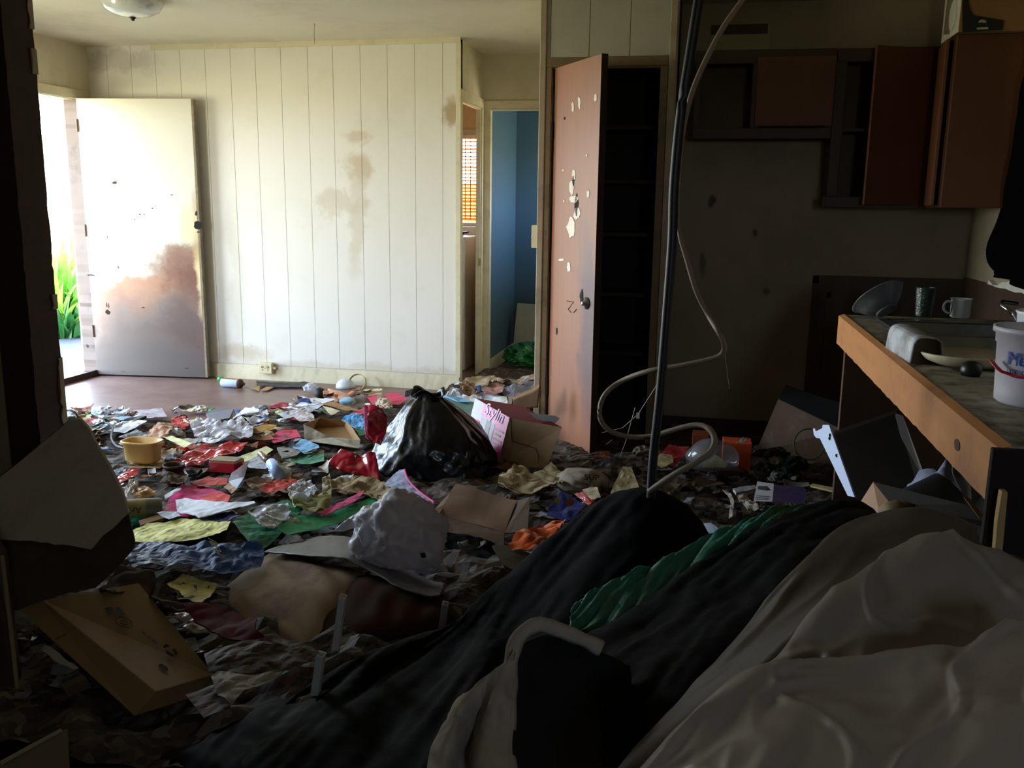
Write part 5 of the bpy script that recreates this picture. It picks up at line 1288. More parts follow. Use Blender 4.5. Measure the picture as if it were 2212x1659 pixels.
rows = [down(ridge, .55, .12), down(ridge, .18, .07), ridge,
        [(540, 1600, 1.65), (640, 1545, 1.75), (745, 1500, 1.8), (850, 1455, 1.9), (960, 1410, 2.0), (1030, 1370, 2.05), (1100, 1320, 2.15), (1190, 1245, 2.25), (1290, 1175, 2.3), (1380, 1150, 2.3), (1450, 1180, 2.3), (1500, 1230, 2.28)],
        [(520, 1660, 1.5), (620, 1630, 1.55), (730, 1590, 1.6), (840, 1550, 1.7), (950, 1500, 1.75), (1030, 1465, 1.8), (1100, 1430, 1.9), (1170, 1385, 1.95), (1240, 1350, 2.0), (1300, 1335, 2.03), (1350, 1330, 2.05), (1390, 1335, 2.05)],
        [(500, 1790, 1.35), (620, 1790, 1.35), (730, 1760, 1.35), (840, 1730, 1.4), (940, 1680, 1.45), (1020, 1640, 1.5), (1090, 1580, 1.55), (1160, 1520, 1.65), (1220, 1470, 1.72), (1270, 1430, 1.78), (1320, 1405, 1.82), (1360, 1390, 1.85)]]
obj('outer_shell', drape(rows, 130, 90, .018, (9, 2.5), 3, (.8, .6), .003), m_blackc, bagA, smooth=True, solid=.006)
ridge2 = [(1040, 1560, 1.5), (1130, 1470, 1.62), (1220, 1400, 1.75), (1310, 1352, 1.85), (1400, 1300, 1.95), (1480, 1245, 2.03), (1560, 1190, 2.1), (1660, 1128, 2.2), (1760, 1096, 2.28), (1840, 1086, 2.3), (1895, 1112, 2.25), (1930, 1150, 2.15)]
rows = [down(ridge2, .5, .10), down(ridge2, .12, .06), ridge2,
        [(1030, 1640, 1.4), (1120, 1560, 1.48), (1220, 1490, 1.55), (1320, 1430, 1.62), (1410, 1375, 1.72), (1490, 1320, 1.8), (1570, 1270, 1.88), (1660, 1210, 1.95), (1740, 1175, 2.0), (1810, 1160, 2.03), (1880, 1170, 2.0), (1930, 1200, 1.95)],
        [(1020, 1760, 1.25), (1120, 1690, 1.28), (1220, 1640, 1.3), (1320, 1590, 1.35), (1420, 1520, 1.42), (1510, 1450, 1.5), (1600, 1390, 1.58), (1690, 1330, 1.65), (1770, 1290, 1.7), (1840, 1270, 1.75), (1900, 1270, 1.75), (1950, 1280, 1.72)],
        [(1010, 1900, 1.12), (1120, 1850, 1.12), (1220, 1830, 1.12), (1330, 1800, 1.14), (1440, 1740, 1.18), (1540, 1680, 1.2), (1640, 1620, 1.25), (1740, 1560, 1.3), (1820, 1500, 1.35), (1880, 1460, 1.4), (1930, 1440, 1.42), (1980, 1430, 1.42)]]
obj('outer_shell', drape(rows, 130, 80, .018, (8, 3), 12, (.35, 1.2), .004), m_blackc, bagA, smooth=True, solid=.006)
rows = [[(1236, 1318, 1.93), (1290, 1272, 1.98), (1360, 1238, 2.03), (1430, 1208, 2.09), (1500, 1176, 2.15), (1575, 1140, 2.2), (1640, 1112, 2.25), (1700, 1098, 2.28), (1770, 1088, 2.31)],
        [(1233, 1340, 1.9), (1290, 1320, 1.92), (1360, 1290, 1.96), (1430, 1255, 2.02), (1500, 1215, 2.08), (1575, 1170, 2.13), (1650, 1128, 2.2), (1710, 1108, 2.25), (1780, 1096, 2.28)],
        [(1232, 1362, 1.86), (1290, 1372, 1.86), (1370, 1345, 1.88), (1440, 1298, 1.95), (1505, 1252, 2.0), (1580, 1204, 2.06), (1655, 1148, 2.14), (1720, 1120, 2.2), (1790, 1106, 2.25)]]
obj('green_lining', drape(rows, 100, 30, .02, (16, 2), 5, (1, .2), .003), m_tealc, bagA, smooth=True, solid=.004)
# tan jacket mouth at the bottom centre
tj = thing('tan_jacket', 'beige canvas jacket with a stiff hem curling over black cloth in front', 'jacket', hit(1060, 1659, y=1.2))
m_tanj = M('beige_canvas', 'a3978a', .85, var=.12, scale=30, dirt=.35, dcol='5c5046', dscale=14, bump=.4, bscale=60)
rows = [[(1112, 1408, 1.36), (1106, 1440, 1.35), (1104, 1490, 1.33), (1102, 1540, 1.3), (1100, 1600, 1.26), (1100, 1660, 1.2), (1100, 1760, 1.12)],
        [(1080, 1440, 1.35), (1072, 1470, 1.33), (1066, 1520, 1.29), (1056, 1570, 1.26), (1040, 1620, 1.22), (1030, 1670, 1.18), (1020, 1760, 1.1)],
        [(1050, 1462, 1.34), (1042, 1490, 1.33), (1034, 1540, 1.32), (1024, 1580, 1.30), (1010, 1630, 1.27), (1000, 1680, 1.22), (990, 1760, 1.14)],
        [(1012, 1495, 1.33), (1000, 1512, 1.30), (985, 1545, 1.26), (970, 1590, 1.23), (958, 1640, 1.2), (950, 1690, 1.16), (940, 1760, 1.1)],
        [(985, 1520, 1.36), (968, 1545, 1.34), (950, 1585, 1.30), (934, 1625, 1.26), (920, 1670, 1.22), (905, 1720, 1.18), (890, 1790, 1.12)]]
obj('shell', drape(rows, 60, 60, .008, (3, 2), 7, (1, 1), .002), m_tanj, tj, smooth=True, solid=.006)
hem = cr_line([hit(x, y, y=d) for x, y, d in ((1098, 1700, 1.19), (1098, 1600, 1.27), (1100, 1500, 1.33), (1104, 1430, 1.37), (1120, 1378, 1.40), (1160, 1350, 1.42), (1210, 1362, 1.43), (1260, 1382, 1.44), (1300, 1402, 1.45))], 60)
mb = MB(); vs = []
for k, p in enumerate(hem):
    d = (hem[min(k + 1, 60)] - hem[max(k - 1, 0)]).normalized(); s_ = d.cross(p - EYE).normalized()
    w_ = .012 + .004 * noise.noise(Vector((k * .2, 0, 0)))
    for q in (-1, -.5, .5, 1): vs.append(p + s_ * w_ * q + (EYE - p).normalized() * (.006 if abs(q) < 1 else 0))
mb.add(vs, [(k * 4 + j, k * 4 + j + 1, k * 4 + j + 5, k * 4 + j + 4) for k in range(60) for j in range(3)])
obj('hem', mb, m_tanj, tj, smooth=True, solid=.003)
rows = [[(1118, 1395, 1.42), (1180, 1372, 1.43), (1250, 1390, 1.45), (1310, 1412, 1.48), (1360, 1440, 1.5)],
        [(1110, 1460, 1.37), (1180, 1450, 1.42), (1250, 1470, 1.45), (1310, 1500, 1.46), (1360, 1520, 1.46)],
        [(1105, 1560, 1.30), (1180, 1570, 1.34), (1250, 1590, 1.34), (1310, 1610, 1.34), (1360, 1620, 1.34)],
        [(1105, 1760, 1.15), (1180, 1760, 1.15), (1250, 1770, 1.15), (1310, 1780, 1.15), (1360, 1780, 1.15)]]
obj('dark_lining', drape(rows, 30, 30, .01, (5, 4), 2), M('jacket_dark_lining', '0d0807', .9, var=.3), tj, smooth=True, solid=.004)
# translucent plastic sheet
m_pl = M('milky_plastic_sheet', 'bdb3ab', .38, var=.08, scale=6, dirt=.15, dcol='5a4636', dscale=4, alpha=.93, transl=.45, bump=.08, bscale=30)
m_pl2 = M('milky_plastic_lit', 'cfc5bd', .36, var=.08, scale=6, dirt=.15, dcol='5a4636', dscale=4, alpha=.93, transl=.45, bump=.08, bscale=30)  # lighter copy of the sheet, brightness painted into the front fold
ps = thing('plastic_sheet', 'large dusty translucent plastic sheet draped over the heap at right', 'plastic sheet', (hit(1900, 1500, y=1.4).x, 1.4, .5))
back = [(1700, 1250, 1.62), (1765, 1190, 1.66), (1822, 1140, 1.7), (1900, 1112, 1.7), (1975, 1097, 1.68), (2040, 1110, 1.66), (2105, 1136, 1.63), (2118, 1172, 1.6), (2170, 1195, 1.55), (2240, 1220, 1.5), (2330, 1250, 1.48)]
rows = [down(back, .35, .05), down(back, .08, .03), back,
        [(1600, 1370, 1.5), (1680, 1300, 1.53), (1760, 1260, 1.54), (1840, 1230, 1.55), (1920, 1205, 1.55), (2000, 1190, 1.54), (2070, 1200, 1.52), (2120, 1225, 1.5), (2180, 1250, 1.47), (2250, 1270, 1.44), (2340, 1300, 1.42)],
        [(1480, 1500, 1.36), (1570, 1440, 1.38), (1660, 1390, 1.39), (1750, 1340, 1.4), (1840, 1310, 1.41), (1930, 1290, 1.41), (2010, 1290, 1.4), (2080, 1300, 1.38), (2150, 1320, 1.36), (2230, 1340, 1.34), (2330, 1370, 1.32)],
        [(1360, 1640, 1.22), (1460, 1580, 1.24), (1560, 1540, 1.25), (1660, 1500, 1.26), (1760, 1480, 1.27), (1860, 1470, 1.27), (1950, 1470, 1.26), (2030, 1480, 1.25), (2110, 1490, 1.24), (2200, 1510, 1.22), (2320, 1540, 1.2)],
        [(1250, 1800, 1.1), (1380, 1780, 1.1), (1500, 1770, 1.1), (1620, 1760, 1.1), (1740, 1750, 1.1), (1850, 1740, 1.1), (1950, 1740, 1.1), (2040, 1740, 1.1), (2120, 1740, 1.1), (2210, 1750, 1.1), (2330, 1750, 1.1)]]
obj('rear_fold', drape(rows, 120, 90, .008, (3, 2), 21, (.6, 1), .0004, .003), M('milky_plastic_shaded', '5f554d', .45, var=.1, alpha=.8, transl=.2, dirt=.3, dcol='3c2d22'), ps, smooth=True, solid=.002)  # darker copy of the sheet, shade painted into the rear fold
mid = [(1655, 1445, 1.30), (1700, 1400, 1.33), (1760, 1320, 1.37), (1815, 1268, 1.41), (1870, 1235, 1.44), (1930, 1198, 1.46), (1990, 1160, 1.49), (2060, 1165, 1.49), (2130, 1190, 1.46), (2230, 1230, 1.42)]
rows = [down(mid, .10, .02), mid,
        [(1740, 1470, 1.26), (1790, 1420, 1.28), (1850, 1360, 1.3), (1890, 1320, 1.32), (1940, 1290, 1.34), (1990, 1270, 1.36), (2050, 1260, 1.37), (2110, 1270, 1.36), (2180, 1290, 1.34), (2270, 1310, 1.3)],
        [(1800, 1500, 1.2), (1850, 1480, 1.21), (1900, 1450, 1.22), (1950, 1430, 1.23), (2000, 1410, 1.24), (2050, 1400, 1.25), (2110, 1400, 1.25), (2170, 1400, 1.24), (2230, 1410, 1.22), (2300, 1420, 1.2)],
        [(1850, 1600, 1.12), (1900, 1600, 1.12), (1950, 1590, 1.12), (2000, 1580, 1.12), (2050, 1570, 1.12), (2110, 1560, 1.12), (2170, 1550, 1.12), (2230, 1550, 1.12), (2270, 1550, 1.12), (2320, 1550, 1.12)]]
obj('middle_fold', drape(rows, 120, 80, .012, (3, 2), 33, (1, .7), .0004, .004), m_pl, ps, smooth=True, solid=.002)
fr = [(1330, 1730, 1.02), (1400, 1655, 1.06), (1460, 1585, 1.1), (1520, 1520, 1.14), (1580, 1468, 1.18), (1640, 1443, 1.2), (1750, 1437, 1.2), (1860, 1425, 1.2), (1950, 1408, 1.19), (2010, 1400, 1.18), (2075, 1402, 1.17), (2130, 1368, 1.17), (2200, 1350, 1.16), (2290, 1350, 1.14)]
rows = [down(fr, .12, .03), fr,
        [(1400, 1760, .98), (1470, 1690, 1.01), (1530, 1630, 1.04), (1590, 1580, 1.07), (1650, 1530, 1.1), (1720, 1500, 1.12), (1800, 1490, 1.12), (1880, 1490, 1.12), (1960, 1480, 1.11), (2030, 1470, 1.1), (2090, 1460, 1.09), (2150, 1450, 1.08), (2220, 1440, 1.07), (2310, 1440, 1.05)],
        [(1500, 1800, .92), (1560, 1740, .94), (1620, 1690, .96), (1680, 1650, .98), (1740, 1620, 1.0), (1800, 1600, 1.01), (1870, 1590, 1.01), (1940, 1585, 1.01), (2010, 1580, 1.0), (2070, 1570, .99), (2130, 1560, .98), (2190, 1555, .97), (2260, 1550, .96), (2340, 1550, .95)],
        [(1560, 1900, .85), (1620, 1850, .86), (1680, 1820, .87), (1740, 1800, .88), (1800, 1790, .88), (1860, 1780, .88), (1920, 1780, .88), (1980, 1770, .88), (2040, 1770, .87), (2100, 1760, .87), (2160, 1760, .86), (2220, 1750, .86), (2280, 1750, .85), (2360, 1750, .85)]]
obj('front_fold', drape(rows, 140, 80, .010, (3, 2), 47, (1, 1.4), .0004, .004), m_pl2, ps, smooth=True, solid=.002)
# dark furniture edge poking out bottom right, and hidden bulk that carries the cloths
tag(obj('storage_bin', MB().box((-.05, 1.15, 0), (.42, 1.75, .30)).box((-.05, 1.15, .30), (.42, 1.6, .36)), M('dark_bin', '17110e', .8)), 'dark bin buried under the sleeping bag and plastic sheet', 'bin') if False else None
# posts of an upturned stool
stl = thing('plastic_stool', 'upturned white plastic stool, three hollow legs sticking out of the black cloth', 'stool', G(800, 1500, 0))
m_sl = M('grimy_white_plastic', 'd6d1c8', .5, var=.1, dirt=.35, dcol='4d443a', dscale=30)
def hollow_leg(bx_, by_, tx, ty, yb, yt, w_):
    b = hit(bx_, by_, y=yb); t = hit(tx, ty, y=yt); d = (t - b).normalized()
    a = Vector((1, 0, 0)); a = (a - d * a.dot(d)).normalized(); c = d.cross(a)
    w2 = w_ * .72; vs = []
    for P0, W_ in ((b, w_), (t, w_), (t, w2), (b + (t - b) * .6, w2)):
        for sa, sb in ((-1, -1), (1, -1), (1, 1), (-1, 1)): vs.append(P0 + a * sa * W_ + c * sb * W_)
    fs = []
    for L_ in range(3):
        for k in range(4): fs.append((L_ * 4 + k, L_ * 4 + (k + 1) % 4, (L_ + 1) * 4 + (k + 1) % 4, (L_ + 1) * 4 + k))
    fs.append((12, 13, 14, 15)); fs.append((3, 2, 1, 0))
    mb = MB(); mb.add(vs, fs); return mb
obj('leg', hollow_leg(722, 1425, 741, 1287, 2.05, 2.0, .0085), m_sl, stl)
obj('leg', hollow_leg(954, 1360, 962, 1303, 2.15, 2.12, .0080), m_sl, stl)
obj('leg', hollow_leg(681, 1500, 694, 1412, 1.82, 1.8, .0090), m_sl, stl)
sp1, sp2 = hit(681, 1510, y=1.84), hit(722, 1440, y=2.07)
obj('seat', MB().tube([sp1 - Vector((0, 0, .015)), sp2 - Vector((0, 0, .015))], .014, 8).tube([sp2 - Vector((0, 0, .015)), hit(954, 1380, y=2.17)], .014, 8), m_sl, stl)
# plasterboard slab, lower left
sl = thing('plasterboard_slab', 'broken grey plasterboard slab leaning against the dark door jamb', 'plasterboard', hit(150, 1290, y=2.0))
def yl(px, py): return 2.28 - (py - 905) * .0009
wf = [(-60, 1075), (40, 1000), (100, 950), (150, 908), (172, 905), (190, 925), (205, 955), (222, 985), (238, 1012), (252, 1040), (262, 1060), (270, 1085), (277, 1108), (262, 1122), (245, 1140), (232, 1150), (220, 1158), (212, 1168), (203, 1180), (196, 1187), (183, 1184), (170, 1182), (150, 1178), (132, 1176), (118, 1177), (104, 1172), (88, 1172), (70, 1168), (40, 1168), (10, 1166), (-60, 1164)]
bf = [(-60, 1075), (40, 1000), (100, 950), (150, 908), (172, 905), (190, 925), (222, 985), (252, 1040), (277, 1108), (285, 1140), (292, 1172), (290, 1185), (250, 1230), (207, 1270), (150, 1280), (95, 1297), (40, 1318), (-60, 1340)]
BB = [hit(x, y, y=yl(x, y)) for x, y in bf]
obj('board', MB().prism(BB, Vector((-.012, .018, .0))), M('plaster_core', '4a3a2c', .9, var=.35, scale=14, dirt=.4, dcol='2a2019', bump=.6, bscale=40), sl)
WF = [hit(x, y, y=yl(x, y) - .012) for x, y in wf]
obj('paper_face', MB().prism(WF, Vector((.0, .010, 0))), M('plaster_paper', 'bfb0a0', .8, var=.12, scale=6, dirt=.3, dcol='6d6052', dscale=7, bump=.5, bscale=50), sl)
# flattened carton, lower left
cx = thing('cardboard_box', 'flat kraft carton with recycling marks, tipped over in the lower left', 'box', hit(290, 1545, y=1.6))
q = [hit(92, 1297, y=2.0), hit(300, 1259, y=2.14), hit(462, 1457, y=1.86), hit(337, 1494, y=1.72)]
dn = hit(41, 1317, y=1.97) - q[0]; dn2 = hit(290, 1547, y=1.68) - q[3]
low = [q[0] + dn, q[1] + (dn + dn2) / 2, q[2] + dn2, q[3] + dn2]
m_car = M('kraft_carton', '9a7a4e', .85, var=.1, scale=7, dirt=.25, dcol='54402a', dscale=5, bump=.1)
obj('box', MB().hexa([*low, *q]), m_car, cx, bevel=.002)
CF = face(q[0], q[1], q[2], q[3], .0012)
m_ink = M('faded_dark_ink', '3d3323', .8)
obj('torn_spot', MB().prism([CF(.42 + .05 * math.cos(t * .7) * (1 + .2 * math.sin(t * 3)), .84 + .035 * math.sin(t * .7), 1) for t in range(9)], (0, 0, 0)), M('torn_spot', '3a2c1c', .9), cx)
xa = q[2] - q[1]; ya = q[1] - q[0]
obj('ring_mark', MB().tube([CF(.50 + .075 * math.cos(t * .314), .38 + .055 * math.sin(t * .314), 1) for t in range(21)], .0016, 4), M('green_ink', '55563a', .8), cx)
obj('ring_mark', MB().tube([CF(.50 + .035 * math.cos(t * .314), .38 + .025 * math.sin(t * .314), 1) for t in range(21)], .0016, 4), M('green_ink', '55563a', .8), cx)
for k in range(3):
    obj('recycling_arrow', MB().tube([CF(.70 + .055 * math.cos(k * 2.09 + t), .72 + .05 * math.sin(k * 2.09 + t), 1) for t in (.0, .4, .8, 1.3)], [.0042, .0042, .0042, .0008], 4), m_ink, cx)
for (u0, v0, u1, v1) in ((.46, .20, .53, .27), (.56, .22, .60, .30), (.50, .27, .60, .29), (.58, .50, .61, .53), (.59, .54, .62, .58), (.60, .59, .64, .64)):
    obj('stamp_mark', quad(CF, u0, v0, u1, v1, 1), m_ink, cx)
obj('flap_line', MB().tube([q[0].lerp(low[0], .5) + (q[3] - q[0]) * .35 + Vector((0, 0, .0)), q[0].lerp(low[0], .98) + (q[3] - q[0]) * .36], .0012, 4), m_ink, cx)
# pillow and the grey curled sheet
def pillow(name, c4, thick, mat, parent=None, n_=36, amp=.012, seed=1, squash=0.9):
    a, b, c, d = c4; nrm = (b - a).cross(d - a).normalized()
    if nrm.z < 0: nrm = -nrm
    vs = []; fs = []
    for side in (1, -1):
        for j in range(n_ + 1):
            for i in range(n_ + 1):
                u, v = i / n_, j / n_; p = a.lerp(b, u).lerp(d.lerp(c, u), v)
                e = (max(0, 1 - abs(2 * u - 1) ** 3.2) * max(0, 1 - abs(2 * v - 1) ** 3.2)) ** .6
                pin = 1.0
                cen_ = (a + b + c + d) / 4
                p = cen_ + (p - cen_) * (pin if e < .5 else 1)
                w_ = e * thick * (1 + .25 * noise.noise(Vector((u * 2.5, v * 2.2, seed)))) + e * (amp * noise.noise(Vector((u * 7 + v * 3, v * 3, seed + 3))))
                vs.append(p + nrm * side * w_)
        k = 0 if side == 1 else (n_ + 1) ** 2
        fs += [(k + j*(n_+1)+i, k + j*(n_+1)+i+1, k + (j+1)*(n_+1)+i+1, k + (j+1)*(n_+1)+i) for j in range(n_) for i in range(n_)]
    mb = MB(); mb.add(vs, fs); return obj(name, mb, mat, parent, smooth=True)
pil = [hit(430, 1318, y=2.38), hit(588, 1190, y=2.70), hit(790, 1240, y=2.48), hit(660, 1405, y=2.1)]
po = pillow('pillow', pil, .038, M('stained_tan_pillow', '9a8166', .9, var=.15, scale=3, dirt=.7, dcol='4b2f22', dscale=4.5, dthr=.48, bump=.2, spec=.15), seed=4, amp=.014)
tag(po, 'stained tan pillow lying in front of the blue sack', 'pillow')
bl4 = [hit(600, 1225, y=2.60), hit(955, 1285, y=2.45), hit(1010, 1350, y=2.28), hit(700, 1410, y=2.12)]
bo = pillow('cushion', bl4, .05, M('dark_brown_cushion', '3f2617', .9, var=.35, scale=4, dirt=.5, dcol='1e120c', dscale=4, spec=.1), seed=9)
tag(bo, 'dark brown bulging cushion under the curled grey sheet', 'cushion')
rows = [[(655, 1168, 2.80), (700, 1160, 2.80), (760, 1162, 2.78), (820, 1190, 2.72), (870, 1222, 2.65), (920, 1250, 2.58), (960, 1262, 2.54)],
        [(615, 1178, 2.70), (680, 1178, 2.67), (750, 1186, 2.62), (812, 1212, 2.56), (862, 1244, 2.5), (912, 1266, 2.45), (955, 1276, 2.42)],
        [(572, 1192, 2.6), (650, 1199, 2.52), (740, 1208, 2.46), (800, 1232, 2.42), (850, 1263, 2.36), (900, 1280, 2.33), (950, 1287, 2.32)]]
gs = obj('curled_sheet', drape(rows, 50, 16, .005, (4, 2), 6), M('grey_vinyl', '524c47', .5, var=.1, dirt=.35, dcol='4a4038'), smooth=True, solid=.005)
tag(gs, 'curled grey vinyl sheet lying over the brown cushion', 'sheet')
P('gift_cloth', [(395, 1312), (430, 1304), (484, 1301), (520, 1322), (555, 1335), (552, 1362), (600, 1382), (560, 1388), (480, 1380), (420, 1345)], M('dark_red_cloth', '5a0a14', .85, var=.3, scale=20, spec=.15), 'dark red zipped cloth between the flat carton and the pillow', 'cloth', dz=.14, amp=.018, freq=7, solid=.004)
P('dirty_rag', [(215, 1268), (235, 1245), (275, 1226), (318, 1228), (345, 1262), (390, 1285), (430, 1300), (405, 1322), (372, 1318), (330, 1285), (300, 1262), (255, 1272)], M('mouldy_rag', '55463f', .95, spec=.1, var=.4, scale=18, dirt=.5, dcol='33261f'), 'mouldy grey brown rag between the plasterboard and the blue sack', 'rag', dz=.09, amp=.045, freq=8, solid=.005)
P('foil_scrap', [(378, 1330), (400, 1322), (420, 1345), (400, 1352)], C_('pinkish_foil', 'a68a94', rough=.25), 'pinkish foil scrap beside the dark red zipped cloth', 'foil', dz=.14, amp=.02)
# black sack, lower left
rows = [[(430, 1530, 1.9), (480, 1500, 1.95), (540, 1480, 2.0), (600, 1462, 2.05), (660, 1445, 2.05), (720, 1425, 2.05)],
        [(150, 1600, 1.75), (280, 1575, 1.78), (420, 1570, 1.75), (520, 1530, 1.8), (600, 1500, 1.85), (700, 1490, 1.85)],
        [(140, 1660, 1.6), (260, 1650, 1.6), (380, 1640, 1.58), (480, 1610, 1.6), (580, 1590, 1.62), (660, 1580, 1.65)],
        [(130, 1800, 1.4), (240, 1800, 1.4), (360, 1790, 1.4), (470, 1780, 1.4), (560, 1770, 1.4), (640, 1770, 1.4)]]
bs_ = obj('black_sack', drape(rows, 90, 70, .014, (4, 3), 17, (1, 1), .002), M('black_sack_film', '050506', .75, var=.2, spec=.1), smooth=True, solid=.003)
tag(bs_, 'shiny black plastic sack filling the lower left in front of the flat carton', 'sack')
P('torn_paper', [(455, 1458), (470, 1448), (520, 1452), (610, 1448), (590, 1462), (545, 1480), (500, 1520), (470, 1500)], C_('grey_torn_paper', '8d8375'), 'torn grey paper lying on the black sack beside the flat carton', 'paper', dz=.22, amp=.012)
P('brown_card', [(440, 1410), (560, 1380), (690, 1410), (640, 1445), (520, 1455), (450, 1448)], C_('shaded_brown_card', '3d2717'), 'brown card with painted shade between the pillow and the black sack', 'card', dz=.16, amp=.008)  # shade of the low pile is put into this brown
P('brown_card', [(400, 1500), (470, 1475), (500, 1530), (440, 1550)], C_('dull_orange_card', '543518'), 'small orange brown card under the torn grey paper', 'card', dz=.2, amp=.006)
# pale box corner and plank at the very left
bp = [hit(-40, 1690, y=1.35), hit(0, 1650, y=1.42), hit(132, 1578, y=1.55), hit(138, 1700, y=1.45), hit(130, 1800, y=1.4), hit(-40, 1800, y=1.3)]
pb_ = thing('grey_board', 'pale board corner rising at the bottom left edge', 'board', bp[4])
obj('panel', MB().prism(bp, Vector((.0, .02, -.008))), M('dark_grey_panel', '6a5c4e', .7, var=.15), pb_)
obj('edge', MB().tube([bp[1], bp[2]], .005, 6), M('pale_panel_edge', 'a3937c', .6), pb_)
pk = [hit(-30, 1150, y=1.85), hit(4, 1200, y=1.85), hit(20, 1340, y=1.8), hit(48, 1590, y=1.7), hit(-30, 1640, y=1.66)]
pk_ = thing('wooden_plank', 'dark wooden plank with a pale edge standing at the far left', 'plank', pk[3])
obj('plank', MB().prism(pk, Vector((-.01, .03, 0))), m_brown, pk_)
obj('edge', MB().tube([pk[1], pk[2], pk[3]], .006, 6), M('pale_plank_edge', '8a765a', .7, var=.2), pk_)
P('white_strip', [(88, 1405), (98, 1395), (130, 1412), (170, 1445), (160, 1448), (115, 1425)], C_('grey_strip', '8a8782'), 'grey white strip lying left of the flat carton', 'strip', dz=.05)

# ---------------------------------------------------------------- middle: cartons, bags
bk = thing('cardboard_carton', 'open brown corrugated carton lying in front of the black bin bag', 'carton', G(1050, 1190, 0))
Q = [hit(985, 1046, y=3.35), hit(1118, 1082, y=3.28), hit(1090, 1152, y=3.02), hit(952, 1112, y=3.08)]
m_cor = M('brown_corrugated', '7d5d42', .8, var=.14, scale=2, wood=(40, 4, 4), dirt=.35, dcol='3a281a', dscale=5, bump=.2)
obj('top_flap', MB().grid(lambda u, v: Q[0].lerp(Q[1], u).lerp(Q[3].lerp(Q[2], u), v) + Vector((0, 0, .008 * math.sin(v * 3.1) + .008 * noise.noise(Vector((u * 2, v * 2, 0))))), 30, 20), m_cor, bk, solid=.004)
obj('side', poly_sheet([Q[3], Q[2], hit(1088, 1185, y=3.0), hit(940, 1150, y=3.05)], 3, .003), m_cor, bk, solid=.004)
obj('side', poly_sheet([Q[1], hit(1145, 1075, y=3.25), hit(1140, 1150, y=3.0), Q[2]], 3, .003), C_('dark_flap', '4a3426'), bk, solid=.004)
obj('rear_flap', poly_sheet([Q[0], hit(975, 1062, y=3.33), hit(940, 1100, y=3.1), hit(948, 1112, y=3.06), hit(960, 1090, y=3.15)], 2, .002), m_cor, bk, solid=.004)
rows = [[(925, 1150, 3.0), (960, 1150, 3.02), (1010, 1158, 3.03), (1070, 1168, 3.03), (1100, 1190, 3.0)],
        [(915, 1185, 2.9), (960, 1185, 2.92), (1010, 1190, 2.92), (1070, 1200, 2.92), (1105, 1220, 2.9)],
        [(935, 1225, 2.78), (970, 1235, 2.78), (1010, 1245, 2.76), (1060, 1250, 2.76), (1110, 1250, 2.78)]]
tag(obj('black_cloth', drape(rows, 40, 30, .015, (4, 4), 3), m_dgc, smooth=True, solid=.004), 'black cloth in the hollow below the corrugated carton', 'cloth')
P('grey_board', [(1063, 1180), (1080, 1176), (1145, 1197), (1120, 1240), (1088, 1222)], C_('slate_board', '5e5850'), 'grey board right of the black cloth, touching the sleeping bag', 'board', dz=.10, solid=.006, amp=.002)
P('orange_bag', [(1098, 1168), (1118, 1155), (1150, 1140), (1190, 1128), (1222, 1124), (1212, 1142), (1180, 1160), (1165, 1180), (1150, 1188), (1112, 1184)], m_orange, 'crumpled glossy orange wrapper beside the sleeping bag', 'wrapper', dz=.12, amp=.03, freq=11)
bp_ = thing('snack_package', 'dark blue snack package with orange biscuit picture', 'package', G(1225, 1120, 0))
BQ = [(1213, 1060), (1266, 1091), (1236, 1122), (1222, 1128), (1182, 1112), (1186, 1092)]
yy = 3.1
obj('packet', poly_sheet([hit(x, y, y=yy + (1128 - y) * .002) for x, y in BQ], 4, .008, 14, 3), M('deep_blue_packet', '14286e', .3, var=.15, coat=.3), bp_, solid=.003)
obj('biscuit_picture', poly_sheet([hit(1231 + 9 * math.cos(t * .6) * (1 + .2 * math.cos(3 * t * .6)), 1085 + 9 * math.sin(t * .6), y=yy + .06) for t in range(10)], 1, .001), M('biscuit_orange', 'c87a2e', .5), bp_, solid=.001)
obj('yellow_mark', poly_sheet([hit(x, y, y=yy + .06) for x, y in ((1200, 1074), (1211, 1078), (1206, 1088), (1196, 1084))], 1, 0), M('packet_yellow', 'd0b63a', .5), bp_, solid=.001)
sb_ = thing('printed_bag', 'crumpled cream bag with bold black lettering beside the sleeping bag', 'bag', G(1255, 1050, 0))
obj('bag', blob(G(1252, 1050, .05) + Vector((0, .04, 0)), .115, .09, .06, 8, .2, 4, 4), C_('dull_cream_film', '9d9284', rough=.4), sb_, smooth=True)
yS = G(1252, 1050, .05).y - .10
L1, L2 = hit(1262, 1036, y=yS), hit(1292, 1038, y=yS)
fm = frame_mtx(L1, L2 - L1, Vector((0, -.2, 1))); writing('lettering', 'SUP', fm, .038, m_blk, sb_)
fm = frame_mtx(hit(1268, 1054, y=yS), hit(1288, 1042, y=yS) - hit(1268, 1054, y=yS), Vector((0, -.2, 1))); writing('lettering', 'AP', fm, .03, m_blk, sb_)
P('cream_sack', [(1078, 1022), (1120, 1010), (1150, 1018), (1190, 1000), (1215, 1010), (1222, 1030), (1200, 1048), (1150, 1055), (1100, 1060), (1075, 1048)], C_('yellowed_sack', 'a3906c', var=.15, dirt=.35, dcol='8a4a3a'), 'yellowed crumpled sack in front of the pink sided box', 'sack', dz=.08, amp=.04, freq=8)
P('cream_sheet', [(1344, 1010), (1364, 1010), (1374, 1035), (1384, 1060), (1318, 1066)], C_('manila_card', 'a3956f'), 'manila card with wavy sides left of the black cable foot', 'card', dz=.06, cuts=3)
P('red_card', [(1240, 1066), (1262, 1060), (1285, 1080), (1272, 1092)], m_red, 'red scrap beside the blue snack package', 'scrap', dz=.12)
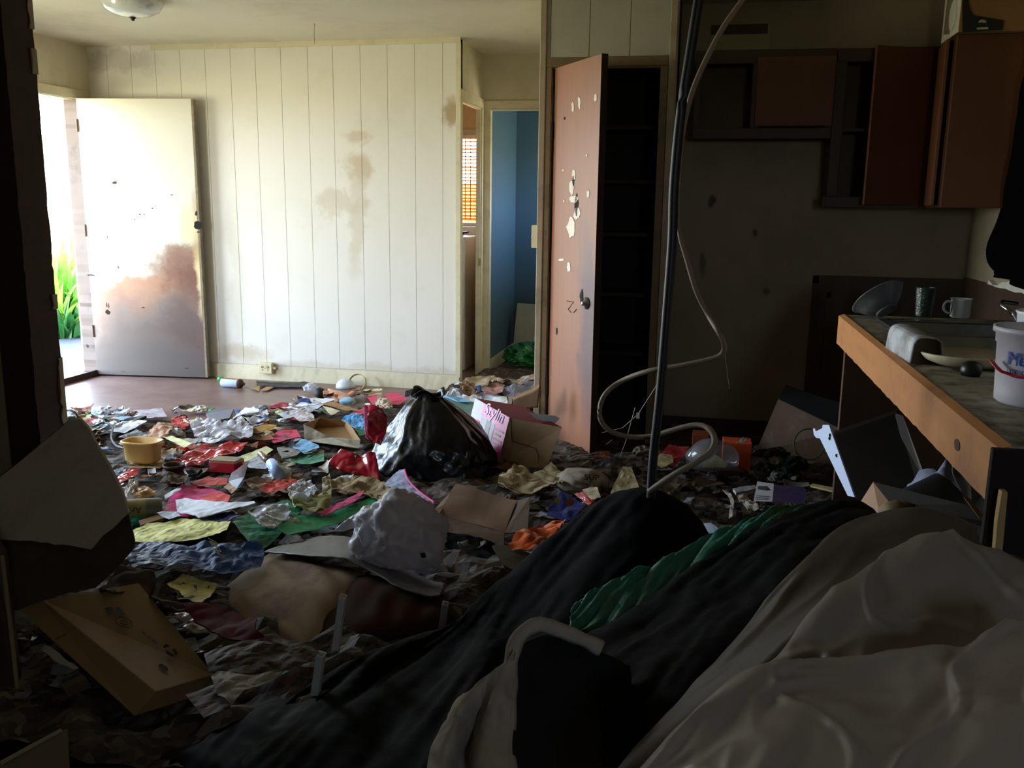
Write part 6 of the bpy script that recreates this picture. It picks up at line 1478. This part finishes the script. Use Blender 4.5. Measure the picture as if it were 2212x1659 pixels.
P('stained_label', [(1258, 1056), (1290, 1052), (1298, 1075), (1278, 1082)], C_('stained_label', 'b7a685', var=.3), 'stained cream label between red scrap and sleeping bag', 'label', dz=.13)
# white plastic carrier bag
m_wfilm2 = M('white_bag_film', 'beb6b6', .35, var=.1, scale=5, bump=1.0, bscale=14, transl=.35, dirt=.2, dcol='8a6a5a')
wb = thing('carrier_bag', 'puffed white plastic carrier bag on the end of the green sheet', 'bag', G(830, 1200, 0))
wbc = G(845, 1180, .15) + Vector((0, .06, 0))
obj('bag', blob(wbc, .155, .12, .15, 13, .22, 3.2, 5, True, False, .16), m_wfilm2, wb, smooth=True)
obj('handle', poly_sheet([hit(x, y, y=wbc.y - .02) for x, y in ((718, 1148), (740, 1128), (790, 1095), (815, 1100), (800, 1120), (770, 1138), (738, 1150))], 4, .012, 18, 3), m_wfilm, wb, solid=.0015, smooth=True)
obj('handle', poly_sheet([hit(x, y, y=wbc.y - .12) for x, y in ((774, 1150), (792, 1130), (810, 1150), (800, 1180), (785, 1185))], 3, .01, 18, 5), m_wfilm, wb, solid=.0015, smooth=True)
obj('printed_mark', poly_sheet([hit(x, y, y=wbc.y - .13) for x, y in ((908, 1196), (918, 1194), (921, 1204), (911, 1206))], 1, 0), m_blk, wb, solid=.001)
ts = []
for k, (x, y, rx, rz) in enumerate(((905, 1228, .06, .035), (928, 1240, .055, .045), (965, 1262, .06, .035), (1000, 1275, .06, .035), (1035, 1272, .05, .04))):
    p = hit(x, y, y=2.72)
    tag(obj('tissue', blob(p, rx * .9, .045, rz * .8, 20 + k, .5, 6, 4), C_('white_tissue', 'c9cfdc', transl=.2, dirt=.15), smooth=True), ['beige crumpled tissue nearest the white carrier bag', 'blue white tissue ball, second of the row below the carrier bag', 'white tissue in the middle of the row by the curled sheet end', 'white tissue fourth along the row towards the sleeping bag', 'white tissue at the right end, touching the sleeping bag'][k], 'tissue', 'crumpled tissues between carrier bag and sleeping bag')

# ---------------------------------------------------------------- hoses hanging from the ceiling
hz_ = [(1530, -190), (1520, -60), (1509, 0), (1490, 120), (1470, 250), (1456, 400), (1452, 520), (1440, 680), (1426, 850), (1412, 980), (1407, 1052), (1406, 1075)]
pts = [hit(x, y, y=2.42) for x, y in hz_]
pts = cr_line([Vector((pts[0].x + .05, 2.42, H + .01)), Vector((pts[0].x + .02, 2.42, 2.2))] + pts[1:], 90)
tag(obj('black_cable', MB().tube(pts, .0125, 14), M('black_hose_rubber', '0e0e10', .5, var=.3, scale=30), smooth=True), 'thick black cable hanging from the ceiling down to the sleeping bag', 'cable')
hz_ = [(1660, -190), (1640, -60), (1604, 0), (1562, 60), (1520, 140), (1492, 210), (1474, 290), (1466, 380), (1464, 460), (1470, 510), (1484, 560), (1505, 630), (1530, 680), (1555, 722), (1565, 748), (1556, 768), (1520, 780), (1460, 792), (1400, 802), (1345, 822), (1310, 848), (1296, 880), (1300, 912), (1325, 934), (1365, 944), (1410, 942), (1450, 930), (1500, 918), (1530, 925), (1544, 950), (1535, 975), (1505, 998), (1465, 1020), (1430, 1042), (1403, 1060)]
pts = []
for k, (x, y) in enumerate(hz_):
    t = k / len(hz_); yy = 2.46 + .12 * math.sin(k * .35) * (k > 12) * .6
    if 18 < k < 24: yy = 2.52
    pts.append(hit(x, y, y=yy))
pts = cr_line([Vector((pts[0].x + .06, 2.46, H + .01)), Vector((pts[0].x + .04, 2.46, 2.2))] + pts[1:], 210)
tag(obj('beige_hose', MB().tube(pts, [.0072 if k < len(pts) * .82 else .0085 for k in range(len(pts))], 12), M('beige_hose_rubber', '8c7863', .6, var=.25, scale=12, dirt=.3), smooth=True), 'thin beige hose looping twice beside the black cable', 'hose')

# ---------------------------------------------------------------- kitchen floor
br = [(1756, 926), (1760, 925), (1762, 932), (1776, 925), (1777, 918), (1791, 918), (1795, 931), (1846, 1074), (1831, 1071), (1771, 947), (1763, 946), (1758, 939)]
bw_ = thing('shelf_bracket', 'bright white metal shelf bracket standing upright in the rubbish', 'bracket', hit(1840, 1074, y=3.15))
yb_ = 3.32
obj('arm', MB().prism([hit(x, y, y=yb_ - (x - 1757) * .0022) for x, y in br], (0.005, .002, 0)), M('white_enamel', 'd9e4ff', .4, var=.02), bw_)
for k, (x, y) in enumerate(((1794, 940), (1793, 947), (1808, 984))):
    obj('rust_spot', MB().prism([hit(x + 4 * math.cos(t), y + 4 * math.sin(t) * (1 + .3 * math.cos(3 * t)), y=yb_ - (x - 1757) * .0022 - .003) for t in range(6)], (0, .001, 0)), M('rust_spot', '4a3a38', .8), bw_)
dp = [hit(1800, 940, y=3.5), hit(1936, 893, y=3.62), hit(1992, 1030, y=3.3), hit(1985, 1060, y=3.25), hit(1850, 1085, y=3.2)]
dpn = thing('dark_drawer_front', 'dark scratched board with grey edge leaning behind the white bracket', 'board', dp[4])
obj('board', MB().prism(dp, Vector((.01, .03, .01))), M('scratched_dark_board', '2b2622', .5, var=.4, scale=3, wood=(3, 3, 60)), dpn)
obj('edge', MB().prism([dp[1], hit(1950, 898, y=3.6), hit(1998, 1030, y=3.28), dp[2], hit(1925, 905, y=3.6)], Vector((0, -.004, 0))), C_('grey_board_edge', '5a5550'), dpn)
kb = thing('cardboard_carton', 'large dim kraft carton with painted shade in its opening beside the kitchen wainscot', 'carton', G(1720, 1000, 0))
K = [hit(1681, 862, y=4.75), hit(1698, 833, y=4.95), hit(1816, 872, y=4.75), hit(1812, 925, y=4.5)]
Kb = [Vector((p.x, p.y, .05)) for p in K]
obj('box', MB().hexa([Kb[0] + Vector((-.10, 0, 0)), Kb[3], Kb[2], Kb[1] + Vector((-.10, 0, 0)), K[0], K[3], K[2], K[1]]), C_('dim_kraft', '4a331f', dirt=.4), kb)
obj('shade_top_sheet', poly_sheet([k_ + Vector((0, -.004, .003)) for k_ in K], 2, .002), M('opening_shade_black', '0a0807', .95), kb, solid=.002)  # black sheet stands in for the shade inside the carton
wd = thing('wooden_box_side', 'dark board with pale end grain lying behind the plastic sheet', 'board', hit(1900, 1110, y=2.6))
Wq = [hit(1855, 1090, y=2.5), hit(1886, 1041, y=2.52), hit(1925, 1090, y=2.42), hit(1900, 1112, y=2.4)]
off = hit(2130, 1112, y=2.25) - Wq[2]
obj('board', MB().prism([Wq[1], hit(2085, 1090, y=2.3), hit(2128, 1126, y=2.2), Wq[2]], Vector((0, .02, -.02))), M('very_dark_board', '1a110c', .8), wd)
obj('end', MB().prism(Wq, Vector((.004, .012, 0))), M('pale_end_grain', 'b58e72', .8, var=.12, scale=12), wd)
c = hit(1940, 1110, y=2.38); tag(obj('paper_ball', blob(c, .045, .04, .03, 3, .3, 4, 3), C_('brown_ball', '8a7458'), smooth=True), 'brown crumpled ball between the pale board end and plastic sheet', 'ball')
pc = [hit(2085, 1078, y=2.3), hit(2100, 1082, y=2.3), hit(2132, 1125, y=2.2), hit(2118, 1122, y=2.2)]
tag(obj('wood_offcut', MB().prism(pc, (0, .02, 0)), M('pale_end_grain', 'b58e72', .8)), 'thin pale wood offcut beside the grey blue bucket', 'offcut')
c = hit(2062, 1078, y=2.6)
rotb = Matrix.Rotation(math.radians(55), 3, 'Y') @ Matrix.Rotation(math.radians(-15), 3, 'X')
tag(obj('plastic_bucket', MB().lathe([(.002, .0), (.085, .0), (.11, .20), (.118, .20), (.118, .215), (.107, .212), (.08, .01), (.002, .01)], c, 32, rotb @ Matrix.Rotation(math.radians(180), 3, 'X')), C_('grey_blue_plastic', '8694b4', rough=.4), smooth=True), 'grey blue plastic bucket lying on its side under the counter', 'bucket')
c = hit(2040, 1030, y=3.05)
tag(obj('plastic_bag', blob((c.x, 3.05, .20), .13, .12, .27, 5, .30, 4, 4), C_('lilac_grey_film', '9496a8', rough=.35), smooth=True), 'lilac grey plastic bag slumped under the counter', 'bag')
c = G(1828, 1086, .02); tag(obj('plastic_disc', MB().lathe([(.002, .01), (.05, .008), (.06, 0), (.056, .0), (.002, .006)], c, 24, Matrix.Rotation(.5, 3, 'X')), C_('lid_grey', '7e8088', rough=.4), smooth=True), 'round pale grey plastic disc at the foot of the white bracket', 'disc')
mb = MB()
w1_ = cr_line([hit(x, y, y=2.3) for x, y in ((2056, 975), (2060, 1000), (2058, 1020), (2066, 1040), (2076, 1058))], 16); mb.tube(w1_, [.004 if k < 6 else .002 for k in range(17)], 5)
tag(obj('cobweb', mb, M('pale_web', 'b8b0a0', .9)), 'dusty cobweb strand hanging under the orange counter edge', 'cobweb')
# clear container with yellow slip
jc = G(1535, 1040, .0)
jt = thing('clear_container', 'clear plastic clamshell container with yellow slip inside', 'container', jc)
m_cl = M('hazy_clear_plastic', '8a8a8c', .15, var=.2, alpha=.45, coat=.6)
obj('shell', blob(jc + Vector((0, .06, .09)), .12, .11, .095, 6, .10, 3, 4, True, False), m_cl, jt, smooth=True)
obj('yellow_slip', poly_sheet([hit(x, y, y=jc.y + .02) for x, y in ((1515, 1010), (1545, 982), (1572, 1000), (1568, 1010))], 2, .004), m_lyel, jt, solid=.001)
P('red_card', [(1425, 985), (1445, 960), (1490, 965), (1475, 985), (1460, 1005), (1440, 1005)], C_('dark_red_card', '8e1c20'), 'dark red card behind the beige hose loop', 'card', dz=.08, amp=.006)
P('manila_card', [(1415, 1000), (1425, 980), (1452, 982), (1455, 1000), (1430, 1010)], C_('dull_manila', 'a08c62'), 'dull manila scrap right of the black cable', 'card', dz=.1, amp=.006)
ob2 = thing('orange_box', 'small orange red box against the dark kitchen carton', 'box', G(1592, 990, 0))
o0, o1 = hit(1560, 993, y=4.3), hit(1625, 960, y=4.3)
obj('box', MB().box((o0.x, 4.3, .07), (o1.x, 4.42, o1.z)), C_('vivid_orange_card', 'c04a1c'), ob2, bevel=.003)
ob3 = thing('orange_box', 'dull orange carton behind the beige hose loop', 'box', G(1515, 960, 0))
o0, o1 = hit(1494, 975, y=4.6), hit(1532, 940, y=4.6)
obj('box', MB().box((o0.x, 4.6, .05), (o1.x, 4.70, o1.z)), C_('dull_orange_card2', '8a4420'), ob3, bevel=.003)
P('paper_cone', [(1588, 957), (1605, 946), (1614, 944), (1608, 958)], C_('dim_paper', '8a8072'), 'dim paper triangle on the orange red box', 'paper', dz=.18, cuts=2)
cd_ = thing('card_leaflet', 'white printed card with a dark picture lying by the wire rack', 'card', G(1648, 1085, 0))
cq = [hit(1636, 1040, y=3.45), hit(1672, 1045, y=3.42), hit(1668, 1084, y=3.28), hit(1628, 1082, y=3.3)]
obj('card', poly_sheet(cq, 2, .002), C_('white_card_print', 'a9a6a8'), cd_, solid=.0015)
CQ = face(*cq, .002)
obj('picture', MB().prism([CQ(.1, .25), CQ(.6, .2), CQ(.85, .4), CQ(.6, .45), CQ(.1, .42)], (0, 0, 0)), M('whale_grey', '3a3a40', .6), cd_)
for k in range(3): obj('text_line', quad(CQ, .1, .74 + k * .08, .8, .77 + k * .08, 1), M('text_grey', '4e4a50', .6), cd_)
P('purple_card', [(1673, 1047), (1738, 1052), (1740, 1090), (1669, 1084)], C_('deep_purple', '35254a'), 'dark purple card right of the white printed card', 'card', dz=.10, cuts=3, amp=.002)
P('white_wrapper', [(1592, 1072), (1610, 1068), (1632, 1085), (1640, 1096), (1615, 1098)], C_('soft_white', 'a8a095'), 'curled white wrapper left of the white printed card', 'wrapper', dz=.10, amp=.02)
P('white_strip', [(1560, 1058), (1578, 1064), (1586, 1085), (1582, 1115), (1574, 1120), (1578, 1085), (1572, 1070)], C_('soft_white', 'a8a095'), 'narrow white ribbon left of the wire rack', 'ribbon', dz=.10, amp=.01)
P('white_tube', [(1583, 1058), (1630, 1050), (1636, 1058), (1590, 1066)], C_('grey_white_tube', '9a979c'), 'grey white roll behind the curled wrapper', 'roll', dz=.11, amp=.004, solid=.012)
rk = thing('wire_rack', 'small black wire rack half covered by the green lining', 'rack', G(1655, 1105, .08))
RQ = [G(1612, 1120, .10), G(1640, 1090, .10), G(1708, 1102, .10), G(1680, 1128, .10)]
mb = MB()
for k in range(9): mb.tube([RQ[0].lerp(RQ[3], k / 8), RQ[1].lerp(RQ[2], k / 8)], .0018, 5)
for k in range(6): mb.tube([RQ[0].lerp(RQ[1], k / 5), RQ[3].lerp(RQ[2], k / 5)], .0018, 5)
obj('grid', mb, M('black_wire', '0c0b0b', .5), rk)
P('blue_white_shard', [(1507, 1133), (1535, 1131), (1550, 1140), (1554, 1153), (1538, 1163)], C_('porcelain', 'c9d6f2', rough=.3, dirt=.1), 'pale blue shard between the two black humps', 'shard', dz=.01, cuts=2, amp=.004)
for k, (x, y, c_) in enumerate(((1680, 985, '1f2416'), (1715, 1005, '18211a'), (1745, 975, '2a2a1c'), (1660, 1020, '222222'), (1700, 1030, '1a1f18'))):
    tag(obj('fake_foliage', blob(G(x, y, .05), .05, .045, .035, 40 + k, .5, 6, 3), C_('foliage_%d' % k, c_, rough=.9, spec=.1)), ['dark green plastic foliage left of the white bracket', 'dull green foliage clump in front of the kraft carton', 'grey green clump touching the kraft carton', 'dark grey clump right of the clear container', 'dark moss coloured clump behind the purple card'][k], 'foliage', 'dim green clumps by the kitchen carton')
c = G(1745, 990, .05)
tag(obj('green_hoop', MB().tube([c + Vector((.07 * math.cos(t * .3), .03 * math.sin(t * .3), .07 + .07 * math.sin(t * .3))) for t in range(22)], .004, 6), C_('dim_green_ring', '4a5434')), 'dim green ring standing by the kraft carton', 'ring')
P('beige_board', [(1750, 1050), (1755, 1046), (1822, 1060), (1822, 1068)], C_('beige_board', '9c8a62'), 'narrow beige board left of the bracket foot', 'board', dz=.08, cuts=2, solid=.008, amp=.001)
# loop of black wire near the jamb
mb = MB(); c = G(152, 905, .05)
mb.tube([c + Vector((.05 * math.cos(t * .35), .0, .05 * math.sin(t * .35))) for t in range(19)], .006, 6)
tag(obj('wire_loop', mb, m_blk), 'black wire loop beside the dark door jamb', 'wire')
mb = MB(); mb.tube(cr_line([G(x, y, .07) for x, y in ((200, 922), (225, 913), (243, 922), (240, 945), (250, 962), (268, 968))], 30), .005, 6)
tag(obj('power_cable', mb, m_blk), 'black cable curving behind the yellow tub', 'cable')
# ---------------------------------------------------------------- the countless smaller pieces
random.seed(77)
HERO = {'yellow tub': (292, 985), 'tea bottle': (305, 1095), 'black bin bag': (950, 970), 'pink sided box': (1110, 940), 'kraft tray': (715, 935),
        'white carrier bag': (850, 1160), 'doll': (735, 860), 'spray can': (523, 826), 'magenta sheet': (430, 1085), 'big yellow sheet': (390, 1148),
        'blue sack': (420, 1205), 'large green sheet': (740, 1110), 'red gift bag': (790, 960), 'pantry door': (1240, 980), 'orange wrapper': (1165, 1155),
        'clear container': (1535, 1020), 'white bracket': (1800, 1000), 'wire rack': (1655, 1108), 'hose loop': (1330, 900), 'faded photo print': (322, 893),
        'snack package': (1225, 1095), 'tan pillow': (600, 1300), 'flat carton': (250, 1400), 'corrugated carton': (1040, 1100), 'tan cloth': (780, 1045),
        'white folded card': (515, 1030), 'red carton': (480, 1005), 'toy torch': (585, 1005), 'torn carrier bag': (480, 930), 'kraft bag': (345, 930),
        'hall doorway': (1080, 830), 'far baseboard': (620, 835), 'manila card': (1350, 1040), 'printed card': (1648, 1062), 'orange red box': (1592, 975)}
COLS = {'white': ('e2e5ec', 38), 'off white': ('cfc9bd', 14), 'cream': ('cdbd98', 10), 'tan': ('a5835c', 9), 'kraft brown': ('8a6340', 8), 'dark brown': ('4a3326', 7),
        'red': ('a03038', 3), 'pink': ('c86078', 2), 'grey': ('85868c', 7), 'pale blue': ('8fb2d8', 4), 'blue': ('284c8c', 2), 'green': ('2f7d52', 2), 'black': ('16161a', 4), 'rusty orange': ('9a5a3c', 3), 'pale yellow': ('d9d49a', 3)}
SHADED_COLS = {'off white': ('6f695e', 14), 'cream': ('5f5440', 12), 'tan': ('4a3826', 16), 'dark brown': ('35251c', 18), 'kraft brown': ('3f2c1b', 12), 'grey': ('55555a', 9), 'black': ('101012', 7), 'rusty orange': ('7a3a1e', 3), 'dull red': ('5f1a1c', 4), 'pale grey': ('65676c', 8)}  # darker copies of the litter colours, with shade painted in
KINDS = [('paper_scrap', 'paper scrap', 'paper', 34), ('torn_page', 'torn page', 'paper', 16), ('crumpled_paper', 'crumpled paper ball', 'paper', 12), ('card_piece', 'piece of card', 'card', 12),
         ('plastic_wrapper', 'plastic wrapper', 'wrapper', 12), ('fabric_scrap', 'fabric scrap', 'cloth', 8), ('food_carton', 'squashed carton', 'carton', 6)]
def wpick(seq, w):
    return random.choices(seq, w)[0]
def where(px, py, n_):
    hs = sorted(HERO.items(), key=lambda h: (h[1][0] - px) ** 2 + 2.5 * (h[1][1] - py) ** 2)
    h, (hx, hy) = hs[n_]
    dx, dy = px - hx, (py - hy) * 1.6
    if abs(dx) > abs(dy): r = 'left of' if dx < 0 else 'right of'
    else: r = 'behind' if dy < 0 else 'in front of'
    d = math.hypot(dx, dy)
    return ('close ' if d < 40 and r in ('left of', 'right of') else '') + r + ' the ' + h
def shape_word(sz): return 'tiny' if sz < .035 else 'small' if sz < .055 else 'medium' if sz < .08 else 'large'
KEEP = [(250, 1055, 400, 1128), (285, 1122, 495, 1172), (375, 1048, 545, 1118), (600, 1075, 830, 1150), (505, 1085, 625, 1185), (275, 1168, 572, 1240), (555, 970, 612, 1030), (238, 945, 345, 1012), (655, 900, 782, 975), (700, 868, 838, 1040), (578, 926, 652, 958), (408, 898, 548, 958), (430, 1190, 965, 1400), (625, 945, 690, 980), (720, 1075, 935, 1235), (445, 990, 545, 1060), (640, 1040, 720, 1115), (305, 905, 380, 950), (345, 1015, 400, 1065), (285, 885, 360, 905)]
def scatter(n_, region, cols, smin, smax, dz0, dz1, far=False):
    made = 0; tries = 0
    while made < n_ and tries < n_ * 30:
        tries += 1
        px = random.uniform(region[0], region[2]); py = random.uniform(region[1], region[3])
        if region[4] and not region[4](px, py): continue
        if any(a < px < c and b < py < d for a, b, c, d in KEEP): continue
        p = G(px, py, .0)
        if not (-4.4 < p.x < 1.3 and 1.7 < p.y < 6.1): continue
        cn = wpick(list(cols), [c[1] for c in cols.values()]); hexc = cols[cn][0]
        kn, kd, cat, _ = wpick(KINDS, [k[3] for k in KINDS])
        if kn == 'fabric_scrap' and cn in ('white', 'pale yellow'): kn, kd, cat = 'paper_scrap', 'paper scrap', 'paper'
        sz = random.uniform(smin, smax) ** 1.0
        mat = M('%s_%s' % (cn.replace(' ', '_'), 'film' if kn == 'plastic_wrapper' else 'litter') + ('_shaded' if cols is SHADED_COLS else ''), hexc, .3 if kn == 'plastic_wrapper' else .75, var=.15, scale=25, dirt=.3, dcol='5a4a3a', dscale=16)
        z = random.uniform(dz0, dz1); a0 = random.uniform(0, 6.28); ar = random.uniform(.45, 1.0)
        base = p + Vector((0, 0, z))
        tilt = Vector((random.gauss(0, .22), random.gauss(0, .22), 0))
        def at(u, v):
            x = math.cos(a0) * u - math.sin(a0) * v * ar; y = math.sin(a0) * u + math.cos(a0) * v * ar
            return base + Vector((x, y, abs(tilt.x * x + tilt.y * y) * 1.0 + .002))
        sd = random.randint(1, 900)
        if kn == 'crumpled_paper':
            r_ = sz * .55
            o = obj(kn, blob(base + Vector((0, 0, r_ * .4)), r_, r_ * random.uniform(.7, 1), r_ * .6, sd, .55, 7, 3), mat, smooth=False)
        elif kn == 'food_carton':
            h = random.uniform(.015, .035); w_, d_ = sz * .8, sz * .5; sk_ = random.uniform(-.3, .3) * h
            c4 = [at(-w_, -d_), at(w_, -d_), at(w_, d_ * .9), at(-w_, d_)]
            o = obj(kn, MB().hexa([*c4, *[q + Vector((sk_, sk_ * .5, h * random.uniform(.6, 1.1))) for q in c4]]), mat, bevel=.002)
        else:
            nv = {'torn_page': 7, 'card_piece': 4, 'paper_scrap': 5, 'plastic_wrapper': 6, 'fabric_scrap': 7}[kn]
            pts = []
            for k in range(nv):
                t = 2 * math.pi * (k + (.5 if nv == 4 else random.uniform(-.25, .25))) / nv
                q = sz * (1 if nv == 4 else random.uniform(.65, 1.15)); pts.append(at(math.cos(t) * q, math.sin(t) * q))
            amp = {'torn_page': .006, 'card_piece': .0015, 'paper_scrap': .008, 'plastic_wrapper': .018, 'fabric_scrap': .022}[kn] * (.6 + sz * 8)
            o = obj(kn, poly_sheet(pts, 3, amp, 26 if kn != 'card_piece' else 8, sd, random.choice((0, 0, .012, .02)) * (kn in ('paper_scrap', 'torn_page', 'card_piece'))), mat,
                    solid=.004 if kn == 'fabric_scrap' else .001, smooth=kn in ('fabric_scrap', 'plastic_wrapper'))
        adj = {'torn_page': ['curled', 'creased', 'dog-eared'], 'card_piece': ['bent', 'flat', 'stained'], 'paper_scrap': ['torn', 'ragged', 'curled', 'wrinkled'], 'plastic_wrapper': ['wrinkled', 'shiny', 'flattened'], 'fabric_scrap': ['bunched', 'dirty', 'folded'], 'crumpled_paper': ['tight', 'loose', 'dusty'], 'food_carton': ['dented', 'crushed', 'low']}[kn]
        lb = None
        for n1 in range(4):
            for ad in [''] + [x + ' ' for x in adj]:
                c_ = '%s %s%s %s %s' % (shape_word(sz), ad, cn, kd, where(px, py, n1))
                if c_ not in LABELS and len(c_.split()) <= 16: lb = c_; break
            if lb: break
        if not lb: lb = '%s %s %s %s' % (shape_word(sz), cn, kd, where(px, py, 0))
        tag(o, lb, cat, {'paper_scrap': 'loose paper scraps on the floor', 'torn_page': 'torn pages on the floor', 'crumpled_paper': 'crumpled paper balls on the floor', 'card_piece': 'pieces of card on the floor', 'plastic_wrapper': 'plastic wrappers on the floor', 'fabric_scrap': 'scraps of cloth on the floor', 'food_carton': 'squashed cartons on the floor'}[kn])
        made += 1
lim = lambda x, y: y > 890 - max(0, x - 560) * .28 and not (820 < x < 1080 and y > 850)
scatter(150, (150, 850, 830, 985, lim), COLS, .03, .085, .008, .03)
scatter(90, (240, 985, 900, 1240, lambda x, y: not (820 < x and y < 1080)), COLS, .03, .08, .005, .025)
scatter(26, (985, 800, 1165, 868, None), COLS, .03, .08, .01, .05)
scatter(20, (960, 1060, 1260, 1200, None), SHADED_COLS, .03, .08, .01, .04)
scatter(95, (1080, 985, 1840, 1130, lambda x, y: y > 1000 - (x - 1080) * .03), SHADED_COLS, .03, .085, .01, .04)
scatter(16, (1300, 930, 1700, 990, None), SHADED_COLS, .03, .07, .01, .04)
scatter(26, (140, 900, 420, 960, None), COLS, .025, .06, .01, .04)
scatter(30, (40, 1380, 220, 1600, None), SHADED_COLS, .02, .05, .0, .03)
scatter(22, (340, 1240, 440, 1420, None), SHADED_COLS, .03, .07, .0, .03)
scatter(14, (660, 1235, 900, 1330, None), SHADED_COLS, .02, .05, .0, .0) if False else None
